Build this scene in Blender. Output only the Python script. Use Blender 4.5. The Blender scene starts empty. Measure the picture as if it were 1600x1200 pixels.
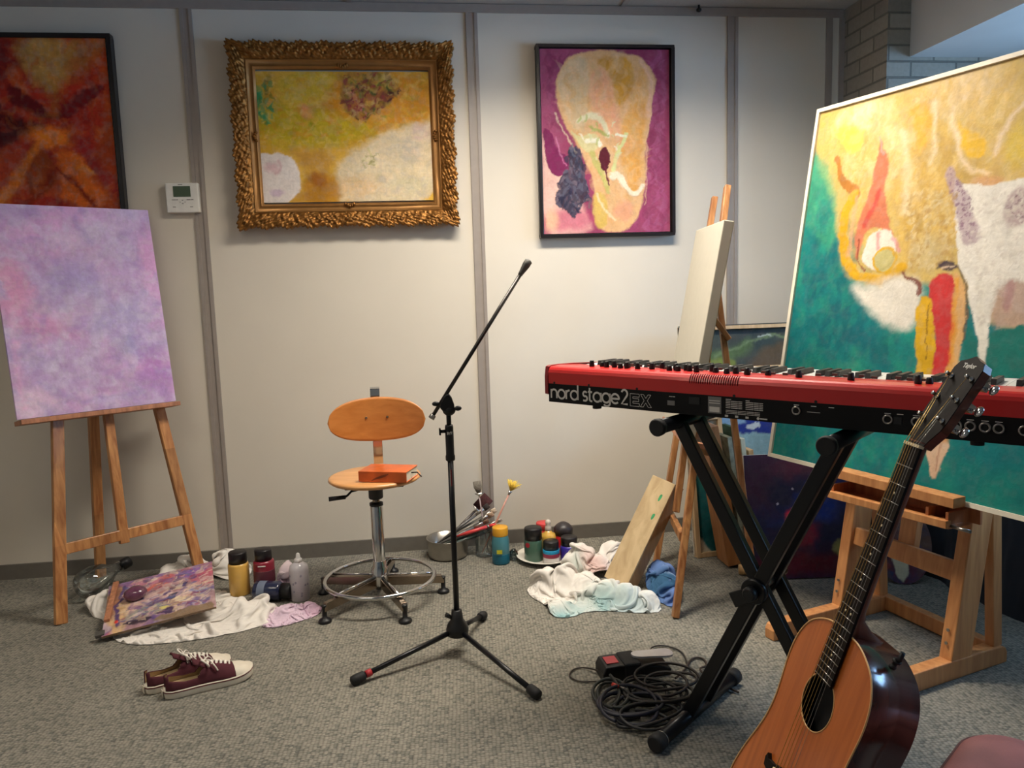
# Art studio corner: paintings, easels, stool, microphone stand, stage keyboard and guitar
import bpy, bmesh, math, random
import numpy as np
from mathutils import Vector, Matrix, Euler

scene = bpy.context.scene
R = math.radians
PI = math.pi

def lin(c):
    """sRGB 0-255 triple to linear floats"""
    out = []
    for v in c:
        v = v / 255.0
        out.append(v / 12.92 if v <= 0.04045 else ((v + 0.055) / 1.055) ** 2.4)
    return tuple(out)

# ------------------------------------------------------------------ camera
CAM_F = 1210.0           # focal length in pixels of a 1600 px wide frame
cam_d = bpy.data.cameras.new('camera')
cam = bpy.data.objects.new('camera', cam_d)
scene.collection.objects.link(cam)
scene.camera = cam
cam_d.sensor_fit = 'HORIZONTAL'
cam_d.sensor_width = 36.0
cam_d.lens = CAM_F * 36.0 / 1600.0
cam_d.clip_start = 0.02
yaw, pitch, roll = 0.1265, 0.1225, -0.0309
fwd = Vector((math.sin(yaw) * math.cos(pitch), math.cos(yaw) * math.cos(pitch), -math.sin(pitch)))
rgt = Vector((math.cos(yaw), -math.sin(yaw), 0))
upv = rgt.cross(fwd)
r2 = rgt * math.cos(roll) + upv * math.sin(roll)
u2 = upv * math.cos(roll) - rgt * math.sin(roll)
mw = Matrix((( r2.x, u2.x, -fwd.x, 0), (r2.y, u2.y, -fwd.y, 0), (r2.z, u2.z, -fwd.z, 1.2), (0, 0, 0, 1)))
cam.matrix_world = mw

# ------------------------------------------------------------------ light and exposure
vs = scene.view_settings
vs.view_transform = 'Standard'
vs.look = 'None'
vs.gamma = 1.0
vs.use_curve_mapping = False
vs.exposure = 0.0

world = bpy.data.worlds.new('daylight')
scene.world = world
world.use_nodes = True
bg = world.node_tree.nodes['Background']
bg.inputs[0].default_value = (0.36, 0.62, 1.0, 1)
bg.inputs[1].default_value = 19.0

def area(name, loc, rot, sx, sy, power, col, spread=180):
    d = bpy.data.lights.new(name, 'AREA')
    d.shape = 'RECTANGLE'; d.size = sx; d.size_y = sy
    d.energy = power; d.color = col; d.spread = R(spread)
    o = bpy.data.objects.new(name, d)
    o.location = loc; o.rotation_euler = rot
    scene.collection.objects.link(o)
    return o

WARM = (1.0, 0.925, 0.81)
# tubes of the two ceiling fixtures (fixtures themselves are built with the ceiling)
area('fixture_tubes', (0.62, 2.58, 2.415), (0, 0, 0), 1.15, 0.24, 41, WARM, 148)
area('fixture_tubes_left', (-1.30, 1.50, 2.415), (0, 0, 0), 1.15, 0.24, 8, WARM, 160)
# daylight entering through the window opening in the right wall
p = area('window_portal', (3.37, 1.575, 1.67), (0, R(90), 0), 0.9, 2.8, 1, (1, 1, 1))
p.data.cycles.is_portal = True

# ------------------------------------------------------------------ object helpers
def link(o):
    scene.collection.objects.link(o)
    return o

def tag(o, label=None, cat=None, group=None, kind=None):
    if label: o['label'] = label
    if cat: o['category'] = cat
    if group: o['group'] = group
    if kind: o['kind'] = kind
    return o

def thing(name, label, cat, loc=(0, 0, 0), group=None):
    o = bpy.data.objects.new(name, None)
    o.empty_display_size = 0.05
    o.location = loc
    link(o)
    return tag(o, label, cat, group)

def wloc(o):
    v = Vector((0, 0, 0))
    while o is not None:
        v += o.location
        o = o.parent
    return v

def add_obj(name, mesh, mat, parent=None):
    """link a mesh whose vertices are in world space under parent (unrotated)"""
    o = bpy.data.objects.new(name, mesh)
    link(o)
    if mat is not None and not mesh.materials:
        mesh.materials.append(mat)
    if parent is not None:
        off = wloc(parent)
        mesh.transform(Matrix.Translation(-off))
        o.parent = parent
    return o

def recentre(o):
    """move a top-level mesh's origin to the base of its own geometry"""
    me = o.data
    n = len(me.vertices)
    co = np.empty(n * 3); me.vertices.foreach_get('co', co); co = co.reshape(-1, 3)
    lo = co.min(0); hi = co.max(0)
    c = Vector(((lo[0] + hi[0]) / 2, (lo[1] + hi[1]) / 2, lo[2]))
    me.transform(Matrix.Translation(-c))
    o.location = c
    return o

def frame_to(axis, side=None):
    """orthonormal basis with z along axis, x near side"""
    z = Vector(axis).normalized()
    s = Vector(side) if side is not None else (Vector((0, 0, 1)) if abs(z.z) < 0.9 else Vector((1, 0, 0)))
    x = s - z * s.dot(z)
    if x.length < 1e-6:
        x = Vector((0, 1, 0)) - z * z.y
    x.normalize()
    y = z.cross(x)
    return x, y, z

class MB:
    """mesh builder in world coordinates"""
    def __init__(s):
        s.v = []; s.f = []; s.sm = []
    def add(s, vs_, fs_, smooth=False):
        b = len(s.v)
        s.v += [tuple(q) for q in vs_]
        s.f += [tuple(b + i for i in f) for f in fs_]
        s.sm += [smooth] * len(fs_)
        return s
    def box(s, c, size, x=(1, 0, 0), y=(0, 1, 0), z=(0, 0, 1)):
        c = Vector(c); x = Vector(x) * size[0] / 2; y = Vector(y) * size[1] / 2; z = Vector(z) * size[2] / 2
        v = [c + x * a + y * b + z * d for d in (-1, 1) for b in (-1, 1) for a in (-1, 1)]
        return s.add(v, [(0, 2, 3, 1), (4, 5, 7, 6), (0, 1, 5, 4), (2, 6, 7, 3), (0, 4, 6, 2), (1, 3, 7, 5)])
    def beam(s, p0, p1, w, t, side=None):
        """rectangular bar; w along side, t across"""
        p0 = Vector(p0); p1 = Vector(p1)
        x, y, z = frame_to(p1 - p0, side)
        return s.box((p0 + p1) / 2, (w, t, (p1 - p0).length), x, y, z)
    def tube(s, pts, r, seg=10, caps=True, smooth=True, ribbon=None):
        pts = [Vector(q) for q in pts]
        n = len(pts)
        rr = r if isinstance(r, (list, tuple)) else [r] * n
        vs_ = []; prev = None
        for i, q in enumerate(pts):
            t = (pts[min(i + 1, n - 1)] - pts[max(i - 1, 0)])
            if t.length < 1e-9: t = Vector((0, 0, 1))
            x, y, z = frame_to(t, prev)
            prev = x
            for k in range(seg):
                a = 2 * PI * k / seg
                vs_.append(q + (x * math.cos(a) + y * math.sin(a)) * rr[i])
        fs = []
        for i in range(n - 1):
            for k in range(seg):
                k2 = (k + 1) % seg
                fs.append((i * seg + k, i * seg + k2, (i + 1) * seg + k2, (i + 1) * seg + k))
        s.add(vs_, fs, smooth)
        if caps:
            b = len(s.v) - n * seg
            s.f.append(tuple(b + k for k in reversed(range(seg)))); s.sm.append(False)
            s.f.append(tuple(b + (n - 1) * seg + k for k in range(seg))); s.sm.append(False)
        return s
    def cyl(s, p0, p1, r, seg=20, r1=None):
        return s.tube([p0, p1], [r, r if r1 is None else r1], seg)
    def lathe(s, prof, org=(0, 0, 0), axis=(0, 0, 1), seg=28, smooth=True, side=None):
        """prof: list of (radius, height)"""
        x, y, z = frame_to(axis, side); o = Vector(org)
        vs_ = []
        for (r, h) in prof:
            for k in range(seg):
                a = 2 * PI * k / seg
                vs_.append(o + z * h + (x * math.cos(a) + y * math.sin(a)) * max(r, 1e-5))
        fs = []
        for i in range(len(prof) - 1):
            for k in range(seg):
                k2 = (k + 1) % seg
                fs.append((i * seg + k, i * seg + k2, (i + 1) * seg + k2, (i + 1) * seg + k))
        s.add(vs_, fs, smooth)
        b = len(s.v) - len(prof) * seg
        s.f.append(tuple(b + k for k in reversed(range(seg)))); s.sm.append(False)
        s.f.append(tuple(b + (len(prof) - 1) * seg + k for k in range(seg))); s.sm.append(False)
        return s
    def torus(s, c, R1, r, axis=(0, 0, 1), seg=40, seg2=10, sx=1.0):
        x, y, z = frame_to(axis); c = Vector(c); vs_ = []; fs = []
        for i in range(seg):
            a = 2 * PI * i / seg; dr = x * math.cos(a) * sx + y * math.sin(a)
            for k in range(seg2):
                b = 2 * PI * k / seg2
                vs_.append(c + dr * (R1 + r * math.cos(b)) + z * r * math.sin(b))
        for i in range(seg):
            for k in range(seg2):
                i2 = (i + 1) % seg; k2 = (k + 1) % seg2
                fs.append((i * seg2 + k, i2 * seg2 + k, i2 * seg2 + k2, i * seg2 + k2))
        return s.add(vs_, fs, True)
    def prism(s, poly, o, x, y, n, t):
        """extrude a 2-D outline lying in the (x, y) frame by t along n"""
        o = Vector(o); x = Vector(x); y = Vector(y); n = Vector(n); m = len(poly)
        v = [o + x * a + y * b for a, b in poly] + [o + x * a + y * b + n * t for a, b in poly]
        fs = [tuple(range(m)), tuple(reversed(range(m, 2 * m)))]
        fs += [(i, i + m, (i + 1) % m + m, (i + 1) % m) for i in range(m)]
        return s.add(v, fs)
    def ribbon(s, pts2, w, o, x, y, n, h=0.0006):
        """flat painted stroke along 2-D points"""
        P = [Vector((a, b)) for a, b in pts2]; o = Vector(o); x = Vector(x); y = Vector(y); n = Vector(n)
        vs_ = []; m = len(P); closed = (P[0] - P[-1]).length < 1e-6
        for i in range(m):
            if closed:
                t = P[(i + 1) % (m - 1)] - P[(i - 1) % (m - 1)]
            else:
                t = P[min(i + 1, m - 1)] - P[max(i - 1, 0)]
            if t.length < 1e-9: t = Vector((1, 0))
            t.normalize(); q = Vector((-t.y, t.x)) * w / 2
            for g in (P[i] + q, P[i] - q):
                vs_.append(o + x * g.x + y * g.y + n * h)
        return s.add(vs_, [(2 * i, 2 * i + 1, 2 * i + 3, 2 * i + 2) for i in range(m - 1)])
    def ball(s, c, rx, ry=None, rz=None, seg=16, rings=10):
        ry = ry or rx; rz = rz or rx; c = Vector(c); v = []; f = []
        for i in range(rings + 1):
            th = PI * i / rings
            for k in range(seg):
                a = 2 * PI * k / seg
                v.append(c + Vector((rx * math.sin(th) * math.cos(a), ry * math.sin(th) * math.sin(a), rz * math.cos(th))))
        for i in range(rings):
            for k in range(seg):
                k2 = (k + 1) % seg
                f.append((i * seg + k, (i + 1) * seg + k, (i + 1) * seg + k2, i * seg + k2))
        return s.add(v, f, True)
    def mesh(s, name):
        me = bpy.data.meshes.new(name)
        me.from_pydata(s.v, [], s.f)
        me.polygons.foreach_set('use_smooth', s.sm)
        bm = bmesh.new(); bm.from_mesh(me)
        bmesh.ops.remove_doubles(bm, verts=bm.verts, dist=1e-6)
        bmesh.ops.recalc_face_normals(bm, faces=bm.faces)
        bm.to_mesh(me); bm.free()
        return me
    def build(s, name, mat, parent=None, bevel=0.0, label=None):
        o = add_obj(name, s.mesh(name), mat, parent)
        if bevel:
            m = o.modifiers.new('bevel', 'BEVEL'); m.width = bevel; m.segments = 2; m.limit_method = 'ANGLE'
            m.angle_limit = R(40)
        if label: o['label'] = label
        if parent is None: recentre(o)
        return o

def chaikin(pts, it=2, closed=False):
    pts = [tuple(p_) for p_ in pts]
    for _ in range(it):
        out = []
        n = len(pts)
        rng = range(n) if closed else range(n - 1)
        if not closed: out.append(pts[0])
        for i in rng:
            a = pts[i]; b = pts[(i + 1) % n]
            out.append(tuple(0.75 * u + 0.25 * v for u, v in zip(a, b)))
            out.append(tuple(0.25 * u + 0.75 * v for u, v in zip(a, b)))
        if not closed: out.append(pts[-1])
        pts = out
    return pts

def arc(cx, cy, r, a0, a1, n=14, ry=None):
    ry = ry or r
    return [(cx + r * math.cos(R(a0 + (a1 - a0) * i / n)), cy + ry * math.sin(R(a0 + (a1 - a0) * i / n))) for i in range(n + 1)]

def text_mesh(txt, size, o, x, y, n, depth=0.0004, bold=0.0, space=1.0):
    cu = bpy.data.curves.new('txt', 'FONT')
    cu.body = txt; cu.size = size; cu.extrude = depth; cu.offset = bold; cu.space_character = space
    t = bpy.data.objects.new('txt', cu); link(t)
    dg = bpy.context.evaluated_depsgraph_get()
    me = bpy.data.meshes.new_from_object(t.evaluated_get(dg))
    bpy.data.objects.remove(t)
    x = Vector(x); y = Vector(y); n = Vector(n); o = Vector(o)
    M = Matrix(((x.x, y.x, n.x, o.x), (x.y, y.y, n.y, o.y), (x.z, y.z, n.z, o.z), (0, 0, 0, 1)))
    me.transform(M)
    me.materials.clear()
    return me

def copy_tree(o, parent=None):
    c = o.copy(); link(c)
    c.parent = parent
    for ch in list(o.children): copy_tree(ch, c)
    return c

# ------------------------------------------------------------------ materials
def new_mat(name):
    m = bpy.data.materials.new(name); m.use_nodes = True
    nt = m.node_tree
    return m, nt, nt.nodes['Principled BSDF']

def node(nt, typ, **kw):
    n = nt.nodes.new(typ)
    for k, v in kw.items():
        if k in n.inputs: n.inputs[k].default_value = v
        else: setattr(n, k, v)
    return n

def bump(nt, b, height, strength, dist):
    bn = nt.nodes.new('ShaderNodeBump')
    bn.inputs['Strength'].default_value = strength
    bn.inputs['Distance'].default_value = dist
    nt.links.new(height, bn.inputs['Height'])
    nt.links.new(bn.outputs[0], b.inputs['Normal'])
    return bn

def plain(name, col, rough=0.5, metal=0.0, var=0.06, scale=30, bmp=0.0, bscale=200, coat=0.0, spec=0.5, sheen=0.0):
    """procedural surface: base colour broken up by noise"""
    m, nt, b = new_mat(name)
    tc = node(nt, 'ShaderNodeTexCoord')
    nz = node(nt, 'ShaderNodeTexNoise', Scale=scale, Detail=4.0)
    nt.links.new(tc.outputs['Object'], nz.inputs['Vector'])
    cr = nt.nodes.new('ShaderNodeValToRGB')
    c = lin(col)
    cr.color_ramp.elements[0].position = 0.3; cr.color_ramp.elements[1].position = 0.7
    cr.color_ramp.elements[0].color = tuple(v * (1 - var) for v in c) + (1,)
    cr.color_ramp.elements[1].color = tuple(min(1, v * (1 + var)) for v in c) + (1,)
    nt.links.new(nz.outputs['Fac'], cr.inputs['Fac'])
    nt.links.new(cr.outputs['Color'], b.inputs['Base Color'])
    b.inputs['Roughness'].default_value = rough
    b.inputs['Metallic'].default_value = metal
    b.inputs['Specular IOR Level'].default_value = spec
    b.inputs['Coat Weight'].default_value = coat
    b.inputs['Coat Roughness'].default_value = 0.08
    b.inputs['Sheen Weight'].default_value = sheen
    if bmp:
        n2 = node(nt, 'ShaderNodeTexNoise', Scale=bscale, Detail=3.0)
        nt.links.new(tc.outputs['Object'], n2.inputs['Vector'])
        bump(nt, b, n2.outputs['Fac'], bmp, 0.002)
    return m

def wood(name, c1, c2, rough=0.45, coat=0.1, stretch=(30, 30, 3), blocks=0.0, bl=(8, 8, 3.5), scale=1.6):
    """grain streaks along local z; blocks adds finger-jointed lamination"""
    m, nt, b = new_mat(name)
    tc = node(nt, 'ShaderNodeTexCoord')
    mp = node(nt, 'ShaderNodeMapping'); mp.inputs['Scale'].default_value = stretch
    nt.links.new(tc.outputs['Object'], mp.inputs['Vector'])
    nz = node(nt, 'ShaderNodeTexNoise', Scale=scale, Detail=6.0, Distortion=0.6)
    nt.links.new(mp.outputs[0], nz.inputs['Vector'])
    cr = nt.nodes.new('ShaderNodeValToRGB')
    cr.color_ramp.elements[0].position = 0.32; cr.color_ramp.elements[1].position = 0.68
    cr.color_ramp.elements[0].color = lin(c1) + (1,); cr.color_ramp.elements[1].color = lin(c2) + (1,)
    nt.links.new(nz.outputs['Fac'], cr.inputs['Fac'])
    last = cr.outputs['Color']
    if blocks:
        mp2 = node(nt, 'ShaderNodeMapping'); mp2.inputs['Scale'].default_value = bl
        nt.links.new(tc.outputs['Object'], mp2.inputs['Vector'])
        fl_ = node(nt, 'ShaderNodeVectorMath', operation='FLOOR')
        nt.links.new(mp2.outputs[0], fl_.inputs[0])
        wn = node(nt, 'ShaderNodeTexWhiteNoise'); nt.links.new(fl_.outputs[0], wn.inputs['Vector'])
        mr = node(nt, 'ShaderNodeMapRange')
        mr.inputs['To Min'].default_value = 1 - blocks; mr.inputs['To Max'].default_value = 1 + blocks * 0.6
        nt.links.new(wn.outputs['Value'], mr.inputs['Value'])
        mx = node(nt, 'ShaderNodeVectorMath', operation='SCALE')
        nt.links.new(last, mx.inputs[0]); nt.links.new(mr.outputs[0], mx.inputs['Scale'])
        last = mx.outputs[0]
    nt.links.new(last, b.inputs['Base Color'])
    b.inputs['Roughness'].default_value = rough
    b.inputs['Coat Weight'].default_value = coat
    b.inputs['Coat Roughness'].default_value = 0.15
    bump(nt, b, nz.outputs['Fac'], 0.15, 0.001)
    return m

def attr_mat(name, rough=0.55, relief=0.25, spec=0.4, coat=0.0, rscale=55, fine=0.08):
    """paint whose colour comes from the surface's own colour attribute plus brush grain"""
    m, nt, b = new_mat(name)
    at = node(nt, 'ShaderNodeAttribute'); at.attribute_name = 'paint'
    tc = node(nt, 'ShaderNodeTexCoord')
    nz = node(nt, 'ShaderNodeTexNoise', Scale=rscale, Detail=6.0, Distortion=1.2)
    nt.links.new(tc.outputs['Object'], nz.inputs['Vector'])
    mr = node(nt, 'ShaderNodeMapRange')
    mr.inputs['To Min'].default_value = 1 - fine * 2; mr.inputs['To Max'].default_value = 1 + fine * 2
    nt.links.new(nz.outputs['Fac'], mr.inputs['Value'])
    mx = node(nt, 'ShaderNodeVectorMath', operation='SCALE')
    nt.links.new(at.outputs['Color'], mx.inputs[0]); nt.links.new(mr.outputs[0], mx.inputs['Scale'])
    nt.links.new(mx.outputs[0], b.inputs['Base Color'])
    b.inputs['Roughness'].default_value = rough
    b.inputs['Specular IOR Level'].default_value = spec
    b.inputs['Coat Weight'].default_value = coat
    if relief: bump(nt, b, nz.outputs['Fac'], relief, 0.002)
    return m

def glass_mat(name, col=(0.9, 0.95, 0.95), clear=0.82):
    m, nt, b = new_mat(name)
    out = nt.nodes['Material Output']
    tr = node(nt, 'ShaderNodeBsdfTransparent'); tr.inputs[0].default_value = tuple(col) + (1,)
    gl = node(nt, 'ShaderNodeBsdfGlossy'); gl.inputs['Roughness'].default_value = 0.03
    lw = node(nt, 'ShaderNodeLayerWeight'); lw.inputs['Blend'].default_value = 0.35
    mr = node(nt, 'ShaderNodeMapRange'); mr.inputs['To Min'].default_value = 1 - clear - 0.1; mr.inputs['To Max'].default_value = 0.9
    nt.links.new(lw.outputs['Fresnel'], mr.inputs['Value'])
    mx = nt.nodes.new('ShaderNodeMixShader')
    nt.links.new(mr.outputs[0], mx.inputs[0])
    nt.links.new(tr.outputs[0], mx.inputs[1]); nt.links.new(gl.outputs[0], mx.inputs[2])
    nt.links.new(mx.outputs[0], out.inputs['Surface'])
    return m

def emit_mat(name, col, s):
    m, nt, b = new_mat(name)
    b.inputs['Base Color'].default_value = tuple(col) + (1,)
    b.inputs['Emission Color'].default_value = tuple(col) + (1,)
    b.inputs['Emission Strength'].default_value = s
    return m

def carpet_mat():
    m, nt, b = new_mat('carpet_loop')
    tc = node(nt, 'ShaderNodeTexCoord')
    mp = node(nt, 'ShaderNodeMapping'); mp.inputs['Scale'].default_value = (92, 120, 1); mp.inputs['Rotation'].default_value = (0, 0, R(3))
    nt.links.new(tc.outputs['Object'], mp.inputs['Vector'])
    vo = node(nt, 'ShaderNodeTexVoronoi', Randomness=0.45, Scale=1.0); vo.voronoi_dimensions = '2D'
    nt.links.new(mp.outputs[0], vo.inputs['Vector'])
    fine = node(nt, 'ShaderNodeTexNoise', Scale=120.0, Detail=3.0)
    big = node(nt, 'ShaderNodeTexNoise', Scale=2.2, Detail=5.0)
    nt.links.new(tc.outputs['Object'], fine.inputs['Vector']); nt.links.new(tc.outputs['Object'], big.inputs['Vector'])
    # colour per tuft: grey-green with darker flecks
    sep = node(nt, 'ShaderNodeSeparateColor'); nt.links.new(vo.outputs['Color'], sep.inputs[0])
    cr = nt.nodes.new('ShaderNodeValToRGB')
    e = cr.color_ramp.elements
    e[0].position = 0.0; e[0].color = lin((100, 99, 91)) + (1,)
    e[1].position = 1.0; e[1].color = lin((146, 140, 127)) + (1,)
    k = cr.color_ramp.elements.new(0.22); k.color = lin((124, 121, 110)) + (1,)
    nt.links.new(sep.outputs[0], cr.inputs['Fac'])
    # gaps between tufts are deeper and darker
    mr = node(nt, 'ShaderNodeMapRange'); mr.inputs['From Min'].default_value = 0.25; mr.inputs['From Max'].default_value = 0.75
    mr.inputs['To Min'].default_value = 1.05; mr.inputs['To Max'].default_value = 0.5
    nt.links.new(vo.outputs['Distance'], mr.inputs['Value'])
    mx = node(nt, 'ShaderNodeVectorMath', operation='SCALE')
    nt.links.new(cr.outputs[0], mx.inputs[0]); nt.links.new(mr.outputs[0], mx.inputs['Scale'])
    # wear
    mr2 = node(nt, 'ShaderNodeMapRange'); mr2.inputs['From Min'].default_value = 0.3; mr2.inputs['From Max'].default_value = 0.7
    mr2.inputs['To Min'].default_value = 0.86; mr2.inputs['To Max'].default_value = 1.1
    nt.links.new(big.outputs['Fac'], mr2.inputs['Value'])
    mx2 = node(nt, 'ShaderNodeVectorMath', operation='SCALE')
    nt.links.new(mx.outputs[0], mx2.inputs[0]); nt.links.new(mr2.outputs[0], mx2.inputs['Scale'])
    nt.links.new(mx2.outputs[0], b.inputs['Base Color'])
    b.inputs['Roughness'].default_value = 0.95; b.inputs['Specular IOR Level'].default_value = 0.1
    b.inputs['Sheen Weight'].default_value = 0.15
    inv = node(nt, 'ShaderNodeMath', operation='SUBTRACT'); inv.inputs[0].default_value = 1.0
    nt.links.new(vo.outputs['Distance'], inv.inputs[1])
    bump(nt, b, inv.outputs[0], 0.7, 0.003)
    return m

def brick_mat(name):
    m, nt, b = new_mat(name)
    tc = node(nt, 'ShaderNodeTexCoord')
    # use (x + y) horizontally so the same courses wrap around the corner
    sp = node(nt, 'ShaderNodeSeparateXYZ'); nt.links.new(tc.outputs['Object'], sp.inputs[0])
    ad = node(nt, 'ShaderNodeMath', operation='SUBTRACT'); nt.links.new(sp.outputs['X'], ad.inputs[0]); nt.links.new(sp.outputs['Y'], ad.inputs[1])
    cb = node(nt, 'ShaderNodeCombineXYZ'); nt.links.new(ad.outputs[0], cb.inputs['X']); nt.links.new(sp.outputs['Z'], cb.inputs['Y'])
    br = node(nt, 'ShaderNodeTexBrick')
    br.inputs['Scale'].default_value = 1.0
    br.inputs['Brick Width'].default_value = 0.21; br.inputs['Row Height'].default_value = 0.066
    br.inputs['Mortar Size'].default_value = 0.005; br.inputs['Mortar Smooth'].default_value = 0.3
    br.inputs['Color1'].default_value = lin((158, 150, 136)) + (1,); br.inputs['Color2'].default_value = lin((138, 131, 120)) + (1,)
    br.inputs['Mortar'].default_value = lin((112, 107, 98)) + (1,)
    nt.links.new(cb.outputs[0], br.inputs['Vector'])
    nz = node(nt, 'ShaderNodeTexNoise', Scale=60.0, Detail=5.0); nt.links.new(tc.outputs['Object'], nz.inputs['Vector'])
    mr = node(nt, 'ShaderNodeMapRange'); mr.inputs['To Min'].default_value = 0.8; mr.inputs['To Max'].default_value = 1.15
    nt.links.new(nz.outputs['Fac'], mr.inputs['Value'])
    mx = node(nt, 'ShaderNodeVectorMath', operation='SCALE')
    nt.links.new(br.outputs['Color'], mx.inputs[0]); nt.links.new(mr.outputs[0], mx.inputs['Scale'])
    nt.links.new(mx.outputs[0], b.inputs['Base Color'])
    b.inputs['Roughness'].default_value = 0.9
    bn = bump(nt, b, br.outputs['Fac'], 0.8, 0.006); bn.invert = True
    return m

def chrome_mat():
    return plain('polished_chrome', (205, 205, 205), rough=0.12, metal=1.0, var=0.02)

M = {}
M['wall'] = plain('wall_panel_laminate', (214, 206, 192), rough=0.6, var=0.025, scale=3, bmp=0.05, bscale=400, spec=0.3)
M['strip'] = plain('aluminium_strip', (158, 148, 140), rough=0.45, metal=0.1, var=0.04)
M['skirt'] = plain('skirting_grey', (108, 103, 95), rough=0.6)
M['ceil'] = plain('ceiling_tile', (170, 166, 160), rough=0.9, var=0.05, scale=80, bmp=0.2)
M['paint_white'] = plain('white_plaster', (196, 192, 186), rough=0.8, var=0.03, scale=4)
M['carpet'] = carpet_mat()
M['brick'] = brick_mat('grey_brick')
M['easel'] = wood('laminated_rubberwood', (150, 92, 50), (205, 148, 92), blocks=0.28)
M['beech'] = wood('beech_easel', (186, 122, 72), (214, 152, 96), rough=0.4, coat=0.2)
M['pine'] = wood('pine_light', (196, 152, 98), (222, 184, 130), rough=0.5)
M['paleboard'] = wood('pale_raw_board', (176, 150, 112), (202, 178, 138), rough=0.6, coat=0.0, stretch=(14, 14, 2))
M['blackframe'] = plain('black_lacquer_frame', (22, 17, 20), rough=0.35)
M['black'] = plain('black_plastic', (13, 13, 15), rough=0.45)
M['rubber'] = plain('black_rubber', (18, 18, 20), rough=0.7)
M['blackmetal'] = plain('black_powdercoat', (9, 9, 14), rough=0.34, spec=0.4, coat=0.08)
M['greymetal'] = plain('grey_rubber_tip', (78, 75, 70), rough=0.6)
M['chrome'] = chrome_mat()
M['steel'] = plain('brushed_steel', (170, 165, 158), rough=0.28, metal=1.0, var=0.05)
M['nickel'] = plain('satin_nickel', (150, 135, 120), rough=0.25, metal=1.0)
M['ivory'] = plain('ivory_canvas', (188, 182, 166), rough=0.85, var=0.02, bmp=0.15, bscale=900)
M['white'] = plain('white_plastic', (225, 222, 214), rough=0.4)
M['cloth'] = plain('white_cotton', (226, 220, 212), rough=0.95, var=0.03, scale=12, bmp=0.1, bscale=500, sheen=0.2)
M['glass'] = glass_mat('clear_glass')
M['pane'] = glass_mat('window_glass', (0.97, 0.99, 1.0), 1.0)
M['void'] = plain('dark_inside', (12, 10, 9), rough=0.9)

# ------------------------------------------------------------------ noise and painted surfaces
def _hash(ix, iy, seed):
    h = (ix.astype(np.int64) * 374761393 + iy.astype(np.int64) * 668265263 + seed * 1442695041) & 0xffffffff
    h = ((h ^ (h >> 13)) * 1274126177) & 0xffffffff
    h = h ^ (h >> 16)
    return (h & 0xffff) / 65535.0

def vnoise(x, y, seed=0):
    ix = np.floor(x); iy = np.floor(y); fx = x - ix; fy = y - iy
    fx = fx * fx * (3 - 2 * fx); fy = fy * fy * (3 - 2 * fy)
    a = _hash(ix, iy, seed); b = _hash(ix + 1, iy, seed); c = _hash(ix, iy + 1, seed); d = _hash(ix + 1, iy + 1, seed)
    return (a * (1 - fx) + b * fx) * (1 - fy) + (c * (1 - fx) + d * fx) * fy

def fbm(x, y, seed=0, oct_=4):
    s = 0.0; a = 0.5; t = 0.0
    for k in range(oct_):
        s = s + a * vnoise(x, y, seed + 17 * k); t += a
        x = x * 2.03 + 11.3; y = y * 2.03 + 5.7; a *= 0.5
    return s / t

def sst(d, soft):
    """1 inside (d<0) to 0 outside over a band of width soft"""
    t = np.clip(0.5 - d / max(soft, 1e-5), 0, 1)
    return t * t * (3 - 2 * t)

def seg_dist(X, Y, a, b):
    dx, dy = b[0] - a[0], b[1] - a[1]
    L = dx * dx + dy * dy + 1e-12
    t = np.clip(((X - a[0]) * dx + (Y - a[1]) * dy) / L, 0, 1)
    return np.hypot(X - a[0] - t * dx, Y - a[1] - t * dy), t

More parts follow.
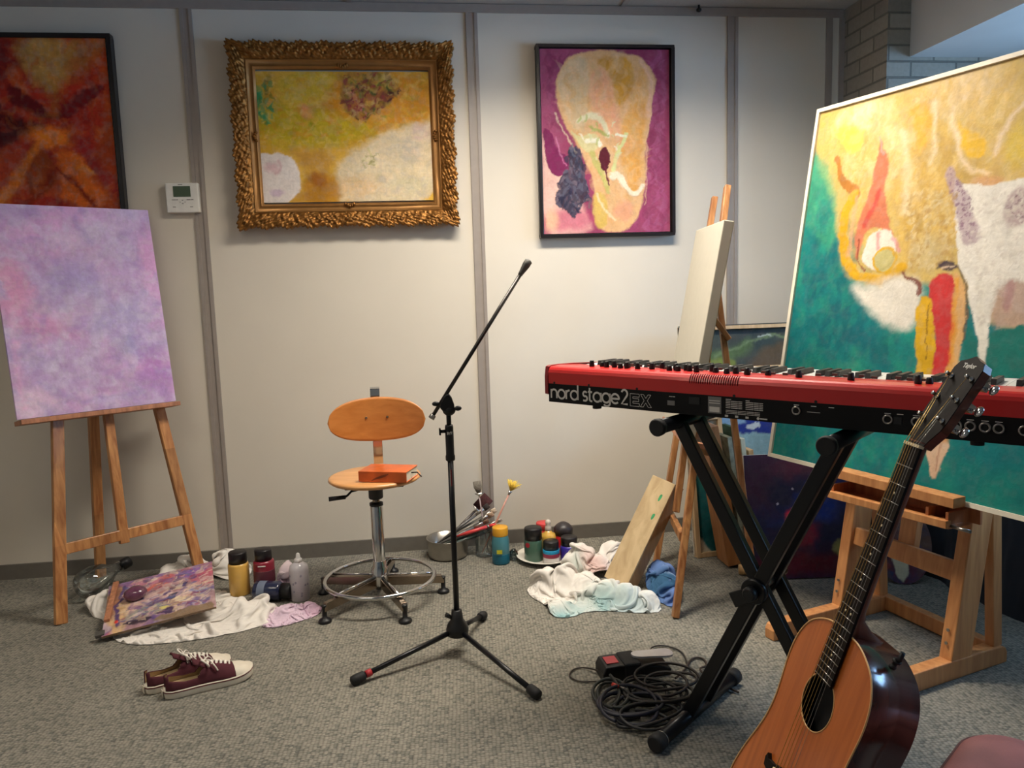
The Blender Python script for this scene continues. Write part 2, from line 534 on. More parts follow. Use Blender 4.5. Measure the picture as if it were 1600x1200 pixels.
class Paint:
    """colour field in metres on a w x h canvas; every layer is brushed over the last"""
    def __init__(s, w, h, step, base, seed=1):
        s.w, s.h = w, h
        s.nx = int(w / step) + 1; s.ny = int(h / step) + 1
        s.x, s.y = np.meshgrid(np.linspace(0, w, s.nx), np.linspace(0, h, s.ny))
        s.seed = seed
        s.col = np.empty(s.x.shape + (3,)); s.col[:] = lin(base)
        s.rel = np.zeros(s.x.shape)
        s.k = 0
    def warp(s, wob, f=18):
        s.k += 1
        dx = (fbm(s.x * f, s.y * f, s.seed + s.k * 31) - 0.5) * 2 * wob
        dy = (fbm(s.x * f + 40, s.y * f, s.seed + s.k * 57) - 0.5) * 2 * wob
        return s.x + dx, s.y + dy
    def lay(s, mask, col, op=1.0, relief=0.0, mottle=0.0, mf=30):
        c = np.array(lin(col))
        m = (mask * op)[..., None]
        if mottle:
            n = fbm(s.x * mf, s.y * mf, s.seed + s.k * 7, 5)
            c = c * (1 + (n - 0.5)[..., None] * 2 * mottle)
        s.col = s.col * (1 - m) + c * m
        if relief: s.rel += mask * relief * (0.5 + fbm(s.x * 60, s.y * 60, s.k))
        return s
    def fillnoise(s, col, f=8, lo=0.4, hi=0.7, op=0.7, fy=None):
        s.k += 1
        X, Y = s.warp(0.03, 9)
        n = fbm(X * f, Y * (fy or f), s.seed + 99 * s.k, 5)
        m = np.clip((n - lo) / (hi - lo), 0, 1)
        return s.lay(m, col, op)
    def blob(s, c, rx, ry, col, soft=0.5, rot=0, op=1.0, wob=0.012, relief=0.0, mottle=0.0):
        X, Y = s.warp(wob)
        X = X - c[0]; Y = Y - c[1]; a = R(rot)
        u = (X * math.cos(a) + Y * math.sin(a)) / rx; v = (-X * math.sin(a) + Y * math.cos(a)) / ry
        d = np.hypot(u, v) - 1
        return s.lay(sst(d, soft), col, op, relief, mottle)
    def poly(s, pts, col, soft=0.01, op=1.0, wob=0.008, relief=0.0, mottle=0.0, f=18, smooth=1):
        X, Y = s.warp(wob, f)
        P = chaikin(pts, smooth, True) if smooth else pts
        d = np.full(X.shape, 1e9); ins = np.zeros(X.shape, bool)
        for i in range(len(P)):
            a = P[i]; b = P[(i + 1) % len(P)]
            dd, _ = seg_dist(X, Y, a, b); d = np.minimum(d, dd)
            cnd = ((a[1] > Y) != (b[1] > Y))
            xs = (b[0] - a[0]) * (Y - a[1]) / ((b[1] - a[1]) if abs(b[1] - a[1]) > 1e-9 else 1e-9) + a[0]
            ins ^= cnd & (X < xs)
        d = np.where(ins, -d, d)
        return s.lay(sst(d, soft), col, op, relief, mottle)
    def stroke(s, pts, w, col, soft=0.01, op=1.0, wob=0.006, relief=0.0, mottle=0.0, f=22, smooth=2):
        X, Y = s.warp(wob, f)
        P = chaikin(pts, smooth)
        d = np.full(X.shape, 1e9); n = len(P) - 1
        for i in range(n):
            dd, t = seg_dist(X, Y, P[i], P[i + 1])
            ww = w if not isinstance(w, tuple) else w[0] + (w[1] - w[0]) * ((i + t) / n)
            d = np.minimum(d, dd - ww / 2)
        return s.lay(sst(d, soft), col, op, relief, mottle)
    def speckle(s, mask_pts, col, f=150, thr=0.55, soft=0.02, op=0.8):
        k0 = s.col.copy()
        s.poly(mask_pts, col, soft=soft, op=op)
        n = fbm(s.x * f, s.y * f, s.seed + 5, 2)
        g = np.clip((n - thr) / 0.12, 0, 1)[..., None]
        s.col = k0 * (1 - g) + s.col * g
        return s

def finish(P, amp=.006, f=70, tone=.16, dry=.10):
    """brush drag: pull every patch of paint slightly along a noisy field and vary its density"""
    w1 = (fbm(P.x * f, P.y * f * .7, P.seed + 301, 4) - .5) * 2; w2 = (fbm(P.x * f * .7 + 30, P.y * f, P.seed + 302, 4) - .5) * 2
    l1 = (fbm(P.x * f * .25, P.y * f * .25, P.seed + 305, 3) - .5) * 2; l2 = (fbm(P.x * f * .25 + 8, P.y * f * .25, P.seed + 306, 3) - .5) * 2
    sx = P.w / (P.nx - 1); sy_ = P.h / (P.ny - 1)
    J, I = np.meshgrid(np.arange(P.nx), np.arange(P.ny))
    jj = np.clip(np.rint(J + (w1 * amp + l1 * amp * 1.3) / sx).astype(int), 0, P.nx - 1)
    ii = np.clip(np.rint(I + (w2 * amp + l2 * amp * 1.3) / sy_).astype(int), 0, P.ny - 1)
    P.col = P.col[ii, jj]
    st = fbm(P.x * 40 + 2 * w1, P.y * 160, P.seed + 310, 3) * .5 + fbm(P.x * 150, P.y * 45 + 2 * w2, P.seed + 311, 3) * .5
    n2 = fbm(P.x * 22, P.y * 22, P.seed + 312, 4)
    P.col = P.col * (1 + ((st - .5) * 2 * tone + (n2 - .5) * 2 * tone)[..., None])
    g = P.col.mean(-1, keepdims=True)
    k = np.clip((fbm(P.x * 55, P.y * 55, P.seed + 313, 3) - .45) * 4, 0, 1)[..., None] * dry
    P.col = np.clip(P.col * (1 - k) + (g * 1.25 + .03) * k, 0, 1)
    P.rel += .0004 * st
    return P

def dabs(P, pts, cols, n, size, seed, ang=(0, 180), op=.8, elong=2.4, relief=.0008, bend=.4):
    """short loaded brush touches scattered inside a region"""
    rnd = random.Random(seed); xs = [a for a, b in pts]; ys = [b for a, b in pts]; k = 0; tries = 0
    def inside(x, y):
        c = False
        for i in range(len(pts)):
            a = pts[i]; b = pts[(i + 1) % len(pts)]
            if (a[1] > y) != (b[1] > y) and x < (b[0] - a[0]) * (y - a[1]) / (b[1] - a[1] + 1e-12) + a[0]: c = not c
        return c
    while k < n and tries < n * 20:
        tries += 1
        x = rnd.uniform(min(xs), max(xs)); y = rnd.uniform(min(ys), max(ys))
        if not inside(x, y): continue
        k += 1
        s_ = size * rnd.uniform(.5, 1.4); a = R(rnd.uniform(*ang)); col = lin(rnd.choice(cols)); L = s_ * elong
        x0, x1 = x - L, x + L; y0, y1 = y - L, y + L
        j0 = max(0, int(x0 / P.w * (P.nx - 1))); j1 = min(P.nx, int(x1 / P.w * (P.nx - 1)) + 2)
        i0 = max(0, int(y0 / P.h * (P.ny - 1))); i1 = min(P.ny, int(y1 / P.h * (P.ny - 1)) + 2)
        if j1 <= j0 or i1 <= i0: continue
        X = P.x[i0:i1, j0:j1] - x; Y = P.y[i0:i1, j0:j1] - y
        u = X * math.cos(a) + Y * math.sin(a); v = -X * math.sin(a) + Y * math.cos(a)
        v = v + bend * u * u / s_ * rnd.choice((-1, 1))
        d = np.hypot(u / (s_ * elong * .5), v / (s_ * .5)) - 1
        m = (sst(d, .5) * op)[..., None]
        P.col[i0:i1, j0:j1] = P.col[i0:i1, j0:j1] * (1 - m) + np.array(col) * m
        P.rel[i0:i1, j0:j1] += m[..., 0] * relief * .5

def painted_panel(name, P, B, d, u, thick, mat, parent=None, edge=(225, 218, 205), side_paint=False, label=None):
    """painted front grid plus wrapped sides and back: one closed mesh"""
    finish(P, **getattr(P, 'fin', {}))
    B = Vector(B); d = Vector(d); u = Vector(u); n = d.cross(u)
    ny, nx = P.x.shape
    bd = np.array(B); dd = np.array(d); uu = np.array(u); nn = np.array(n)
    co = bd + P.x[..., None] * dd + P.y[..., None] * uu
    win = np.minimum(np.minimum(P.x, P.w - P.x), np.minimum(P.y, P.h - P.y))
    rel = P.rel * np.clip(win / 0.01, 0, 1)
    co = co + rel[..., None] * nn
    co = co.reshape(-1, 3)
    idx = np.arange(nx * ny).reshape(ny, nx)
    q = np.stack([idx[:-1, :-1], idx[:-1, 1:], idx[1:, 1:], idx[1:, :-1]], -1).reshape(-1, 4)
    ring = np.concatenate([idx[0, :], idx[1:, -1], idx[-1, -2::-1], idx[-2:0:-1, 0]])
    m = len(ring)
    base = nx * ny
    s1 = co[ring]; s2 = co[ring] - nn * thick
    allv = np.concatenate([co, s1, s2])
    a = base + np.arange(m); b = base + (np.arange(m) + 1) % m
    sides = np.stack([b, a, a + m, b + m], -1)
    c = [base + m + int(np.where(ring == k)[0][0]) for k in (idx[0, 0], idx[0, -1], idx[-1, -1], idx[-1, 0])]
    faces = [tuple(f) for f in q.tolist()] + [tuple(f) for f in sides.tolist()]
    order = [base + m + i for i in range(m)]
    faces.append(tuple(reversed(order)))
    me = bpy.data.meshes.new(name)
    me.from_pydata([tuple(v) for v in allv.tolist()], [], faces)
    col = np.ones((len(allv), 4), np.float32)
    col[:base, :3] = np.clip(P.col.reshape(-1, 3), 0, 1)
    if side_paint:
        col[base:base + m, :3] = P.col.reshape(-1, 3)[ring]; col[base + m:, :3] = P.col.reshape(-1, 3)[ring]
    else:
        col[base:, :3] = lin(edge)
    ca = me.color_attributes.new('paint', 'FLOAT_COLOR', 'POINT')
    ca.data.foreach_set('color', col.ravel())
    sm = np.zeros(len(faces), bool); sm[:len(q)] = True
    me.polygons.foreach_set('use_smooth', sm)
    o = add_obj(name, me, mat, parent)
    if label: o['label'] = label
    if parent is None: recentre(o)
    return o

M['oil'] = attr_mat('oil_paint', rough=0.6, relief=0.35, spec=0.25)
M['oil_gloss'] = attr_mat('oil_paint_glossy', rough=0.42, relief=0.5, coat=0.1)
M['fabric_tint'] = attr_mat('stained_cotton', rough=0.95, relief=0.1, spec=0.1, rscale=120, fine=0.03)

# ------------------------------------------------------------------ the room
WY = 3.543       # back wall
CZ = 2.437       # ceiling
WX = 3.30        # right (window) wall
LX = -2.6        # left wall
RY = -1.6        # rear wall
def struct(name, mb, mat, bevel=0):
    o = mb.build(name, mat, None, bevel)
    o['kind'] = 'structure'
    return o

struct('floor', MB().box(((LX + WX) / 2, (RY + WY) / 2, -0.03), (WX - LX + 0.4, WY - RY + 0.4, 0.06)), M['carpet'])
struct('ceiling', MB().box(((LX + WX) / 2, (RY + WY) / 2, CZ + 0.04), (WX - LX + 0.4, WY - RY + 0.4, 0.08)), M['ceil'])
struct('wall_back', MB().box(((LX + 2.05) / 2, WY + 0.05, CZ / 2), (2.05 - LX, 0.1, CZ)), M['wall'])
struct('wall_left', MB().box((LX - 0.05, (RY + WY) / 2, CZ / 2), (0.1, WY - RY, CZ)), M['wall'])
struct('wall_rear', MB().box(((LX + WX) / 2, RY - 0.05, CZ / 2), (WX - LX, 0.1, CZ)), M['wall'])
# brick pier: a return towards the room, then brick facing the room as far as the window wall
struct('wall_brick', MB().box(((2.058 + WX) / 2, 3.201 + 0.3, CZ / 2), (WX - 2.058, 0.6, CZ)), M['brick'])
# right wall with a wide window opening
wr = MB()
WZ0, WZ1, WYA, WYB = 1.25, 2.09, 0.2, 2.95
wr.box((WX + 0.1, (RY + 3.2) / 2, WZ0 / 2), (0.2, 3.2 - RY, WZ0))
wr.box((WX + 0.1, (RY + 3.2) / 2, (WZ1 + CZ) / 2), (0.2, 3.2 - RY, CZ - WZ1))
wr.box((WX + 0.1, (RY + WYA) / 2, (WZ0 + WZ1) / 2), (0.2, WYA - RY, WZ1 - WZ0))
wr.box((WX + 0.1, (WYB + 3.2) / 2, (WZ0 + WZ1) / 2), (0.2, 3.2 - WYB, WZ1 - WZ0))
struct('wall_right', wr, M['paint_white'])
wf = MB()
for z in (WZ0 + 0.025, WZ1 - 0.025): wf.box((WX + 0.1, (WYA + WYB) / 2, z), (0.06, WYB - WYA, 0.05))
for y in (WYA + 0.025, 1.11, 2.03, WYB - 0.025): wf.box((WX + 0.1, y, (WZ0 + WZ1) / 2), (0.06, 0.05, WZ1 - WZ0))
w1 = struct('window_1', wf, M['strip'])
pn = MB().box((WX + 0.1, (WYA + WYB) / 2, (WZ0 + WZ1) / 2), (0.006, WYB - WYA - 0.04, WZ1 - WZ0 - 0.04)).build('pane', M['pane'], w1)
struct('trim_sill', MB().box((WX + 0.06, (WYA + WYB) / 2, WZ0 - 0.015), (0.28, WYB - WYA + 0.1, 0.03)), M['white'])
# boxed soffit beam along the window wall
struct('trim_soffit', MB().box(((2.162 + WX) / 2, (RY + 3.2) / 2, (2.13 + CZ) / 2), (WX - 2.162, 3.2 - RY, CZ - 2.13)), M['paint_white'])
# aluminium cover strips of the panel wall
for i, x in enumerate((-2.07, -0.875, 0.321, 1.516)):
    mb = MB().box((x, WY - 0.002, 1.23), (0.052, 0.004, 2.34))
    for sx in (-1, 1): mb.box((x + sx * 0.018, WY - 0.0055, 1.23), (0.014, 0.005, 2.34))
    struct('trim_%d' % (i + 1), mb, M['strip'])
struct('trim_5', MB().box((1.985, WY - 0.004, 1.23), (0.03, 0.008, 2.34)), M['strip'])
struct('trim_6', MB().box((2.046, WY - 0.006, 1.23), (0.022, 0.012, 2.34)), M['strip'])
struct('trim_top', MB().box(((LX + 2.05) / 2, WY - 0.005, 2.417), (2.05 - LX, 0.01, 0.035)), M['strip'])
struct('baseboard_back', MB().box(((LX + 2.05) / 2, WY - 0.006, 0.033), (2.05 - LX, 0.012, 0.066)), M['skirt'])
# ceiling grid rails
for i, x in enumerate((-1.98, -0.78, 0.42, 1.62)):
    struct('trim_ceiling_%d' % (i + 1), MB().box((x - 0.62, (RY + WY) / 2, CZ - 0.002), (0.024, WY - RY, 0.006)), M['strip'])

# ceiling light fixtures: open-bottomed housings with a diffuser up inside
M['diffuser'] = emit_mat('light_diffuser', (1.0, 0.86, 0.66), 6.0)
def ceiling_fixture(cx, cy, label):
    t = thing('ceiling_light', label, 'ceiling light', (cx, cy, CZ))
    h = MB(); z0 = CZ - 0.075
    for sy in (-1, 1): h.box((cx, cy + sy * 0.155, CZ - 0.0375), (1.27, 0.01, 0.075))
    for sx in (-1, 1): h.box((cx + sx * 0.63, cy, CZ - 0.0375), (0.01, 0.30, 0.075))
    h.build('housing', M['white'], t)
    MB().box((cx, cy, CZ - 0.006), (1.24, 0.29, 0.006)).build('diffuser', M['diffuser'], t)
ceiling_fixture(0.62, 2.58, 'long ceiling light fixture nearest the panelled back wall')
ceiling_fixture(-1.30, 1.50, 'long ceiling light fixture over the left side of the room')

# thermostat
t = thing('thermostat', 'small white wall thermostat with green screen beside grey wall strip', 'thermostat', (-0.94, WY, 1.56))
MB().box((-0.94, WY - 0.014, 1.626), (0.134, 0.028, 0.124)).build('case', M['white'], t, 0.004)
M['lcd'] = plain('lcd_green', (66, 84, 62), rough=0.3)
MB().box((-0.94, WY - 0.0285, 1.652), (0.07, 0.002, 0.044)).build('screen', M['lcd'], t)
M['greyink'] = plain('grey_ink', (150, 146, 140), rough=0.6)
b_ = MB()
for x, z, w in ((-0.975, 1.618, .016), (-0.962, 1.618, .008), (-0.915, 1.618, .016), (-0.90, 1.618, .01), (-0.975, 1.588, .012), (-0.905, 1.588, .012), (-0.94, 1.615, .006), (-0.94, 1.602, .006), (-0.95, 1.608, .004), (-0.93, 1.608, .004), (-0.945, 1.681, .018)):
    MB().box((x, WY - 0.0285, z), (w, 0.001, 0.0035)).build('button', M['greyink'], t)
# sprinkler-like hook on the top rail
tag(MB().lathe([(0.004, 0), (0.011, 0.004), (0.012, 0.012), (0.005, 0.018), (0.004, 0.03)], (1.345, WY - 0.03, CZ - 0.03)).build('ceiling_hook', M['black']), 'tiny dark hook under the ceiling above the white canvas', 'hook')

# ------------------------------------------------------------------ wall pictures
def black_frame(t, x0, x1, z0, z1, fw, yb, yf, mat):
    f = MB()
    f.box(((x0 + x1) / 2, (yb + yf) / 2, z1 - fw / 2), (x1 - x0, yb - yf, fw))
    f.box(((x0 + x1) / 2, (yb + yf) / 2, z0 + fw / 2), (x1 - x0, yb - yf, fw))
    f.box((x0 + fw / 2, (yb + yf) / 2, (z0 + z1) / 2), (fw, yb - yf, z1 - z0 - 2 * fw))
    f.box((x1 - fw / 2, (yb + yf) / 2, (z0 + z1) / 2), (fw, yb - yf, z1 - z0 - 2 * fw))
    f.build('frame', mat, t, 0.0015)

# 1 red and orange abstract, left edge of the picture
t = thing('framed_painting', 'dark red and orange abstract painting in thin black frame at far left', 'painting', (-1.57, WY, 1.33))
P = Paint(.757, .92, .0035, (150, 56, 22), 11)
P.fin = dict(amp=.010, tone=.22, dry=.2)
P.fillnoise((172, 40, 26), 5, .4, .6, .8).fillnoise((120, 24, 30), 4, .5, .7, .8).fillnoise((190, 90, 36), 7, .55, .72, .6)
P.poly(((0.4036,0.9119),(0.6974,0.9146),(0.6143,0.8186),(0.5380,0.6922),(0.4594,0.7425),(0.4195,0.8300)), (176, 134, 70), .05, .95, .02, mottle=.3)
P.poly(((0.5864,0.9136),(0.7599,0.9202),(0.7554,0.8699),(0.6343,0.7683),(0.5824,0.7429)), (160, 112, 54), .06, .7, .02)
P.poly(((0.2597,0.9155),(0.3799,0.9167),(0.3888,0.7674),(0.2384,0.7170)), (110, 20, 24), .05, .8)
P.poly(((0.2599,0.6921),(0.3965,0.6037),(0.4924,0.5779),(0.4503,0.5270),(0.2384,0.4902)), (62, 6, 14), .04, .9, .02)
P.poly(((0.3581,0.7523),(0.4091,0.7274),(0.5213,0.6211),(0.5287,0.5956),(0.4705,0.6060),(0.3547,0.6720)), (96, 12, 22), .02, .95, .012, relief=.0006)
P.poly(((0.7465,0.7433),(0.6544,0.7177),(0.5492,0.6541),(0.5294,0.6033),(0.6205,0.6209),(0.7392,0.7178)), (112, 14, 22), .02, .95, .012, relief=.0006)
P.stroke(((0.5599,0.9184),(0.5404,0.7680),(0.5307,0.6160)), (.01, .03), (170, 110, 40), .04, .5)
P.blob((0.5178,0.5343), .10, .045, (226, 122, 34), .9, 0, .95, .02, mottle=.2)
P.stroke(((0.4108,0.5017),(0.3429,0.4383),(0.2724,0.3492)), .05, (170, 56, 40), .05, .7)
P.stroke(((0.6116,0.5261),(0.6761,0.4091),(0.7555,0.3035)), .05, (140, 30, 36), .05, .8)
P.poly(((0.4485,0.5091),(0.5158,0.4366),(0.4958,0.3073),(0.4116,0.2617),(0.3941,0.3347)), (120, 50, 16), .03, .8, .02)
P.poly(((0.5213,0.4932),(0.6181,0.4615),(0.6714,0.3570),(0.7376,0.2458),(0.5605,0.2488),(0.5233,0.3848)), (206, 100, 26), .04, .8, .02, mottle=.3)
P.stroke(((0.4601,0.5014),(0.3746,0.3866),(0.2875,0.2586)), (.02, .05), (214, 124, 36), .03, .7)
P.stroke(((0.5128,0.4057),(0.5708,0.3583),(0.6619,0.2523)), .018, (110, 20, 12), .02, .9, relief=.0006)
P.stroke(((0.4984,0.3851),(0.4410,0.3081),(0.3602,0.2444)), .02, (120, 30, 12), .02, .8)
P.stroke(((0.6128,0.4046),(0.6612,0.3832)), .02, (210, 130, 30), .03, .8)
dabs(P, ((0.3076,0.9160),(0.7599,0.9202),(0.7631,0.2453),(0.2379,0.2542)), [(190, 70, 30), (130, 24, 22), (210, 110, 40), (96, 16, 20), (160, 100, 40)], 260, .02, 12, (20, 160), .16, 3, .0004)
P.col = np.clip(P.col * 1.35, 0, 1)
painted_panel('canvas', P, (-1.95, 3.513, 1.35), (1, 0, 0), (0, 0, 1), .02, M['oil'], t)
black_frame(t, -1.972, -1.170, 1.328, 2.288, .018, WY - .002, 3.503, M['blackframe'])

# 2 yellow abstract in ornate gilt frame
t = thing('framed_painting', 'yellow and cream abstract painting in wide ornate gilt frame', 'painting', (-0.24, WY, 1.49))
P = Paint(.731, .546, .0026, (206, 160, 50), 21)
P.fin = dict(amp=.009, f=60, tone=.12, dry=.12)
P.fillnoise((222, 176, 70), 7, .4, .65, .8).fillnoise((196, 140, 34), 9, .5, .7, .6)
P.poly(((0.3235,0.5508),(0.7383,0.5473),(0.7347,0.3372),(0.5275,0.2974),(0.3595,0.2310),(0.2842,0.3388)), (214, 142, 30), .05, .9, .02, mottle=.15)
P.poly(((-0.0043,0.4188),(0.2604,0.3921),(0.4199,0.3383),(0.5282,0.3109),(0.3602,0.2445),(0.1965,0.2268),(-0.0028,0.2470)), (184, 162, 24), .05, .9, .02, mottle=.2)
P.poly(((0.1230,0.5447),(0.3232,0.5456),(0.2889,0.4186),(0.1799,0.3922),(0.0750,0.4187)), (212, 184, 60), .05, .8, .02)
P.blob((0.0072,0.4319), .025, .04, (34, 150, 90), .8, 0, .95, .02)
P.blob((0.0477,0.4843), .014, .05, (120, 110, 30), .8, 0, .8, .01)
P.blob((0.0133,0.3661), .03, .02, (170, 190, 90), .9, 0, .8)
P.blob((0.2005,0.3789), .028, .035, (226, 140, 96), .9, 30, .8, .015)
P.blob((0.2184,0.3203), .02, .016, (128, 142, 20), .8, 0, .9, .012)
P.blob((0.1865,0.4978), .03, .02, (216, 170, 60), .9, 0, .7)
P.poly(((0.3636,0.5457),(0.5670,0.5386),(0.6130,0.4667),(0.5329,0.4051),(0.4612,0.3435),(0.3934,0.3518),(0.3556,0.4053),(0.3459,0.4717)), (126, 100, 60), .02, .75, .016, mottle=.5)
P.poly(((0.3624,0.4770),(0.4257,0.4452),(0.4549,0.3784),(0.4366,0.3436),(0.4008,0.3865),(0.3648,0.4239)), (150, 52, 62), .012, .85, .012, mottle=.3)
P.stroke(((0.4157,0.5116),(0.4312,0.4452),(0.4480,0.3516)), .012, (84, 112, 58), .01, .9, .01)
P.poly(((0.4598,0.4718),(0.5905,0.4587),(0.5553,0.4131),(0.4908,0.3864),(0.4652,0.4185)), (132, 62, 56), .012, .85, .016, mottle=.5)
P.poly(((0.4847,0.5304),(0.5771,0.5201),(0.5857,0.4720),(0.5092,0.4773)), (178, 160, 66), .015, .9, .01)
P.stroke(((0.3899,0.3865),(0.4205,0.3490)), .008, (70, 30, 34), .01, .9)
P.stroke(((0.5199,0.3648),(0.5360,0.3567)), .01, (150, 150, 40), .01, .8)
_h = ((0.3657,0.5352),(0.5559,0.5359),(0.6075,0.4667),(0.5328,0.4024),(0.4530,0.3435),(0.3993,0.3598),(0.3645,0.4186))
dabs(P, _h, [(96, 70, 40), (130, 50, 52), (150, 60, 60), (84, 96, 44), (170, 130, 60), (70, 34, 30), (186, 150, 90)], 150, .011, 1, (0, 180), .75)
dabs(P, ((0.3683,0.4850),(0.4260,0.4505),(0.4602,0.3757),(0.4366,0.3436),(0.4005,0.3812)), [(150, 52, 62), (120, 34, 44), (188, 120, 110)], 40, .010, 2, (100, 160), .8)
dabs(P, ((0.0096,0.5442),(0.7325,0.5420),(0.7236,0.3372),(0.4141,0.2306),(-0.0002,0.2470)), [(222, 180, 70), (196, 150, 36), (170, 150, 30), (214, 140, 40), (230, 196, 110)], 420, .016, 3, (-40, 60), .28, relief=.0003)
dabs(P, ((0.0108,0.4843),(0.0644,0.4975),(0.0530,0.3263),(0.0106,0.3265)), [(34, 140, 86), (90, 120, 40), (60, 150, 100)], 26, .012, 4, (60, 120), .6)
# cream lower right
P.poly(((0.7521,0.3507),(0.6394,0.3240),(0.5266,0.2785),(0.4144,0.2360),(0.3346,0.1771),(0.3128,0.0824),(0.3293,-0.0135),(0.7646,-0.0208),(0.7806,0.3642)), (222, 202, 164), .04, 1, .014, mottle=.08)
P.blob((0.4050,0.0620), .10, .045, (226, 186, 132), 1.1, 0, .7)
P.blob((0.6344,0.2153), .055, .05, (186, 176, 160), 1.0, 0, .8)
P.blob((0.6879,0.2885), .04, .035, (214, 184, 176), .9, 0, .8)
P.blob((0.6414,0.0643), .09, .04, (206, 196, 160), 1.0, 0, .7)
P.stroke(((0.4246,0.1709),(0.4538,0.2032),(0.4935,0.1702),(0.4427,0.1489)), .006, (156, 144, 84), .012, .7, .012)
P.stroke(((0.4632,0.2248),(0.4645,0.1432)), .008, (200, 190, 130), .012, .8, .01, relief=.0005)
dabs(P, ((0.3428,0.1771),(0.5255,0.2569),(0.7285,0.3236),(0.7144,-0.0033),(0.3467,0.0027)), [(232, 216, 184), (214, 196, 160), (206, 190, 150), (230, 204, 170), (200, 186, 170)], 260, .016, 5, (-60, 60), .3, relief=.0004)
dabs(P, ((0.4127,0.2035),(0.5009,0.2082),(0.4921,0.1429),(0.4259,0.1436)), [(150, 140, 80), (222, 208, 160), (176, 166, 110)], 30, .007, 6, (0, 180), .6)
# white lower left
P.poly(((-0.0029,0.2071),(0.0881,0.2116),(0.1403,0.1898),(0.1564,0.1466),(0.1497,-0.0051),(-0.0336,-0.0074),(-0.0188,0.2072)), (226, 214, 206), .012, 1, .006, mottle=.06)
P.blob((0.0438,0.1478), .035, .02, (212, 168, 172), 1.0, 0, .7)
P.stroke(((0.0646,0.1797),(0.0946,0.1472),(0.0607,0.1207)), .01, (204, 150, 156), .015, .6)
P.blob((0.0504,0.0453), .03, .014, (196, 170, 190), 1.0, 0, .8)
P.poly(((0.1848,0.1247),(0.3000,0.1450),(0.3293,-0.0135),(0.1547,-0.0106)), (176, 120, 30), .05, .9, .015, mottle=.25)
P.poly(((0.1159,0.2275),(0.3041,0.2152),(0.3137,0.1449),(0.1902,0.1246),(0.1454,0.1843)), (192, 142, 60), .05, .8, .015)
P.blob((0.2373,0.0969), .03, .035, (150, 84, 26), .9, 0, .7)
painted_panel('canvas', P, (-.607, 3.523, 1.600), (1, 0, 0), (0, 0, 1), .012, M['oil'], t)

M['gilt'] = plain('antique_gilt', (138, 94, 44), rough=0.4, metal=0.75, var=0.4, scale=60, bmp=0.5, bscale=300)
M['gilt_smooth'] = plain('gilt_slip', (150, 106, 56), rough=0.45, metal=0.55, var=0.12, scale=20)
def gilt_side(mb, a, b, inward, n, width, length_steps, cross):
    """mitred moulding from corner a to b; cross(t, s, L) gives (in, height) displacement"""
    a = Vector(a); b = Vector(b); d = (b - a).normalized(); L = (b - a).length
    inward = Vector(inward); n = Vector(n)
    m = len(cross(0, L))
    vs_ = []
    for i in range(length_steps + 1):
        f = i / length_steps
        for (w_, h_) in cross(f * L, L):
            # mitre: clip along-position to the corner diagonals
            s_ = w_ + (L - 2 * w_) * f
            vs_.append(a + d * s_ + inward * w_ + n * h_)
    fs = [(i * m + k, (i + 1) * m + k, (i + 1) * m + k + 1, i * m + k + 1) for i in range(length_steps) for k in range(m - 1)]
    mb.add(vs_, fs, True)
def orn(s, w, L):
    """acanthus-like relief on the outer band"""
    c = abs(s - L / 2)
    ph = c * 2 * PI / 0.047
    a = math.sin(ph + 9 * w * 10) * math.sin(w * 2 * PI / 0.021 + 1.7 * math.sin(ph * .5))
    b = math.sin(ph * 2.3 - w * 300) * 0.5
    e = vnoise(np.array([c * 120.0]), np.array([w * 160.0]), 5)[0] - 0.5
    k = 0.006 * a + 0.003 * b + 0.008 * e
    cart = math.exp(-(c / 0.03) ** 2) + math.exp(-((L / 2 - c - 0.05) / 0.035) ** 2)
    return k + 0.007 * cart
def gilt_outer(s, L):
    c = abs(s - L / 2)
    edge = 0.0045 * math.sin(c * 2 * PI / 0.047 * .5) * 1.2 + 0.004 * math.sin(c * 2 * PI / 0.021) - 0.004 * math.exp(-((L / 2 - c) / 0.04) ** 2)
    out = [(0.006 + edge * .3, 0.0), (edge - 0.002, 0.035)]
    N = 16
    for k in range(N + 1):
        w = k / N * 0.066
        prof = 0.060 - 0.024 * (w / 0.066) ** 1.5 + 0.004 * math.sin(w / 0.066 * PI)
        out.append((w + edge * (1 - k / N), prof + orn(s, w, L) * (math.sin(PI * min(1, (k + 0.5) / N * 1.0)) ** .5)))
    return out
X0, X1, Z0, Z1 = -0.708, 0.225, 1.492, 2.256
mb = MB(); nn = (0, -1, 0)
ye = WY - 0.002
gilt_side(mb, (X0, ye, Z1), (X1, ye, Z1), (0, 0, -1), nn, .066, 300, gilt_outer)
gilt_side(mb, (X0, ye, Z0), (X1, ye, Z0), (0, 0, 1), nn, .066, 300, gilt_outer)
gilt_side(mb, (X0, ye, Z0), (X0, ye, Z1), (1, 0, 0), nn, .066, 240, gilt_outer)
gilt_side(mb, (X1, ye, Z0), (X1, ye, Z1), (-1, 0, 0), nn, .066, 240, gilt_outer)
mb.build('ornate_frame', M['gilt'], t)
def slip(s, L):
    return [(0.062, 0.03), (0.066, 0.040), (0.070, 0.036), (0.072, 0.030), (0.088, 0.027), (0.090, 0.031), (0.094, 0.030), (0.096, 0.024), (0.1015, 0.021), (0.1025, 0.010)]
mb = MB()
gilt_side(mb, (X0, ye, Z1), (X1, ye, Z1), (0, 0, -1), nn, .1, 4, slip)
gilt_side(mb, (X0, ye, Z0), (X1, ye, Z0), (0, 0, 1), nn, .1, 4, slip)
gilt_side(mb, (X0, ye, Z0), (X0, ye, Z1), (1, 0, 0), nn, .1, 4, slip)
gilt_side(mb, (X1, ye, Z0), (X1, ye, Z1), (-1, 0, 0), nn, .1, 4, slip)
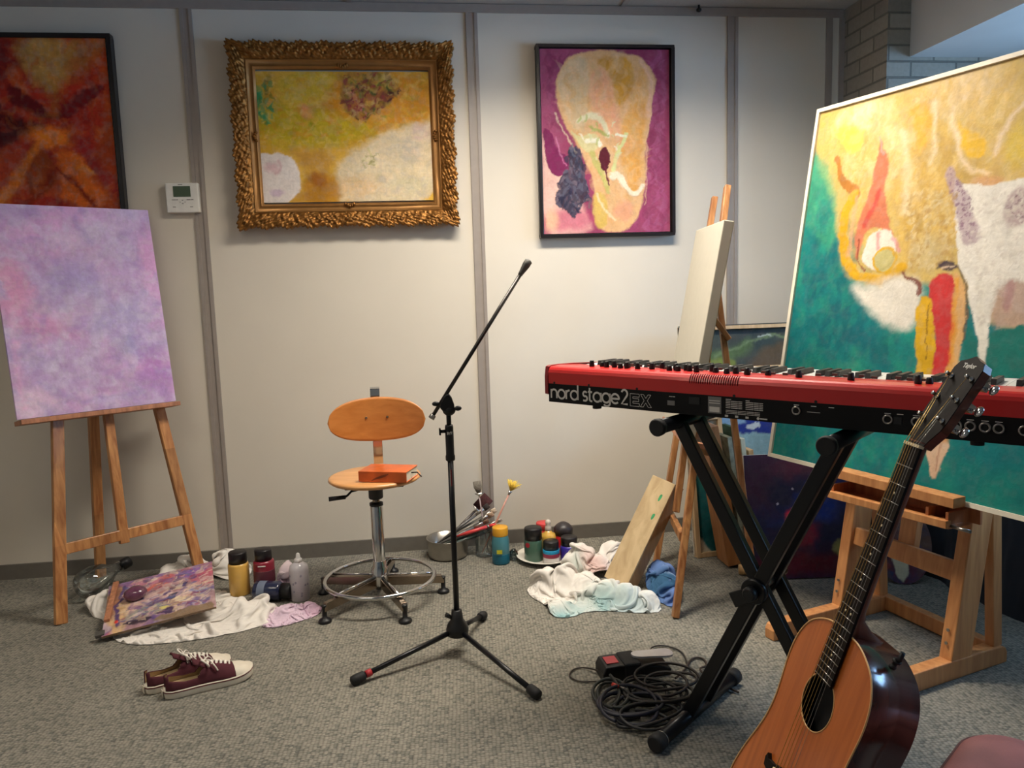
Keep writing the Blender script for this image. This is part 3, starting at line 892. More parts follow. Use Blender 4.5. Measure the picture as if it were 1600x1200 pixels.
sl = mb.build('inner_moulding', M['gilt_smooth'], t)
for px_, pz in ((-0.2415, 2.165), (-0.2415, 1.583), (-0.622, 1.875), (0.139, 1.875)):
    o_ = MB()
    for k in range(5):
        a = (k - 2) * 0.009
        if abs(px_ + .2415) < .01: o_.ball((px_ + a, WY - 0.034, pz + 0.004 * abs(k - 2) - 0.004), .006, .008, .009, 10, 6)
        else: o_.ball((px_ + 0.004 * abs(k - 2) - 0.004, WY - 0.034, pz + a), .009, .008, .006, 10, 6)
    o_.build('ornament', M['gilt'], t)

# 3 magenta abstract with pale oval
t = thing('framed_painting', 'magenta abstract painting with pale orange oval in black frame', 'painting', (0.91, WY, 1.42))
P = Paint(.59, .804, .0026, (142, 54, 88), 31)
P.fin = dict(amp=.0055, f=60, tone=.10, dry=.06)
P.fillnoise((160, 74, 108), 5, .4, .65, .8, 1.5).fillnoise((124, 42, 78), 6, .5, .75, .8, 1.2)
P.poly(((-0.0038,0.4520),(0.0238,0.3964),(0.0647,0.2844),(0.1373,0.2555),(0.2076,0.0699),(0.2211,-0.0050),(-0.0159,-0.0056)), (214, 172, 158), .03, 1, .01, mottle=.08)
P.blob((0.1183,0.0573), .12, .05, (188, 80, 112), 1.0, 0, .75)
P.blob((0.0357,0.0589), .03, .05, (222, 176, 140), 1.0, 0, .8)
P.poly(((-0.0005,0.4658),(0.0455,0.4517),(0.0665,0.3599),(0.1189,0.3539),(0.1231,0.2753),(0.0786,0.2534),(0.0294,0.2764),(0.0136,0.3408)), (120, 22, 78), .006, 1, .006, relief=.0008, mottle=.2)
P.stroke(((0.0622,0.4239),(0.0780,0.3542),(0.1061,0.3036)), .006, (190, 110, 150), .006, .7, .004, relief=.001)
dabs(P, ((0.5147,0.7971),(0.5920,0.7977),(0.5750,0.0049),(0.4015,0.0027),(0.4640,0.1801),(0.4878,0.4636)), [(120, 36, 72), (156, 70, 110), (134, 50, 90), (170, 90, 130)], 120, .02, 10, (70, 110), .35, 4, .0003)
dabs(P, ((0.0138,0.7934),(0.1632,0.7891),(0.0679,0.6579),(0.0865,0.4654),(0.0110,0.4657)), [(120, 36, 72), (156, 70, 110), (134, 50, 90)], 60, .02, 11, (60, 120), .35, 3, .0003)
# oval
P.poly(((0.0592,0.6579),(0.1047,0.7507),(0.1778,0.7946),(0.3088,0.8065),(0.4259,0.7855),(0.5023,0.7420),(0.5315,0.6730),(0.5065,0.5476),(0.4876,0.4354),(0.4742,0.2941),(0.4670,0.1800),(0.4476,0.0654),(0.3713,0.0034),(0.2512,0.0059),(0.2319,0.0980),(0.2399,0.2118),(0.1977,0.3251),(0.1322,0.4235),(0.0823,0.5345)), (214, 168, 118), .012, 1, .006, mottle=.06, smooth=2)
P.poly(((0.0679,0.6579),(0.1161,0.7453),(0.1921,0.7839),(0.2198,0.7131),(0.2031,0.6033),(0.2156,0.4926),(0.1702,0.4233),(0.0997,0.5345)), (206, 180, 140), .02, .9, .006, mottle=.1)
P.poly(((0.2496,0.7543),(0.3231,0.7821),(0.4109,0.7635),(0.4306,0.6865),(0.4089,0.6034),(0.3490,0.5479),(0.3208,0.6310),(0.3015,0.7135)), (196, 140, 40), .02, .95, .008, mottle=.25)
P.poly(((0.2198,0.7131),(0.2930,0.7272),(0.3414,0.6310),(0.3393,0.4922),(0.3175,0.4224),(0.2589,0.4507),(0.2169,0.5619)), (224, 160, 120), .02, .9, .008, mottle=.08)
P.poly(((0.4549,0.7417),(0.4989,0.6867),(0.4758,0.4636),(0.4492,0.2089),(0.4184,0.1521),(0.3547,0.3236),(0.3686,0.4641),(0.4238,0.6034)), (214, 154, 70), .03, .9, .01, mottle=.12)
P.stroke(((0.4610,0.7528),(0.5137,0.6812),(0.4884,0.5197)), .02, (224, 178, 150), .02, .7)
P.stroke(((0.3401,0.5479),(0.3446,0.4502),(0.3765,0.3939)), .03, (220, 150, 120), .03, .7)
dabs(P, ((0.0749,0.7125),(0.3378,0.7849),(0.4845,0.7419),(0.5063,0.5196),(0.4609,0.1801),(0.2670,0.0544),(0.1694,0.3814),(0.0855,0.5483)), [(222, 180, 130), (214, 160, 110), (200, 170, 120), (226, 190, 150), (210, 150, 70)], 260, .022, 8, (60, 120), .22, 3.4, .0003)
P.stroke(((0.1716,0.4928),(0.2309,0.5259),(0.2803,0.4980),(0.3029,0.4309)), .024, (214, 206, 168), .014, .95, .008, relief=.0012)
P.stroke(((0.2298,0.4703),(0.2678,0.4506),(0.3029,0.4309)), .014, (160, 164, 80), .01, .85, .008, relief=.0008)
P.poly(((0.1214,0.4652),(0.1702,0.4233),(0.2295,0.4508),(0.2729,0.4031),(0.2575,0.3667),(0.2129,0.3531),(0.1694,0.3814)), (206, 196, 140), .012, .9, .008, relief=.0008)
P.stroke(((0.2081,0.4091),(0.2494,0.4144),(0.2667,0.3863)), .022, (226, 220, 196), .01, .95, .005, relief=.0012)
P.stroke(((0.3860,0.4360),(0.3615,0.3856),(0.3368,0.3238),(0.3301,0.2730)), .016, (204, 206, 140), .008, .95, .006, relief=.0012)
P.stroke(((0.3445,0.4418),(0.3830,0.4304)), .010, (226, 224, 196), .006, .95, .005, relief=.001)
P.stroke(((0.2306,0.3529),(0.2532,0.2908),(0.2849,0.2395),(0.2989,0.1825)), (.028, .02), (190, 180, 104), .012, .95, .006, relief=.0008, mottle=.15)
P.poly(((0.2335,0.1835),(0.2927,0.1684),(0.3029,0.0537),(0.2601,0.0057),(0.2311,0.0551)), (206, 172, 84), .015, .9, .008)
P.stroke(((0.2451,0.1691),(0.2826,0.0971),(0.3329,0.0560)), .008, (224, 208, 170), .01, .8)
P.blob((0.3726,0.0955), .045, .045, (214, 150, 116), .8, 0, .8)
P.stroke(((0.3239,0.2532),(0.3539,0.2670),(0.3771,0.2099),(0.4245,0.1578),(0.4612,0.2087)), (.034, .012), (228, 214, 186), .008, 1, .005, relief=.0015, mottle=.08)
dabs(P, ((0.1719,0.5066),(0.3190,0.5201),(0.3769,0.4220),(0.3448,0.2529),(0.2847,0.2253),(0.1697,0.3954)), [(206, 206, 160), (170, 176, 96), (226, 220, 196), (216, 190, 140)], 22, .010, 9, (40, 140), .7, 3.0, .001, .25)
P.poly(((0.2724,0.3750),(0.3021,0.3832),(0.3101,0.3241),(0.3004,0.2733),(0.2736,0.2736),(0.2597,0.3245)), (84, 10, 30), .004, 1, .005, relief=.0006)
P.stroke(((0.2888,0.2904),(0.3053,0.2109)), .009, (100, 16, 44), .004, .95)
P.poly(((0.1140,0.3930),(0.1694,0.3814),(0.1885,0.3112),(0.1984,0.2123),(0.2208,0.1410),(0.1791,0.1331),(0.1488,0.0995),(0.1540,0.0652),(0.1187,0.0773),(0.1077,0.1144),(0.0550,0.1239),(0.0505,0.1805),(0.0865,0.2138),(0.0635,0.2367),(0.0996,0.2756),(0.1234,0.2922)), (62, 56, 74), .005, .98, .011, relief=.0012, mottle=.4, f=40)
P.stroke(((0.1253,0.3762),(0.1594,0.3255),(0.1665,0.2410)), .012, (76, 84, 104), .008, .8, .01, relief=.001)
P.stroke(((0.1645,0.1419),(0.2240,0.1552),(0.2143,0.1126)), .010, (112, 92, 96), .008, .8, .008)
P.stroke(((0.4609,0.7418),(0.5195,0.6591),(0.4941,0.4916),(0.4769,0.2656),(0.4725,0.1225)), .004, (232, 190, 150), .006, .6)
P.stroke(((0.0649,0.5345),(0.1088,0.4236),(0.1541,0.3536)), .006, (226, 202, 170), .008, .7)
dabs(P, ((0.1138,0.3874),(0.1693,0.3758),(0.1941,0.2914),(0.2038,0.1839),(0.2145,0.1212),(0.1485,0.0853),(0.0667,0.1237),(0.0503,0.1749),(0.0995,0.2700)), [(46, 44, 66), (84, 82, 100), (60, 40, 56), (104, 92, 104), (34, 34, 60), (92, 70, 84)], 110, .013, 7, (30, 150), .8, 2.4, .001, .25)
painted_panel('canvas', P, (.615, 3.513, 1.440), (1, 0, 0), (0, 0, 1), .02, M['oil'], t)
black_frame(t, .597, 1.226, 1.422, 2.262, .014, WY - .002, 3.500, M['blackframe'])

# ------------------------------------------------------------------ big painting on studio easel
BB = (1.3407,2.7448,0.5479); BD = (0.2916,-0.9565,0.0000); BU = (0.1615,0.0492,0.9856)
t = thing('framed_painting', 'very large yellow and teal painting in thin cream frame on studio easel', 'painting', (BB[0], BB[1], BB[2]))
BW, BH = 1.5, 1.2844
P = Paint(BW, BH, .0034, (8, 116, 120), 41)
P.fin = dict(amp=.007, f=45, tone=.10, dry=.10)
P.fillnoise((30, 148, 128), 4, .45, .75, .8).fillnoise((6, 90, 104), 5, .5, .75, .7).fillnoise((60, 160, 110), 9, .6, .9, .5)
P.poly(((-0.0543,1.3594),(0.0597,1.4019),(0.7211,1.4495),(1.0396,1.4341),(1.1899,0.3842),(0.7660,0.5187),(0.7201,0.5645),(0.6622,0.6121),(0.5280,0.6437),(0.4396,0.6143),(0.2958,0.6376),(0.2136,0.6841),(0.1577,0.8346),(0.0961,0.9789),(0.0138,1.0793)), (206, 176, 100), .03, 1, .012, mottle=.07)
P.poly(((-0.0385,1.1403),(0.0556,1.1010),(0.1304,0.9517),(0.1735,0.8106),(0.1215,0.7451),(-0.0358,0.9229)), (70, 168, 124), .04, .75, .015)
P.poly(((0.3399,1.1186),(0.5363,1.1219),(0.7248,0.9556),(0.6128,0.9142),(0.6281,0.7193),(0.5211,0.6843),(0.4366,0.7706),(0.3701,0.9446)), (192, 158, 82), .05, .9, .016, mottle=.18)
P.poly(((0.5670,1.1937),(0.7536,1.2412),(0.9229,1.2299),(0.9767,0.8686),(0.7308,0.9179),(0.6354,1.0260)), (214, 180, 100), .05, .6, .016, mottle=.12)
P.blob((0.2031,1.2325), .10, .05, (240, 222, 180), 1.2, 0, .8)
P.blob((0.3217,1.0792), .06, .12, (238, 216, 160), 1.1, 0, .7)
P.blob((0.5604,1.2341), .12, .07, (232, 206, 166), 1.2, 0, .7)
dabs(P, ((-0.0835,1.0014),(0.1082,0.9774),(0.4558,0.5205),(0.5600,0.3215),(0.6200,-0.0314),(0.0223,0.0237)), [(10, 100, 110), (20, 140, 130), (6, 92, 100), (40, 150, 120)], 420, .03, 16, (40, 140), .22, 2.6, .0003)
dabs(P, ((-0.0031,1.2529),(0.7317,1.2652),(0.7844,0.9288),(0.6095,0.9339),(0.6239,0.7195),(0.4748,0.6860),(0.1959,0.9664)), [(226, 190, 110), (206, 168, 84), (232, 208, 150), (214, 172, 70), (196, 160, 96)], 520, .022, 13, (50, 130), .25, 3.2, .0004)
P.poly(((0.0687,1.2242),(0.2096,1.1957),(0.2187,1.1144),(0.1586,1.1114),(0.1027,1.1669)), (238, 208, 84), .018, .9, .012)
P.poly(((0.3776,1.2265),(0.4576,1.2227),(0.4817,1.1327),(0.4742,1.0695),(0.4434,1.0893),(0.4017,1.1694)), (228, 170, 60), .025, .9, .012, mottle=.1)
P.poly(((0.5590,1.1525),(0.6075,1.0981),(0.6500,1.0841),(0.6807,1.0521),(0.6697,1.0108),(0.6161,1.0197),(0.5874,1.0691)), (232, 184, 34), .016, .95, .01)
P.stroke(((0.4817,1.2131),(0.5007,1.0990),(0.4985,1.0191)), .014, (236, 214, 170), .02, .8, .01)
P.stroke(((0.5473,1.1589),(0.5754,1.0654),(0.6216,0.9862),(0.6954,0.9599)), .014, (236, 210, 170), .02, .8, .01)
P.stroke(((0.7142,1.0219),(0.7364,1.1186),(0.8020,1.1577)), .016, (236, 212, 178), .02, .8, .01)
P.stroke(((0.3743,1.1332),(0.4174,1.0216),(0.4306,0.8749)), .03, (234, 212, 168), .03, .7, .01)
P.blob((0.7869,1.0273), .05, .06, (220, 190, 70), .8, 0, .8)
P.blob((0.6901,0.9326), .05, .02, (216, 160, 110), 1.0, 0, .8)
P.blob((0.5380,0.7439), .06, .05, (200, 180, 130), 1.0, 0, .7, mottle=.2)
P.stroke(((0.1015,1.0935),(0.1370,1.0422),(0.1688,0.9924),(0.2193,0.9590)), (.022, .038), (184, 118, 44), .008, .95, .008, relief=.001, mottle=.2)
P.stroke(((0.2097,0.9513),(0.1856,0.9001),(0.1900,0.7981),(0.2207,0.7064),(0.3064,0.6527),(0.3950,0.6592),(0.4455,0.6912)), .032, (216, 166, 30), .01, 1, .008, relief=.0008, mottle=.1)
P.stroke(((0.2234,0.9363),(0.2222,0.8518),(0.2258,0.7398)), .014, (224, 168, 124), .012, .7, .006)
P.poly(((0.2924,1.1446),(0.3191,1.0797),(0.3472,0.9474),(0.3642,0.8499),(0.4142,0.7888),(0.3582,0.8270),(0.3047,0.8401),(0.2696,0.7992),(0.2596,0.7048),(0.2318,0.8286),(0.2598,0.9145),(0.2885,1.0199)), (206, 116, 84), .012, .95, .008, relief=.0005, mottle=.15)
P.stroke(((0.3161,0.9513),(0.2961,0.8887),(0.2779,0.8425)), .02, (208, 70, 62), .015, .8)
P.stroke(((0.2932,1.1401),(0.3112,1.0810)), .008, (186, 160, 150), .008, .8)
P.blob((0.3506,0.7548), .066, .072, (232, 222, 206), .12, 0, 1, .004, relief=.0008)
P.stroke(((0.3407,0.8113),(0.3439,0.7638)), .016, (214, 130, 130), .012, .7)
P.stroke(((0.3994,0.7899),(0.4264,0.7462)), .014, (216, 140, 150), .012, .7)
P.stroke(((0.2599,0.7933),(0.2570,0.7492),(0.2759,0.7042),(0.3063,0.6833)), .006, (140, 60, 40), .004, .8, .006)
P.blob((0.3770,0.7193), .046, .044, (214, 168, 40), .1, 0, 1, .003, relief=.0006)
P.blob((0.3774,0.7171), .036, .035, (196, 184, 122), .15, 0, 1, .004, mottle=.15)
P.poly(((0.2334,0.6365),(0.3488,0.6345),(0.4298,0.6709),(0.5175,0.6520),(0.5382,0.5830),(0.5304,0.5223),(0.4976,0.4845),(0.4223,0.5028),(0.3366,0.5567)), (226, 218, 204), .045, 1, .014)
P.stroke(((0.4525,0.6785),(0.5005,0.6443),(0.5293,0.6356),(0.5251,0.6073)), (.008, .018), (120, 54, 44), .008, .9, .01)
P.poly(((0.5219,0.5993),(0.5812,0.5911),(0.6034,0.4845),(0.6216,0.3237),(0.5607,0.3175),(0.5396,0.4415)), (216, 168, 26), .008, 1, .008, mottle=.15)
P.stroke(((0.5623,0.5731),(0.5751,0.4834),(0.5819,0.4038)), .005, (120, 84, 20), .005, .8, .012)
P.poly(((0.5549,0.6431),(0.5891,0.6740),(0.6239,0.6689),(0.6441,0.6219),(0.6685,0.4485),(0.6676,0.3283),(0.6174,0.3232),(0.6077,0.4847),(0.5650,0.5831)), (202, 50, 50), .01, 1, .006, mottle=.12)
P.poly(((0.6232,0.6729),(0.6543,0.6603),(0.6912,0.5833),(0.7027,0.4884),(0.6950,0.4117),(0.6960,0.3312),(0.6552,0.3271),(0.6707,0.4100),(0.6537,0.5639)), (222, 172, 112), .012, .95, .008, mottle=.1)
P.stroke(((0.6451,0.6412),(0.6600,0.5254),(0.6720,0.3520)), .016, (228, 160, 50), .012, .8)
P.stroke(((0.5790,0.6822),(0.6132,0.7083),(0.6499,0.6874),(0.6810,0.6214),(0.7005,0.5263),(0.6998,0.4692)), .008, (84, 74, 62), .008, .85, .006)
P.blob((0.6115,0.6928), .034, .014, (62, 44, 62), .5, -10, .9, .006)
P.stroke(((0.5957,0.6856),(0.6326,0.6919)), .006, (220, 190, 160), .004, .8, .006)
P.poly(((0.5836,0.9647),(0.6312,0.9272),(0.7296,0.9254),(0.9671,0.9332),(1.0192,0.5838),(0.8644,0.5303),(0.7720,0.6110),(0.7702,0.5280),(0.7746,0.4060),(0.7594,0.4049),(0.7203,0.5268),(0.6810,0.6214),(0.6407,0.7186),(0.6130,0.8367)), (232, 226, 214), .008, 1, .006, mottle=.05)
P.poly(((0.7666,0.5981),(0.7974,0.6380),(0.8478,0.6370),(0.9833,0.6173),(1.0110,0.4336),(0.8980,0.4257),(0.8699,0.4949),(0.8229,0.5112),(0.7755,0.4949)), (188, 158, 142), .02, .9, .01, mottle=.2)
P.poly(((0.7005,0.5263),(0.7263,0.4893),(0.7538,0.4157),(0.7663,0.3383),(0.7199,0.3336),(0.7024,0.4408)), (14, 112, 104), .012, .95, .006)
P.poly(((0.7648,0.4908),(0.8144,0.5073),(0.8666,0.5161),(0.9426,0.4633),(1.0209,0.3674),(0.7814,0.3398),(0.7728,0.4170)), (16, 116, 106), .012, 1, .008, mottle=.15)
P.stroke(((0.7177,0.6397),(0.7416,0.5273),(0.7733,0.3427)), (.028, .014), (228, 222, 208), .01, 1, .004)
P.stroke(((0.5672,0.9867),(0.6000,0.9158),(0.6423,0.8339),(0.6757,0.7776)), (.03, .06), (176, 152, 160), .012, .8, .006)
P.speckle(((0.5507,1.0089),(0.5833,0.9920),(0.6607,0.8702),(0.7003,0.7720),(0.6578,0.7637),(0.6146,0.8269),(0.5785,0.9185)), (132, 96, 120))
P.blob((0.8010,0.8457), .04, .055, (182, 158, 158), .4, 0, .85, .01)
P.speckle(((0.7637,0.8862),(0.8070,0.8988),(0.8551,0.8136),(0.8231,0.7952),(0.7810,0.8116)), (134, 104, 116))
P.stroke(((0.8076,0.6197),(0.8052,0.5653)), .03, (176, 130, 132), .02, .7)
P.poly(((0.6205,0.1488),(0.7073,0.1634),(0.6878,0.1057),(0.6684,0.0314),(0.6436,0.0894)), (218, 184, 154), .008, 1, .006, mottle=.1)
P.stroke(((0.6694,0.1532),(0.6727,0.0696)), .004, (170, 110, 90), .004, .7)
P.poly(((0.5777,0.3233),(0.7074,0.3362),(0.7158,0.1610),(0.6211,0.1450)), (212, 150, 90), .02, .95, .01)
dabs(P, ((0.4075,0.9399),(0.6022,0.9155),(0.6272,0.6999),(0.4748,0.6860)), [(186, 150, 84), (206, 186, 140), (170, 130, 60), (220, 200, 150)], 260, .010, 14, (0, 180), .4, 1.6, .0005)
dabs(P, ((0.6544,0.9090),(0.8084,0.8897),(0.8478,0.6370),(0.7781,0.6201),(0.7419,0.4899),(0.6654,0.7174)), [(236, 230, 218), (222, 214, 200), (210, 200, 190)], 200, .010, 15, (0, 180), .5, 1.6, .0006)
P.col *= .87
painted_panel('canvas', P, BB, BD, BU, .018, M['oil'], t)
# floater frame
vB = Vector(BB); vd = Vector(BD); vu = Vector(BU); vn = vd.cross(vu)
f = MB(); fw = .014
for a0, a1, side in (((-fw, -fw), (BW + fw, -fw), vu), ((-fw, BH + fw), (BW + fw, BH + fw), vu)):
    f.beam(vB + vd * a0[0] + vu * (a0[1] + (fw / 2 if a0[1] < 0 else -fw / 2)) - vn * .008, vB + vd * a1[0] + vu * (a1[1] + (fw / 2 if a1[1] < 0 else -fw / 2)) - vn * .008, fw, .034, vu)
for a0 in (-fw / 2, BW + fw / 2):
    f.beam(vB + vd * a0 + vu * 0 - vn * .008, vB + vd * a0 + vu * BH - vn * .008, fw, .034, vd)
M['creamframe'] = plain('cream_frame', (226, 216, 196), rough=0.5)
f.build('frame', M['creamframe'], t, .0015)

# ------------------------------------------------------------------ lavender canvas on left easel
LB = (-1.4587,3.0376,0.7752); LD = (0.8064,0.5914,0.0000); LU = (-0.0996,0.1359,0.9857)
P = Paint(.5751, .8103, .003, (172, 146, 188), 51)
P.fin = dict(amp=.008, f=50, tone=.10, dry=.15)
P.fillnoise((196, 150, 194), 4, .4, .65, .85).fillnoise((146, 140, 184), 4.5, .5, .75, .85).fillnoise((202, 152, 186), 5, .52, .8, .7)
P.fillnoise((186, 176, 204), 10, .5, .8, .6).fillnoise((158, 122, 176), 13, .55, .85, .5)
P.blob((0.2214,0.5126), .13, .10, (138, 138, 182), 1.4, 20, .6, .03)
P.blob((0.4009,0.3787), .12, .08, (156, 152, 192), 1.4, 0, .6, .03)
P.blob((0.0373,0.4915), .06, .12, (200, 134, 168), 1.3, 0, .65, .03)
P.blob((0.1335,0.3414), .10, .04, (188, 124, 168), 1.3, -20, .5, .03)
P.blob((0.5161,0.1319), .06, .10, (160, 110, 178), 1.3, 0, .7, .03)
P.blob((0.5585,0.6154), .05, .12, (196, 142, 188), 1.3, 0, .7, .03)
P.blob((0.0340,0.0579), .10, .05, (208, 180, 204), 1.3, 0, .8, .03)
P.stroke(((0.0844,0.1247),(0.1637,0.0715),(0.2942,0.0305),(0.4428,0.0597)), .02, (146, 130, 184), .03, .5, .02)
P.stroke(((0.0384,0.4191),(0.0306,0.2268),(0.0229,0.0352)), .02, (206, 158, 194), .03, .6, .01)
P.fillnoise((190, 178, 206), 26, .5, .75, .55).fillnoise((150, 128, 180), 24, .52, .78, .5)
P.col = np.clip(P.col * 1.3, 0, 1)
P.rel += 0.0012 * fbm(P.x * 60, P.y * 60, 3, 3)
o = painted_panel('canvas', P, LB, LD, LU, .018, M['oil'], None, side_paint=True)
tag(o, 'lavender and pink mottled square canvas standing on the left wooden easel', 'canvas')

# ------------------------------------------------------------------ blank canvas on middle easel
HB = (1.0157,3.0534,0.6560); HD = (-0.1736,-0.9848,0.0000); HU = (0.1727,-0.0305,0.9845)
hB = Vector(HB); hd = Vector(HD); hu = Vector(HU); hn = hd.cross(hu)
mb = MB().box(hB + hd * .245 + hu * .3825 - hn * .018, (.49, .765, .036), hd, hu, hn)
tag(mb.build('canvas', M['ivory'], None, .003), 'blank off-white stretched canvas on the easel behind the keyboard', 'canvas')

# ------------------------------------------------------------------ left easel (A-frame, canvas on its ledge)
def V(*a): return Vector(a)
F1 = Vector((-1.3590,2.9840,0.0000)); F2 = Vector((-0.9460,3.3570,0.0000)); ed = Vector((0.7421,0.6703,0.0000)); en = Vector((-0.6703,0.7421,0.0000)); eu = Vector((-0.1164,0.1289,0.9848))
t = thing('easel', 'wooden A-frame easel at left holding the lavender canvas', 'easel', (F1 + F2) / 2)
t.location.z = 0
def epos(a, u_, off=0.0): return F1 + ed * a + eu * u_ + en * off
EW = M['easel']
for a0, a1 in ((0.0, .20), (.5575, .44)):
    mb = MB().beam(epos(a0, 0), epos(a1, 1.47), .042, .026, ed); mb.build('leg', EW, t, .003)
MB().beam(epos(.271, .235, .0), epos(.318, 1.5, .0), .036, .024, ed).build('mast', EW, t, .003)
mb = MB().beam(F1 * 0 + Vector((-1.405, 3.49, 0.0)), epos(.318, 1.40, .03), .040, .026, ed)
mb.build('rear_leg', EW, t, .003)
MB().beam(epos(.03, .272, -.002), epos(.545, .268, -.002), .042, .02, eu).build('crossbar', EW, t, .003)
MB().beam(epos(.17, 1.30, .0), epos(.46, 1.30, .0), .04, .02, eu).build('top_rail', EW, t, .003)
lB = Vector(LB); lD = Vector(LD); lU = Vector(LU); lN = lD.cross(lU)
M['ledge'] = wood('paint_stained_ledge', (150, 98, 70), (196, 134, 100), rough=0.55)
ledge = MB().box(lB + lD * .30 - lU * .011 - lN * .055, (.58, .125, .018), lD, lN, lU)
ledge.build('ledge', M['ledge'], t, .002, 'ledge stained with pink paint')

# ------------------------------------------------------------------ middle easel (blank canvas)
G1 = Vector((0.8980,2.5850,0.0000)); G2 = Vector((1.0030,3.1330,0.0000)); gd = Vector((0.1882,0.9821,0.0000)); gn = Vector((0.9821,-0.1882,0.0000)); gu = Vector((0.1722,-0.0330,0.9845))
t = thing('easel', 'wooden A-frame easel in the middle holding the blank white canvas', 'easel', (.96, 2.85, 0))
MB().beam(G1, (1.262, 2.992, 1.575), .036, .024, gd).build('leg', EW, t, .003)
MB().beam(G2, (1.303, 3.222, 1.56), .036, .024, gd).build('leg', EW, t, .003)
mast0 = Vector((.995, 2.850, .31)) ; mast1 = Vector((1.205, 3.02, 1.33))
MB().beam(mast0, mast1, .036, .024, gd).build('mast', EW, t, .003)
MB().beam((.955, 2.67, .27), (1.045, 3.15, .27), .036, .02, (0, 0, 1)).build('crossbar', EW, t, .003)
MB().beam((1.262, 2.71, 0), (1.19, 2.93, 1.22), .034, .022, gd).build('rear_leg', EW, t, .003)
MB().beam((1.139, 2.868, 1.085), (1.218, 2.87, .98), .03, .02, gd).build('brace', EW, t, .003)
MB().box(hB + hd * .25 - hu * .010 - hn * .045, (.52, .095, .018), hd, hn, hu).build('ledge', M['ledge'], t, .002, 'ledge stained with pink paint')
MB().beam(hB + hd * .485 - hn * .045 - hu * .028, hB + hd * .485 - hn * .105 - hu * .028, .03, .034, (0, 0, 1)).build('ledge_block', EW, t, .003)

# ------------------------------------------------------------------ studio easel (big painting)
BK = M['beech']
bd = Vector(BD); bu = Vector(BU); bn = bd.cross(Vector((0, 0, 1))).normalized()   # bn horizontal, to the front
U = [Vector((1.434, 2.447, .06)), Vector((1.534, 2.018, .06))]
t = thing('studio_easel', 'heavy beech H-frame easel with tray under the large painting', 'easel', (1.52, 2.2, 0))
for k, u0 in enumerate(U):
    base = u0 - bn * .045
    MB().beam(base - Vector((0, 0, .03)), base + bu * (.62 if k else .60), .042, .09, bd).build('upright', BK, t, .004)
    # foot with rounded ends
    L0, L1 = .30, .26
    side = []
    pts = chaikin([(-L1, 0), (-L1, .045), (-L1 + .03, .06), (L0 - .03, .06), (L0, .045), (L0, 0)], 1)
    off = -.021
    mb = MB().prism(pts, u0 - Vector((0, 0, .06)) + bd * off, bn, (0, 0, 1), bd, .044)
    mb.build('foot', BK, t, .004)
    MB().beam(u0 - bn * .225 - Vector((0, 0, .005)), u0 - bn * .08 + bu * .60, .03, .04, bd).build('brace', BK, t, .003)
    for z_ in (.05, .09):
        MB().cyl(base + bn * .046 + bu * z_, base + bn * .049 + bu * z_, .005, 12).build('bolt', M['steel'], t)
MB().beam(U[0] - bn * .24 - V(0, 0, .03), U[1] - bn * .24 - V(0, 0, .03), .05, .035, (0, 0, 1)).build('rear_crossbar', BK, t, .003)
MB().beam(U[0] - bn * .03 + bu * .25 + bd * .015, U[1] - bn * .03 + bu * .255 - bd * .015, .06, .024, bu).build('crossboard', BK, t, .003)
mc = (U[0] + U[1]) / 2
MB().beam(mc - bn * .05 + bu * .22, mc - bn * .045 + bu * 1.58, .06, .03, bd).build('mast', BK, t, .003)
# tray
T0 = Vector((1.384, 2.428, .552)); T1 = Vector((1.522, 1.975, .552))
td = (T1 - T0).normalized()
MB().beam(T0 - bn * .012, T1 - bn * .012, .030, .052, (0, 0, 1)).build('ledge', BK, t, .002)
q0 = Vector((1.378, 2.400, .478)); q1 = Vector((1.508, 1.987, .486))
MB().beam(q0, q1, .024, .022, (0, 0, 1)).build('tray_lip', BK, t, .002)
M['beech_dark'] = wood('beech_tray_inside', (150, 84, 44), (184, 112, 66), rough=0.5)
mb = MB()
mb.beam(q0 - bn * .05 + V(0, 0, -.006), q1 - bn * .05 + V(0, 0, -.006), .10, .008, bn)
mb.beam(q0 - bn * .098 + V(0, 0, .03), q1 - bn * .098 + bd * .03 + V(0, 0, .03), .075, .01, (0, 0, 1))
for q_ in (q0 + bd * .012, q1 - bd * .07, q1 - bd * .006):
    mb.beam(q_ + V(0, 0, .01), q_ - bn * .1 + V(0, 0, .01), .05, .01, (0, 0, 1))
mb.build('tray', M['beech_dark'], t, .001)
MB().cyl(q1 + bd * .0 - bn * .01 - V(0, 0, .006), q1 + bd * .06 - bn * .01 - V(0, 0, .006), .005).build('clamp_rod', M['steel'], t)

# ------------------------------------------------------------------ stage keyboard
KB = Vector((0.3875,2.2585,0.8630)); kd = Vector((0.6560,-0.7550,0.0000)).normalized(); ku = Vector((0, 0, 1)); kn = ku.cross(kd)   # kn: towards the player (away from camera)
KL, KDp, KH = 1.287, .334, .105
M['nordred'] = plain('red_lacquered_metal', (196, 26, 24), rough=0.38, var=0.02, coat=0.25, spec=0.5)
M['nordredend'] = plain('dark_red_end_block', (140, 22, 26), rough=0.4, var=0.03, coat=0.2)
M['kblack'] = plain('black_steel_panel', (9, 8, 10), rough=0.55, spec=0.25)
M['ink'] = plain('white_print', (214, 210, 204), rough=0.6, var=0.02)
M['greyprint'] = plain('grey_print', (120, 118, 116), rough=0.6, var=0.02)
t = thing('stage_keyboard', 'red stage keyboard seen from behind on black X-stand', 'keyboard', KB + kd * .64 + kn * .17)
def kp(s_, d_, z_): return KB + kd * s_ + kn * d_ + ku * z_
# lower black body
prof = [(.0, .0), (.0, .056), (.02, .060), (KDp, .050), (KDp, .012), (.30, 0)]
MB().prism(prof, kp(.012, 0, 0), kn, ku, kd, KL - .024).build('rear_panel', M['kblack'], t, .001)
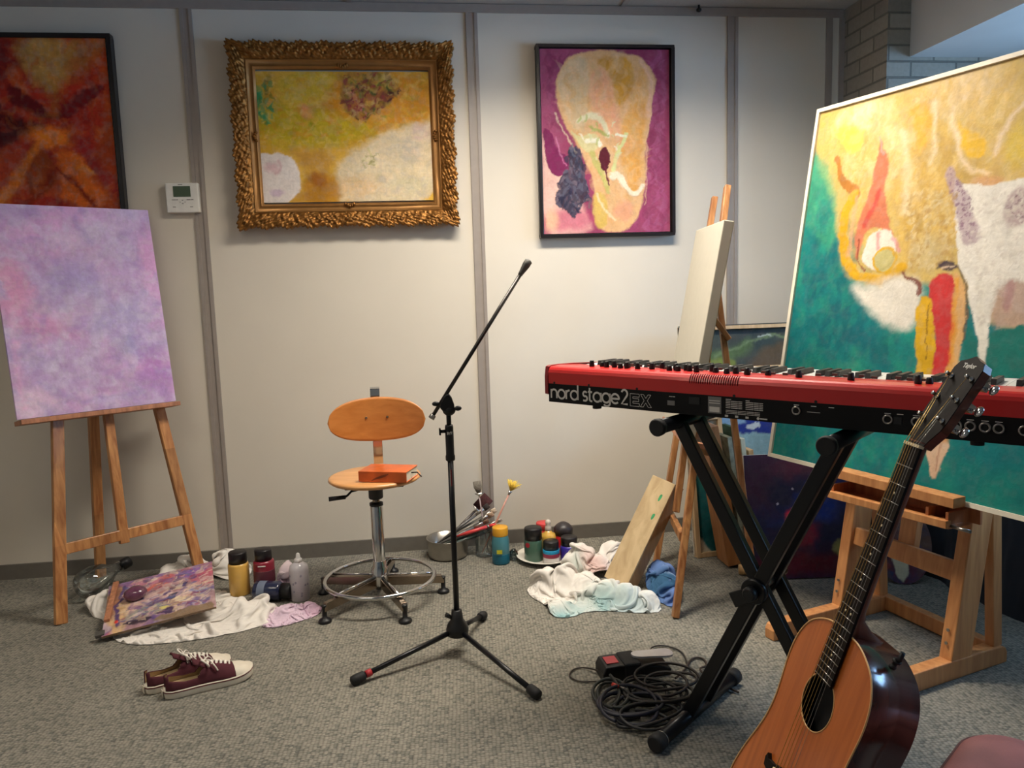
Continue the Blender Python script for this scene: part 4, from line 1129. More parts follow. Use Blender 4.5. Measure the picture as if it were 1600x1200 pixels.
# red upper shell with rounded rear edge
prof = [(-.001, .055), (-.001, .088), (.002, .096), (.007, .102), (.014, .105), (.055, .106), (.155, .098), (.158, .060), (.02, .055)]
MB().prism(prof, kp(.012, 0, 0), kn, ku, kd, KL - .024).build('red_shell', M['nordred'], t, .0005)
for s_ in (0, KL - .012):
    pr = chaikin([(-.003, -.003), (-.003, .104), (.02, .109), (.16, .103), (KDp + .004, .088), (KDp + .004, 0)], 1, True)
    MB().prism(pr, kp(s_, 0, 0), kn, ku, kd, .012).build('end_block', M['nordredend'], t, .001)
# ventilation slots pressed in the shell
M['slot'] = plain('dark_red_slot', (120, 14, 16), rough=0.6)
mb = MB()
for k in range(22):
    s_ = .478 + k * .0062
    MB().tube([kp(s_, -.0012, .083), kp(s_, -.0012, .0885), kp(s_ , .0016, .0968), kp(s_, .0068, .1026), kp(s_, .0135, .1054)], .0013, 6).build('vent_slot', M['slot'], t)
mb = MB()
for s_ in (.035, .16, .32, .60, .80, 1.05):
    MB().cyl(kp(s_, -.0022, .058), kp(s_, .002, .058), .0035, 12).build('screw', M['black'], t)
# keys
M['keywhite'] = plain('white_keys', (232, 232, 228), rough=0.25, var=0.01)
wk = MB().box((0, .073, 0), (.0225, .146, .012)).mesh('white_key')
wk.materials.append(M['keywhite'])
bk_ = MB().prism([(0, 0), (.094, 0), (.090, .012), (.006, .013)], (-.0055, 0, 0), (0, 1, 0), (0, 0, 1), (1, 0, 0), .011).mesh('black_key')
bk_.materials.append(M['black'])
kang = math.atan2(kd.y, kd.x)
# seen from behind the bass end is on the right: index 0 (lowest A) sits at the far end of kd
W_ = 52; gap = (KL - .05) / W_
names = [9, 11] + [0, 2, 4, 5, 7, 9, 11] * 7 + [0]
tl = wloc(t)
for i, nt_ in enumerate(names):
    s_ = KL - .025 - gap * (i + .5)
    o = bpy.data.objects.new('white_key', wk); link(o); o.parent = t
    o.location = kp(s_, .172, .090) - tl; o.rotation_euler = (0, 0, kang)
    if nt_ not in (4, 11) and i < W_ - 1:
        o = bpy.data.objects.new('black_key', bk_); link(o); o.parent = t
        o.location = kp(s_ - gap / 2, .172, .096) - tl; o.rotation_euler = (0, 0, kang)
# knobs, drawbar caps and buttons on the panel
km = MB().lathe([(.0075, 0), (.0078, .004), (.0065, .014), (.0062, .017), (.004, .018)], seg=14).mesh('knob'); km.materials.append(M['black'])
rnd = random.Random(4)
for s_, d_ in [(.135, .05), (.165, .06), (.187, .05), (.21, .055), (.237, .045), (.246, .07), (.255, .05), (.29, .05), (.33, .06), (.345, .09), (.39, .05), (.405, .06), (.415, .05), (.43, .07), (.445, .06), (.47, .05), (.50, .08), (.52, .06), (.555, .05), (.575, .06), (.61, .05), (.66, .06), (.74, .05), (.86, .05), (1.0, .05), (1.02, .06)]:
    o = bpy.data.objects.new('knob', km); link(o); o.parent = t
    o.location = kp(s_, d_, .1055 - .05 * .0) - tl
    o.scale = (1, 1, rnd.choice((1.0, .8, 1.1)))
mb = MB()
for k in range(26):
    s_ = .15 + k * .034 + rnd.uniform(-.008, .008)
    MB().box(kp(s_, rnd.choice((.09, .11, .13)), .1075), (.012, .007, .006), kd, kn, ku).build('panel_button', M['greymetal'], t)
# lettering on the rear panel, as drawn on the instrument
xx = kd; yy = ku; no = -kn
def glyph(ch):
    """strokes in units of x-height 1; returns (strokes, advance)"""
    c = lambda x0=.5, a0=0, a1=360, r=.5: arc(x0, .5, r, a0, a1, 22)
    G = {
        'n': ([[(0, 0), (0, 1)], [(0, .55)] + arc(.40, .58, .40, 175, 0, 12) + [(.80, 0)]], .80),
        'o': ([c()], 1.0),
        'r': ([[(0, 0), (0, 1)], [(0, .5)] + arc(.42, .56, .42, 170, 80, 8)], .46),
        'd': ([c(), [(1, 0), (1, 1.62)]], 1.0),
        's': ([arc(.33, .74, .26, 30, 90, 5)[::1] + arc(.33, .74, .26, 90, 250, 10)[1:] + arc(.35, .26, .26, 70, -90, 10) + [(.30, 0), (.06, .03)]], .66),
        't': ([[(.12, 1.45), (.12, .25)] + arc(.34, .22, .22, 180, 270, 6) + [(.46, 0)], [(-.1, 1), (.46, 1)]], .46),
        'a': ([c(), [(1, 0), (1, 1)]], 1.0),
        'g': ([c(), [(1, 1), (1, -.06)] + arc(.58, -.04, .42, 0, -150, 10, .34)], 1.0),
        'e': ([[(0.02, .5), (.98, .5)] + arc(.5, .5, .5, 0, 315, 22)], 1.0),
        '2': ([arc(.42, 1.12, .40, 160, -20, 12) + [(.68, .82), (.02, .02), (.86, .02)]], .88),
        'E': ([[(0, 0), (0, 1), (1, 1), (1, .76), (.3, .76), (.3, .62), (.94, .62), (.94, .40), (.3, .40), (.3, .24), (1, .24), (1, 0), (0, 0)]], 1.0),
        'X': ([[(0, 0), (.42, .52), (.04, 1), (.36, 1), (.60, .70), (.84, 1), (1.14, 1), (.76, .52), (1.2, 0), (.86, 0), (.58, .34), (.32, 0), (0, 0)]], 1.2),
    }
    return G[ch]
mb = MB()
xh = .0262; pen = .0225; z0 = .0125
for ch in 'nord stage':
    if ch == ' ': pen += .0125; continue
    st, adv = glyph(ch)
    for s_ in st: mb.ribbon([(pen + a * xh * .98, z0 + b * xh) for a, b in s_], .0056, KB, xx, yy, no, .0008)
    pen += adv * xh + .0042
pen += .003
for s_ in glyph('2')[0]: mb.ribbon([(pen + a * xh * .9, z0 + b * xh) for a, b in s_], .0056, KB, xx, yy, no, .0008)
pen += .0285
for ch in 'EX':
    st, adv = glyph(ch)
    for s_ in st:
        pp = [(pen + a * .029, .0095 + b * .034) for a, b in s_]
        for a_, b_2 in zip(pp, pp[1:]): mb.ribbon([a_, b_2], .0012, KB, xx, yy, no, .0008)
    pen += adv * .029 + .003
mb.build('lettering', M['ink'], t)
# rear connectors, labels and small print
mb = MB()
mb.box(kp(.424, -.001, .027), (.021, .002, .012), kd, kn, ku)
mb.build('switch_plate', M['greyprint'], t)
mb = MB()
mb.box(kp(.548, -.0008, .031), (.036, .0014, .042), kd, kn, ku)
mb.build('label_sticker', M['greyprint'], t)
def bit(s_, z_, w_, h_): MB().box(kp(s_, -.0018 if .53 < s_ < .57 else -.0009, z_), (w_, .001, h_), kd, kn, ku).build('print_mark', M['ink'], t)
bit(.548, .020, .028, .013); bit(.548, .042, .030, .002); bit(.548, .036, .030, .002)
def tiny(s0, z_, ws, h=.0016):
    x_ = s0; mb = MB()
    for w_ in ws:
        mb.box(kp(x_ + w_ / 2, -.0009, z_), (w_, .0008, h), kd, kn, ku); x_ += w_ + .0015
    mb.build('print_line', M['ink'], t)
for k in range(6): tiny(.578, .048 - k * .0042, (.012, .018, .010) if k else (.014,))
for k in range(6): tiny(.630, .048 - k * .0042, (.020, .012, .009) if k else (.010,))
for k in range(3): tiny(.578, .0205 - k * .0036, (.03, .022, .018, .014), .0012)
for s_ in (.580, .607, .634): bit(s_, .0065, .008, .005)
MB().cyl(kp(.662, -.001, .0065), kp(.662, .0, .0065), .0035, 10).build('print_mark', M['ink'], t); bit(.676, .0065, .018, .003)
tiny(.418, .044, (.010, .006))
for s_ in (.755, .795, .835): tiny(s_ - .006, .047, (.012,))
for s_ in (.955, .98, 1.012, 1.037, 1.061, 1.087, 1.112, 1.138, 1.162): tiny(s_ - .007, .044, (.013,), .0014)
bit(.795, .033, .03, .0008)
def jack(s_, z_, r=.0088):
    j = MB().torus(kp(s_, -.002, z_), r, .0022, kn, 20, 8)
    j.build('jack_socket', M['steel'], t)
    MB().cyl(kp(s_, -.0015, z_), kp(s_, .001, z_), r * .8, 16).build('socket_hole', M['void'], t)
jack(.755, .034)
for s_ in (.955, 1.012, 1.037, 1.061, 1.087, 1.112, 1.138, 1.162, 1.205): jack(s_, .031)
MB().box(kp(.975, -.001, .030), (.016, .002, .016), kd, kn, ku).build('midi_socket', M['black'], t)
MB().box(kp(.492, -.001, .038), (.03, .003, .018), kd, kn, ku).build('mains_inlet', M['black'], t)
for s_, d_ in ((.165, .03), (1.12, .03), (.165, .29), (1.12, .29)):
    MB().cyl(kp(s_, d_, -.012), kp(s_, d_, .001), .013, 16).build('rubber_foot', M['rubber'], t)

# ------------------------------------------------------------------ X-stand
t = thing('keyboard_stand', 'black double-braced X-shaped keyboard stand', 'keyboard stand', (KB + kd * .66 + kn * .08) * 1)
t.location.z = 0
BM = M['blackmetal']
zt = KB.z - .012 - .019     # centre of the upper arms
def sp(s_, d_, z_): return Vector((KB.x, KB.y, 0)) + kd * s_ + kn * d_ + Vector((0, 0, z_))
sL, sR, fL_, fR_ = .415, .845, .462, .875
for s_ in (sL, sR):
    mb = MB().tube([sp(s_, -.055, zt), sp(s_, .33, zt)], .019, 20); mb.build('support_arm', BM, t)
    for d_ in (-.062, .318): 
        MB().tube([sp(s_, d_, zt), sp(s_, d_ + .004, zt), sp(s_, d_ + .018, zt)], [.020, .0235, .0225], 20).build('end_cap', M['rubber'], t)
for s_ in (fL_, fR_):
    MB().tube([sp(s_, -.15, .024), sp(s_, .285, .024)], .019, 20).build('foot_bar', BM, t)
    for d_ in (-.162, .268):
        MB().tube([sp(s_, d_, .024), sp(s_, d_ + .006, .024), sp(s_, d_ + .034, .024)], [.019, .024, .023], 20).build('end_cap', M['rubber'], t)
MB().torus(sp(fL_, -.124, .024), .0205, .0012, kn, 30, 6).build('chrome_ring', M['steel'], t)
for d_ in (.055, .155):
    MB().beam(sp(sL, d_, zt), sp(fR_, d_, .03), .024, .034, kn).build('leg_bar', BM, t, .003)
for d_ in (.018, .118):
    MB().beam(sp(sR, d_, zt), sp(fL_, d_, .03), .024, .034, kn).build('leg_bar', BM, t, .003)
pc = sp((sL + fR_ + sR + fL_) / 4 + .003, 0, .43)
hub = MB().cyl(pc - kn * .02, pc + kn * .19, .012, 16)
hub.build('pivot_bolt', M['steel'], t)
MB().lathe([(.030, 0), (.034, .006), (.034, .018), (.03, .024)], pc + kn * -.004, kn).build('locking_disc', BM, t)
MB().lathe([(.014, 0), (.018, .006), (.018, .018), (.012, .026)], pc - kn * .030, kn).build('locking_knob', M['black'], t)
MB().beam(pc - kd * .055 - V(0, 0, .035) + kn * .01, pc + kd * .01 + kn * .01, .03, .04, kn).build('lock_bracket', M['black'], t, .003)

# ------------------------------------------------------------------ microphone boom stand
t = thing('microphone_stand', 'black tripod microphone boom stand with no microphone', 'microphone stand', (.105, 2.462, 0))
c0 = V(.105, 2.462, 0)
bp_ = lambda x, y, z: V(c0.x + x, c0.y + y, z)
MB().lathe([(.026, .062), (.036, .066), (.038, .085), (.033, .10), (.021, .118), (.017, .15), (.012, .152)], c0, seg=24).build('hub', M['black'], t)
MB().tube([bp_(0, 0, .07), bp_(0, 0, .675)], .0095, 16).build('lower_pole', BM, t)
MB().lathe([(.0135, .655), (.0155, .658), (.0155, .67), (.0135, .675), (.0135, .765), (.012, .772)], c0, seg=20).build('height_clutch', M['black'], t)
MB().tube([bp_(0, 0, .76), bp_(0, 0, .82)], .0078, 14).build('upper_pole', BM, t)
MB().tube([bp_(-.010, -.002, .752), bp_(-.028, -.004, .752)], [.006, .005], 10).build('clutch_screw', M['black'], t)
MB().box(bp_(-.030, -.004, .752), (.006, .02, .022)).build('wing_knob', M['black'], t, .002)
MB().tube([bp_(-.014, 0, .122), bp_(-.036, -.004, .138)], [.006, .008], 10).build('hub_screw', M['black'], t)
me_ = text_mesh('RØ', .013, bp_(-.0085, -.0142, .742), (1, 0, 0), (0, 0, 1), (0, -1, 0), .0003, .0004)
add_obj('lettering', me_, M['ink'], t)
sm_ = MB().box(bp_(0, -.0092, .60), (.004, .0012, .055)); sm_.build('red_print', plain('dark_red_print', (120, 26, 34), rough=.5), t)
feet = [V(-.223, 2.311, .016), V(.314, 2.126, .016), V(.211, 2.707, .016)]
M['redband'] = plain('red_tape', (176, 44, 50), rough=0.5)
for i, f_ in enumerate(feet):
    s0 = c0 + (f_ - c0).normalized() * .030; s0.z = .078
    d_ = (f_ - s0).normalized()
    l_ = MB().tube([s0, f_], .0085, 14).build('leg', BM, t)
    MB().tube([f_ - d_ * .034, f_ - d_ * .030, f_ - d_ * .004, f_ + d_ * .010, f_ + d_ * .014], [.010, .015, .0165, .015, .008], 16).build('rubber_foot', M['rubber'], l_)
    if i == 0: MB().tube([f_ - d_ * .055, f_ - d_ * .036], .0115, 14).build('red_band', M['redband'], l_)
# boom clutch and boom
pv = bp_(-.002, -.004, .842)
MB().prism(chaikin([(-.030, -.006), (-.006, .034), (.010, .030), (.024, -.012), (.012, -.030), (-.012, -.028)], 1, True), pv - V(0, .014, 0), (1, 0, 0), (0, 0, 1), (0, 1, 0), .028).build('boom_clutch', M['black'], t, .004)
MB().ball(pv + V(.004, 0, -.022), .021, .017, .018).build('tilt_joint', M['black'], t)
for sx, sz in ((-.038, .002), (.032, -.016)):
    MB().ball(pv + V(sx, -.010, sz), .012, .006, .008, 12, 8).build('wing_nut', M['black'], t)
b0 = V(.052, 2.452, .802); b1 = V(.352, 2.456, 1.247)
MB().tube([b0, b1], .0062, 14).build('boom_arm', M['nickel_dark'] if 'nickel_dark' in M else plain('gunmetal_tube', (58, 54, 52), rough=.3, metal=.6), t)
bd_ = (b1 - b0).normalized()
MB().tube([b0 - bd_ * .006, b0 + bd_ * .008], [.0105, .0098], 14).build('boom_end_plug', M['steel'], t)
MB().tube([b1 - bd_ * .006, b1, b1 + bd_ * .03, b1 + bd_ * .046, b1 + bd_ * .05], [.0075, .008, .0125, .0125, .006], 16).build('rubber_tip', M['greymetal'], t)

# ------------------------------------------------------------------ swivel chair
t = thing('swivel_chair', 'wooden swivel work chair with chrome column and foot ring', 'chair', (-.168, 2.99, 0))
sc_ = V(-.168, 2.99, 0)
M['ply'] = wood('beech_plywood', (188, 116, 54), (206, 134, 68), rough=0.35, coat=0.3, stretch=(10, 4, 30), scale=1.2)
M['ply_edge'] = wood('plywood_seat', (200, 140, 84), (222, 164, 104), rough=0.35, coat=0.3, stretch=(5, 26, 30), scale=1.2)
prof = [(.001, .476), (.14, .476), (.168, .480), (.178, .488), (.176, .496), (.165, .4995), (.11, .497), (.001, .495)]
MB().lathe(prof, sc_, seg=56).build('seat', M['ply_edge'], t)
# backrest: curved plywood lozenge
def backrest():
    mb = MB(); NX, NZ = 40, 16
    cx, cz, hw_, hh = sc_.x + .014, .693, .193, .090
    grid = {}
    vs_ = []
    for side in (0, 1):
        for i in range(NX + 1):
            for j in range(NZ + 1):
                a = -1 + 2 * i / NX; b = -1 + 2 * j / NZ
                # superellipse mapping from square, flatter on its lower side
                hx = abs(a); prof_ = (1 - hx ** 3.2) ** .5 if hx < 1 else 0
                x_ = a * hw_
                hzz = hh * prof_ * (1.0 - .10 * hx)
                z_ = cz + b * hzz + .0 * hx
                y_ = sc_.y + .150 - .055 * a * a + side * .011
                vs_.append((cx + x_, y_, z_))
    fs = []
    S_ = (NX + 1) * (NZ + 1)
    for i in range(NX):
        for j in range(NZ):
            q = [i * (NZ + 1) + j, (i + 1) * (NZ + 1) + j, (i + 1) * (NZ + 1) + j + 1, i * (NZ + 1) + j + 1]
            fs.append(tuple(q)); fs.append(tuple(k + S_ for k in reversed(q)))
        for j in (0, NZ):
            a_, b_2 = i * (NZ + 1) + j, (i + 1) * (NZ + 1) + j
            fs.append((a_, b_2, b_2 + S_, a_ + S_))
    mb.add(vs_, fs, True)
    return mb
backrest().build('backrest', M['ply'], t)
for x_ in (-.044, .040):
    MB().lathe([(.001, .003), (.004, .003), (.005, .001), (.005, 0)], (sc_.x + .014 + x_, sc_.y + .147, .700), (0, -1, 0), 12).build('screw', M['nickel'], t)
mb = MB()
yb = sc_.y + .175
pts = [(yb, .445), (yb + .012, .47), (yb + .012, .60), (yb + .004, .70), (yb - .004, .785), (yb - .002, .812), (yb + .012, .818)]
for a_, b_2 in zip(pts, pts[1:]):
    mb.beam((sc_.x + .008, a_[0], a_[1]), (sc_.x + .008, b_2[0], b_2[1]), .038, .005, (1, 0, 0))
mb.build('backrest_bracket', M['chrome'], t, .001)
mb = MB().box((sc_.x, sc_.y + .02, .4695), (.22, .20, .012)); mb.box((sc_.x + .01, sc_.y + .10, .448), (.05, .16, .02)); mb.lathe([(.026, .405), (.028, .41), (.028, .45), (.04, .458)], sc_)
mb.build('seat_mechanism', M['black'], t, .002)
mb = MB().tube([(sc_.x - .05, sc_.y - .02, .452), (sc_.x - .09, sc_.y - .03, .446), (sc_.x - .105, sc_.y - .033, .432), (sc_.x - .115, sc_.y - .036, .427)], .0045, 10)
mb.tube([(sc_.x - .112, sc_.y - .036, .427), (sc_.x - .175, sc_.y - .045, .425)], [.008, .009], 12)
mb.build('height_lever', M['black'], t)
MB().lathe([(.014, .36), (.014, .42)], sc_).build('gas_lift', M['nickel'], t)
MB().lathe([(.020, .04), (.0235, .12), (.0245, .375), (.021, .38)], sc_).build('column', M['chrome'], t)
MB().lathe([(.024, .376), (.0265, .378), (.0265, .388), (.016, .392)], sc_).build('column_collar', M['black'], t)
MB().lathe([(.031, .055), (.033, .06), (.033, .125), (.026, .132), (.0255, .155), (.024, .157)], sc_).build('base_hub', M['chrome'], t)
MB().torus(sc_ + V(0, 0, .085), .213, .0085, (0, 0, 1), 72, 12).build('foot_ring', M['chrome'], t)
for f_ in ((-.366, 2.800), (-.072, 2.742), (.078, 2.997), (-.128, 3.272), (-.400, 3.086)):
    e = V(f_[0], f_[1], 0); d_ = (e - sc_); d_.z = 0; d_ = d_.normalized()
    a_ = sc_ + d_ * .025 + V(0, 0, .070); b_2 = e + d_ * .004; b_2.z = .056
    side_ = V(-d_.y, d_.x, 0)
    l_ = MB().prism([(0, -.018), (0, .018), (.01, .020), ((b_2 - a_).length - .01, .016), ((b_2 - a_).length, .0), ((b_2 - a_).length, -.014)], a_ - side_ * .011, (b_2 - a_).normalized(), (0, 0, 1), side_, .022).build('base_leg', M['nickel'], t, .002)
    MB().lathe([(.001, 0), (.024, 0), (.025, .006), (.020, .013), (.009, .018), (.009, .06), (.011, .062), (.011, .066), (.002, .068)], (e.x, e.y, 0), seg=20).build('glide', M['black'], l_)
    sp_ = MB().tube([sc_ + d_ * .03 + V(0, 0, .095), sc_ + d_ * .213 + V(0, 0, .085)], .005, 10).build('ring_spoke', M['chrome'], t)

# book on the chair
t = thing('book', 'thick orange book with brown cover picture lying on the chair seat', 'book', (-.12, 2.93, .4995))
M['bookcover'] = plain('orange_book_cover', (204, 96, 40), rough=0.35, var=0.25, scale=14, coat=0.2)
M['pages'] = plain('page_block', (228, 220, 200), rough=0.9, var=0.05, scale=90)
bc = V(-.112, 2.915, .4997); ba = R(-20)
bx = V(math.cos(ba), math.sin(ba), 0); by = V(-math.sin(ba), math.cos(ba), 0)
mb = MB()
mb.box(bc + V(0, 0, .0015), (.19, .125, .003), bx, by); mb.box(bc + V(0, 0, .0385), (.19, .125, .003), bx, by)
mb.box(bc - by * .061 + V(0, 0, .02), (.19, .004, .04), bx, by)
mb.build('cover', M['bookcover'], t, .001)
MB().box(bc + by * .003 + V(0, 0, .02), (.184, .116, .034), bx, by).build('page_block', M['pages'], t)
MB().prism(chaikin([(-.05, .002), (-.02, .012), (.01, .02), (.03, .034), (.008, .030), (-.03, .016)], 1, True), bc - by * .0635, bx, V(0, 0, 1), -by, .0006).build('cover_picture', plain('brown_cover_picture', (120, 56, 28), rough=.4, var=.3), t)
MB().tube([bc + bx * .09 + V(0, 0, .024), bc + bx * .115 + V(0, 0, .026), bc + bx * .135 - by * .01 + V(0, 0, .012)], .0025, 8).build('ribbon', M['black'], t)

# ------------------------------------------------------------------ guitar
GO = Vector((.8535, 1.213, .9065))
GM = Matrix(((-0.0591, 0.33723, -0.93957), (-0.99821, -0.02909, 0.05235), (-0.00968, 0.94097, 0.33834)))
gx = GM.col[0].copy(); gy = GM.col[1].copy(); gz = GM.col[2].copy()
def gp(x, y, z=0.0): return GO + gx * x + gy * y + gz * z
t = thing('acoustic_guitar', 'acoustic guitar with orange cedar top and dark sides at lower right', 'guitar', gp(0, -.6, -.04))
SC = .645
fret = lambda n: -SC * (1 - 2 ** (-n / 12))
JY = -.3475
S_ = [(0, .030), (.002, .055), (.012, .085), (.03, .117), (.06, .137), (.09, .1445), (.12, .1455), (.16, .140), (.20, .136), (.24, .141), (.28, .155), (.33, .178), (.38, .195), (.41, .1985), (.44, .195), (.47, .175), (.49, .14), (.503, .08), (.508, .03)]
sy = np.array([a for a, b in S_]); sw = np.array([b for a, b in S_]) * .947
half = chaikin([(b, a) for a, b in zip(sy, sw)], 2)
outl = [(x, JY - s_) for x, s_ in half] + [(-x, JY - s_) for x, s_ in reversed(half)]
M['cedar'] = wood('cedar_soundboard', (158, 80, 30), (182, 98, 40), rough=0.32, coat=0.35, stretch=(60, 3, 30), scale=1.2)
M['mahogany'] = wood('dark_mahogany', (58, 22, 18), (88, 36, 26), rough=0.22, coat=0.6, stretch=(8, 8, 30), scale=1.2)
M['neckwood'] = wood('mahogany_neck', (84, 40, 26), (112, 56, 36), rough=0.3, coat=0.3)
M['ebony'] = wood('ebony_fretboard', (20, 16, 13), (32, 25, 21), rough=0.6, coat=0.0); M['ebony'].node_tree.nodes['Principled BSDF'].inputs['Specular IOR Level'].default_value = 0.12
M['binding'] = plain('cream_binding', (206, 160, 104), rough=0.4)
M['bone'] = plain('bone', (232, 214, 176), rough=0.4)
DP = .088
# top with a real sound hole
def ring_pts(cx, cy, r, n): return [(cx + r * math.cos(2 * PI * k / n), cy + r * math.sin(2 * PI * k / n)) for k in range(n)]
HOLE_Y = -.487
bm = bmesh.new()
ov = [bm.verts.new(gp(x, y, 0)) for x, y in outl]
hv = [bm.verts.new(gp(x, y, 0)) for x, y in ring_pts(0, HOLE_Y, .050, 48)]
ee = [bm.edges.new((ov[i], ov[(i + 1) % len(ov)])) for i in range(len(ov))] + [bm.edges.new((hv[i], hv[(i + 1) % len(hv)])) for i in range(len(hv))]
bmesh.ops.triangle_fill(bm, use_beauty=True, edges=ee, normal=gz)
me = bpy.data.meshes.new('soundboard'); bm.to_mesh(me); bm.free()
def local_wood(o):  # grain follows the instrument: give the mesh its own axes
    return o
def guitar_obj(name, me, mat, parent=t):
    """store the mesh in guitar axes so wood grain runs along the strings"""
    o = bpy.data.objects.new(name, me); link(o)
    if mat is not None and not me.materials: me.materials.append(mat)
    W4 = Matrix.Translation(wloc(parent)).inverted()
    Mg = GM.to_4x4(); Mg.translation = GO
    me.transform(Mg.inverted())
    o.parent = parent
    o.matrix_local = W4 @ Mg
    return o
guitar_obj('soundboard', me, M['cedar'])
# sides and back
mb = MB(); n = len(outl)
mb.add([gp(x, y, .0) for x, y in outl] + [gp(x, y, -DP) for x, y in outl], [(i, (i + 1) % n, (i + 1) % n + n, i + n) for i in range(n)], True)
mb.add([gp(x, y, -DP) for x, y in outl], [tuple(range(n))])
guitar_obj('sides', mb.mesh('sides'), M['mahogany'])
mb = MB(); mb.tube([gp(x * 1.002, y, .0005) for x, y in outl] + [gp(outl[0][0], outl[0][1], .0005)], .0017, 8, caps=False)
guitar_obj('binding', mb.mesh('binding'), M['binding'])
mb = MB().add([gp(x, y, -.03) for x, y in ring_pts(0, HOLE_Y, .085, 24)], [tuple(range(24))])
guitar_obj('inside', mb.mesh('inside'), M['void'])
mb = MB().torus(gp(0, HOLE_Y, .0), .0505, .0012, gz, 60, 8)
guitar_obj('rosette', mb.mesh('rosette'), M['binding'])
# pickguard behind the sound hole on the treble side
M['guard'] = plain('smoky_pickguard', (112, 78, 40), rough=0.2, var=0.3, scale=30, coat=0.4)
# neck, fretboard
FE = fret(20) - .004
mb = MB(); wn = lambda y: .022 + (.0285 - .022) * (y / FE)
mb.add([gp(-wn(0), 0, .002), gp(wn(0), 0, .002), gp(wn(FE), FE, .002), gp(-wn(FE), FE, .002), gp(-wn(0), 0, .007), gp(wn(0), 0, .007), gp(wn(FE), FE, .007), gp(-wn(FE), FE, .007)],
       [(0, 1, 2, 3), (7, 6, 5, 4), (0, 4, 5, 1), (1, 5, 6, 2), (2, 6, 7, 3), (3, 7, 4, 0)])
guitar_obj('fretboard', mb.mesh('fretboard'), M['ebony'])
vs_ = []; NS = 12; ys_ = [.012, 0, -.1, -.2, -.3, JY + .03, JY + .012, JY - .002]
dp_ = [.012, .017, .0175, .018, .020, .026, .05, .082]
for y_, d_ in zip(ys_, dp_):
    w_ = wn(min(0, y_)) if y_ <= 0 else .022
    for k in range(NS + 1):
        a = PI * k / NS
        w2 = w_ * (1 if d_ < .03 else (.9 if d_ < .06 else .6))
        vs_.append(gp(w_ * math.cos(a) * (1 if k in (0, NS) else w2 / w_), y_, .002 - d_ * math.sin(a)))
fs = [(i * (NS + 1) + k, i * (NS + 1) + k + 1, (i + 1) * (NS + 1) + k + 1, (i + 1) * (NS + 1) + k) for i in range(len(ys_) - 1) for k in range(NS)]
fs += [(i * (NS + 1), (i + 1) * (NS + 1), (i + 1) * (NS + 1) + NS, i * (NS + 1) + NS) for i in range(len(ys_) - 1)]
mb = MB().add(vs_, fs, True); guitar_obj('neck', mb.mesh('neck'), M['neckwood'])
for k in range(1, 21):
    y_ = fret(k)
    mb = MB().tube([gp(-wn(y_), y_, .0073), gp(wn(y_), y_, .0073)], .0009, 6); guitar_obj('fret', mb.mesh('fret'), M['steel'])
for k in (3, 5, 7, 9, 12, 15, 17):
    y_ = (fret(k) + fret(k - 1)) / 2
    for x_ in ((-.009, .009) if k == 12 else (0,)):
        mb = MB().lathe([(.0001, .0071), (.0022, .0071), (.0022, .0074), (.0001, .0075)], gp(x_, y_, 0), gz, 12)
        guitar_obj('position_dot', mb.mesh('position_dot'), M['bone'])
mb = MB().beam(gp(-.022, .003, .0055), gp(.022, .003, .0055), .005, .010, gy); guitar_obj('nut', mb.mesh('nut'), M['bone'])
# headstock tilted back 14 degrees
ha = R(15); hy = gy * math.cos(ha) - gz * math.sin(ha); hz = gz * math.cos(ha) + gy * math.sin(ha)
ho = gp(0, .006, .003)
def hp(x, y, z=0): return ho + gx * x + hy * y + hz * z
hs = [(-.022, 0), (.022, 0), (.026, .012), (.036, .034), (.038, .05), (.0365, .155), (.030, .168), (.016, .172), (0, .180), (-.016, .172), (-.030, .168), (-.0365, .155), (-.038, .05), (-.036, .034), (-.026, .012)]
mb = MB().prism(hs, hp(0, 0, -.017), gx, hy, hz, .0155); guitar_obj('headstock', mb.mesh('headstock'), M['neckwood'])
mb = MB().prism(hs, hp(0, 0, -.0015), gx, hy, hz, .0015); guitar_obj('headstock_veneer', mb.mesh('headstock_veneer'), M['ebony'])
TX = .026
posts = [(sx * TX, y_) for sx in (-1, 1) for y_ in (.052, .094, .136)]
for (x_, y_) in posts:
    s_ = 1 if x_ > 0 else -1
    mb = MB().lathe([(.0045, 0), (.005, .001), (.005, .002), (.003, .0025), (.003, .010), (.0034, .0105), (.0034, .013), (.001, .0135)], hp(x_, y_, 0), hz, 16)
    tm = guitar_obj('tuning_machine', mb.mesh('tuning_machine'), M['chrome'])
    mb = MB().box(hp(x_ + s_ * .002, y_, -.023), (.018, .014, .011), gx, hy, hz)
    mb.tube([hp(x_ + s_ * .008, y_ - .002, -.023), hp(x_ + s_ * .026, y_ - .002, -.023)], .0026, 10)
    b_2 = mb.mesh('gear_box')
    o = guitar_obj('gear_box', b_2, M['chrome']); 
    mb = MB().lathe([(.001, -.004), (.009, -.003), (.0105, 0), (.009, .003), (.001, .004)], hp(x_ + s_ * .031, y_ - .002, -.023), hz, 18, side=gx)
    # flattened oval button, edge towards the shaft
    cc = hp(x_ + s_ * .031, y_ - .002, -.023)
    mb2 = MB().ball((0, 0, 0), 1, 1, 1, 16, 10)
    mb2.v = [tuple(cc + gx * (v[0] * .009) + hy * (v[1] * .0095) + hz * (v[2] * .0045)) for v in mb2.v]
    guitar_obj('tuning_button', mb2.mesh('tuning_button'), M['chrome'])
lg = text_mesh('Taylor', .0125, hp(-.0165, .156, .0003), gx, hy, hz, .0002, .0003)
guitar_obj('logo', lg, plain('silver_inlay', (190, 188, 180), rough=.4))
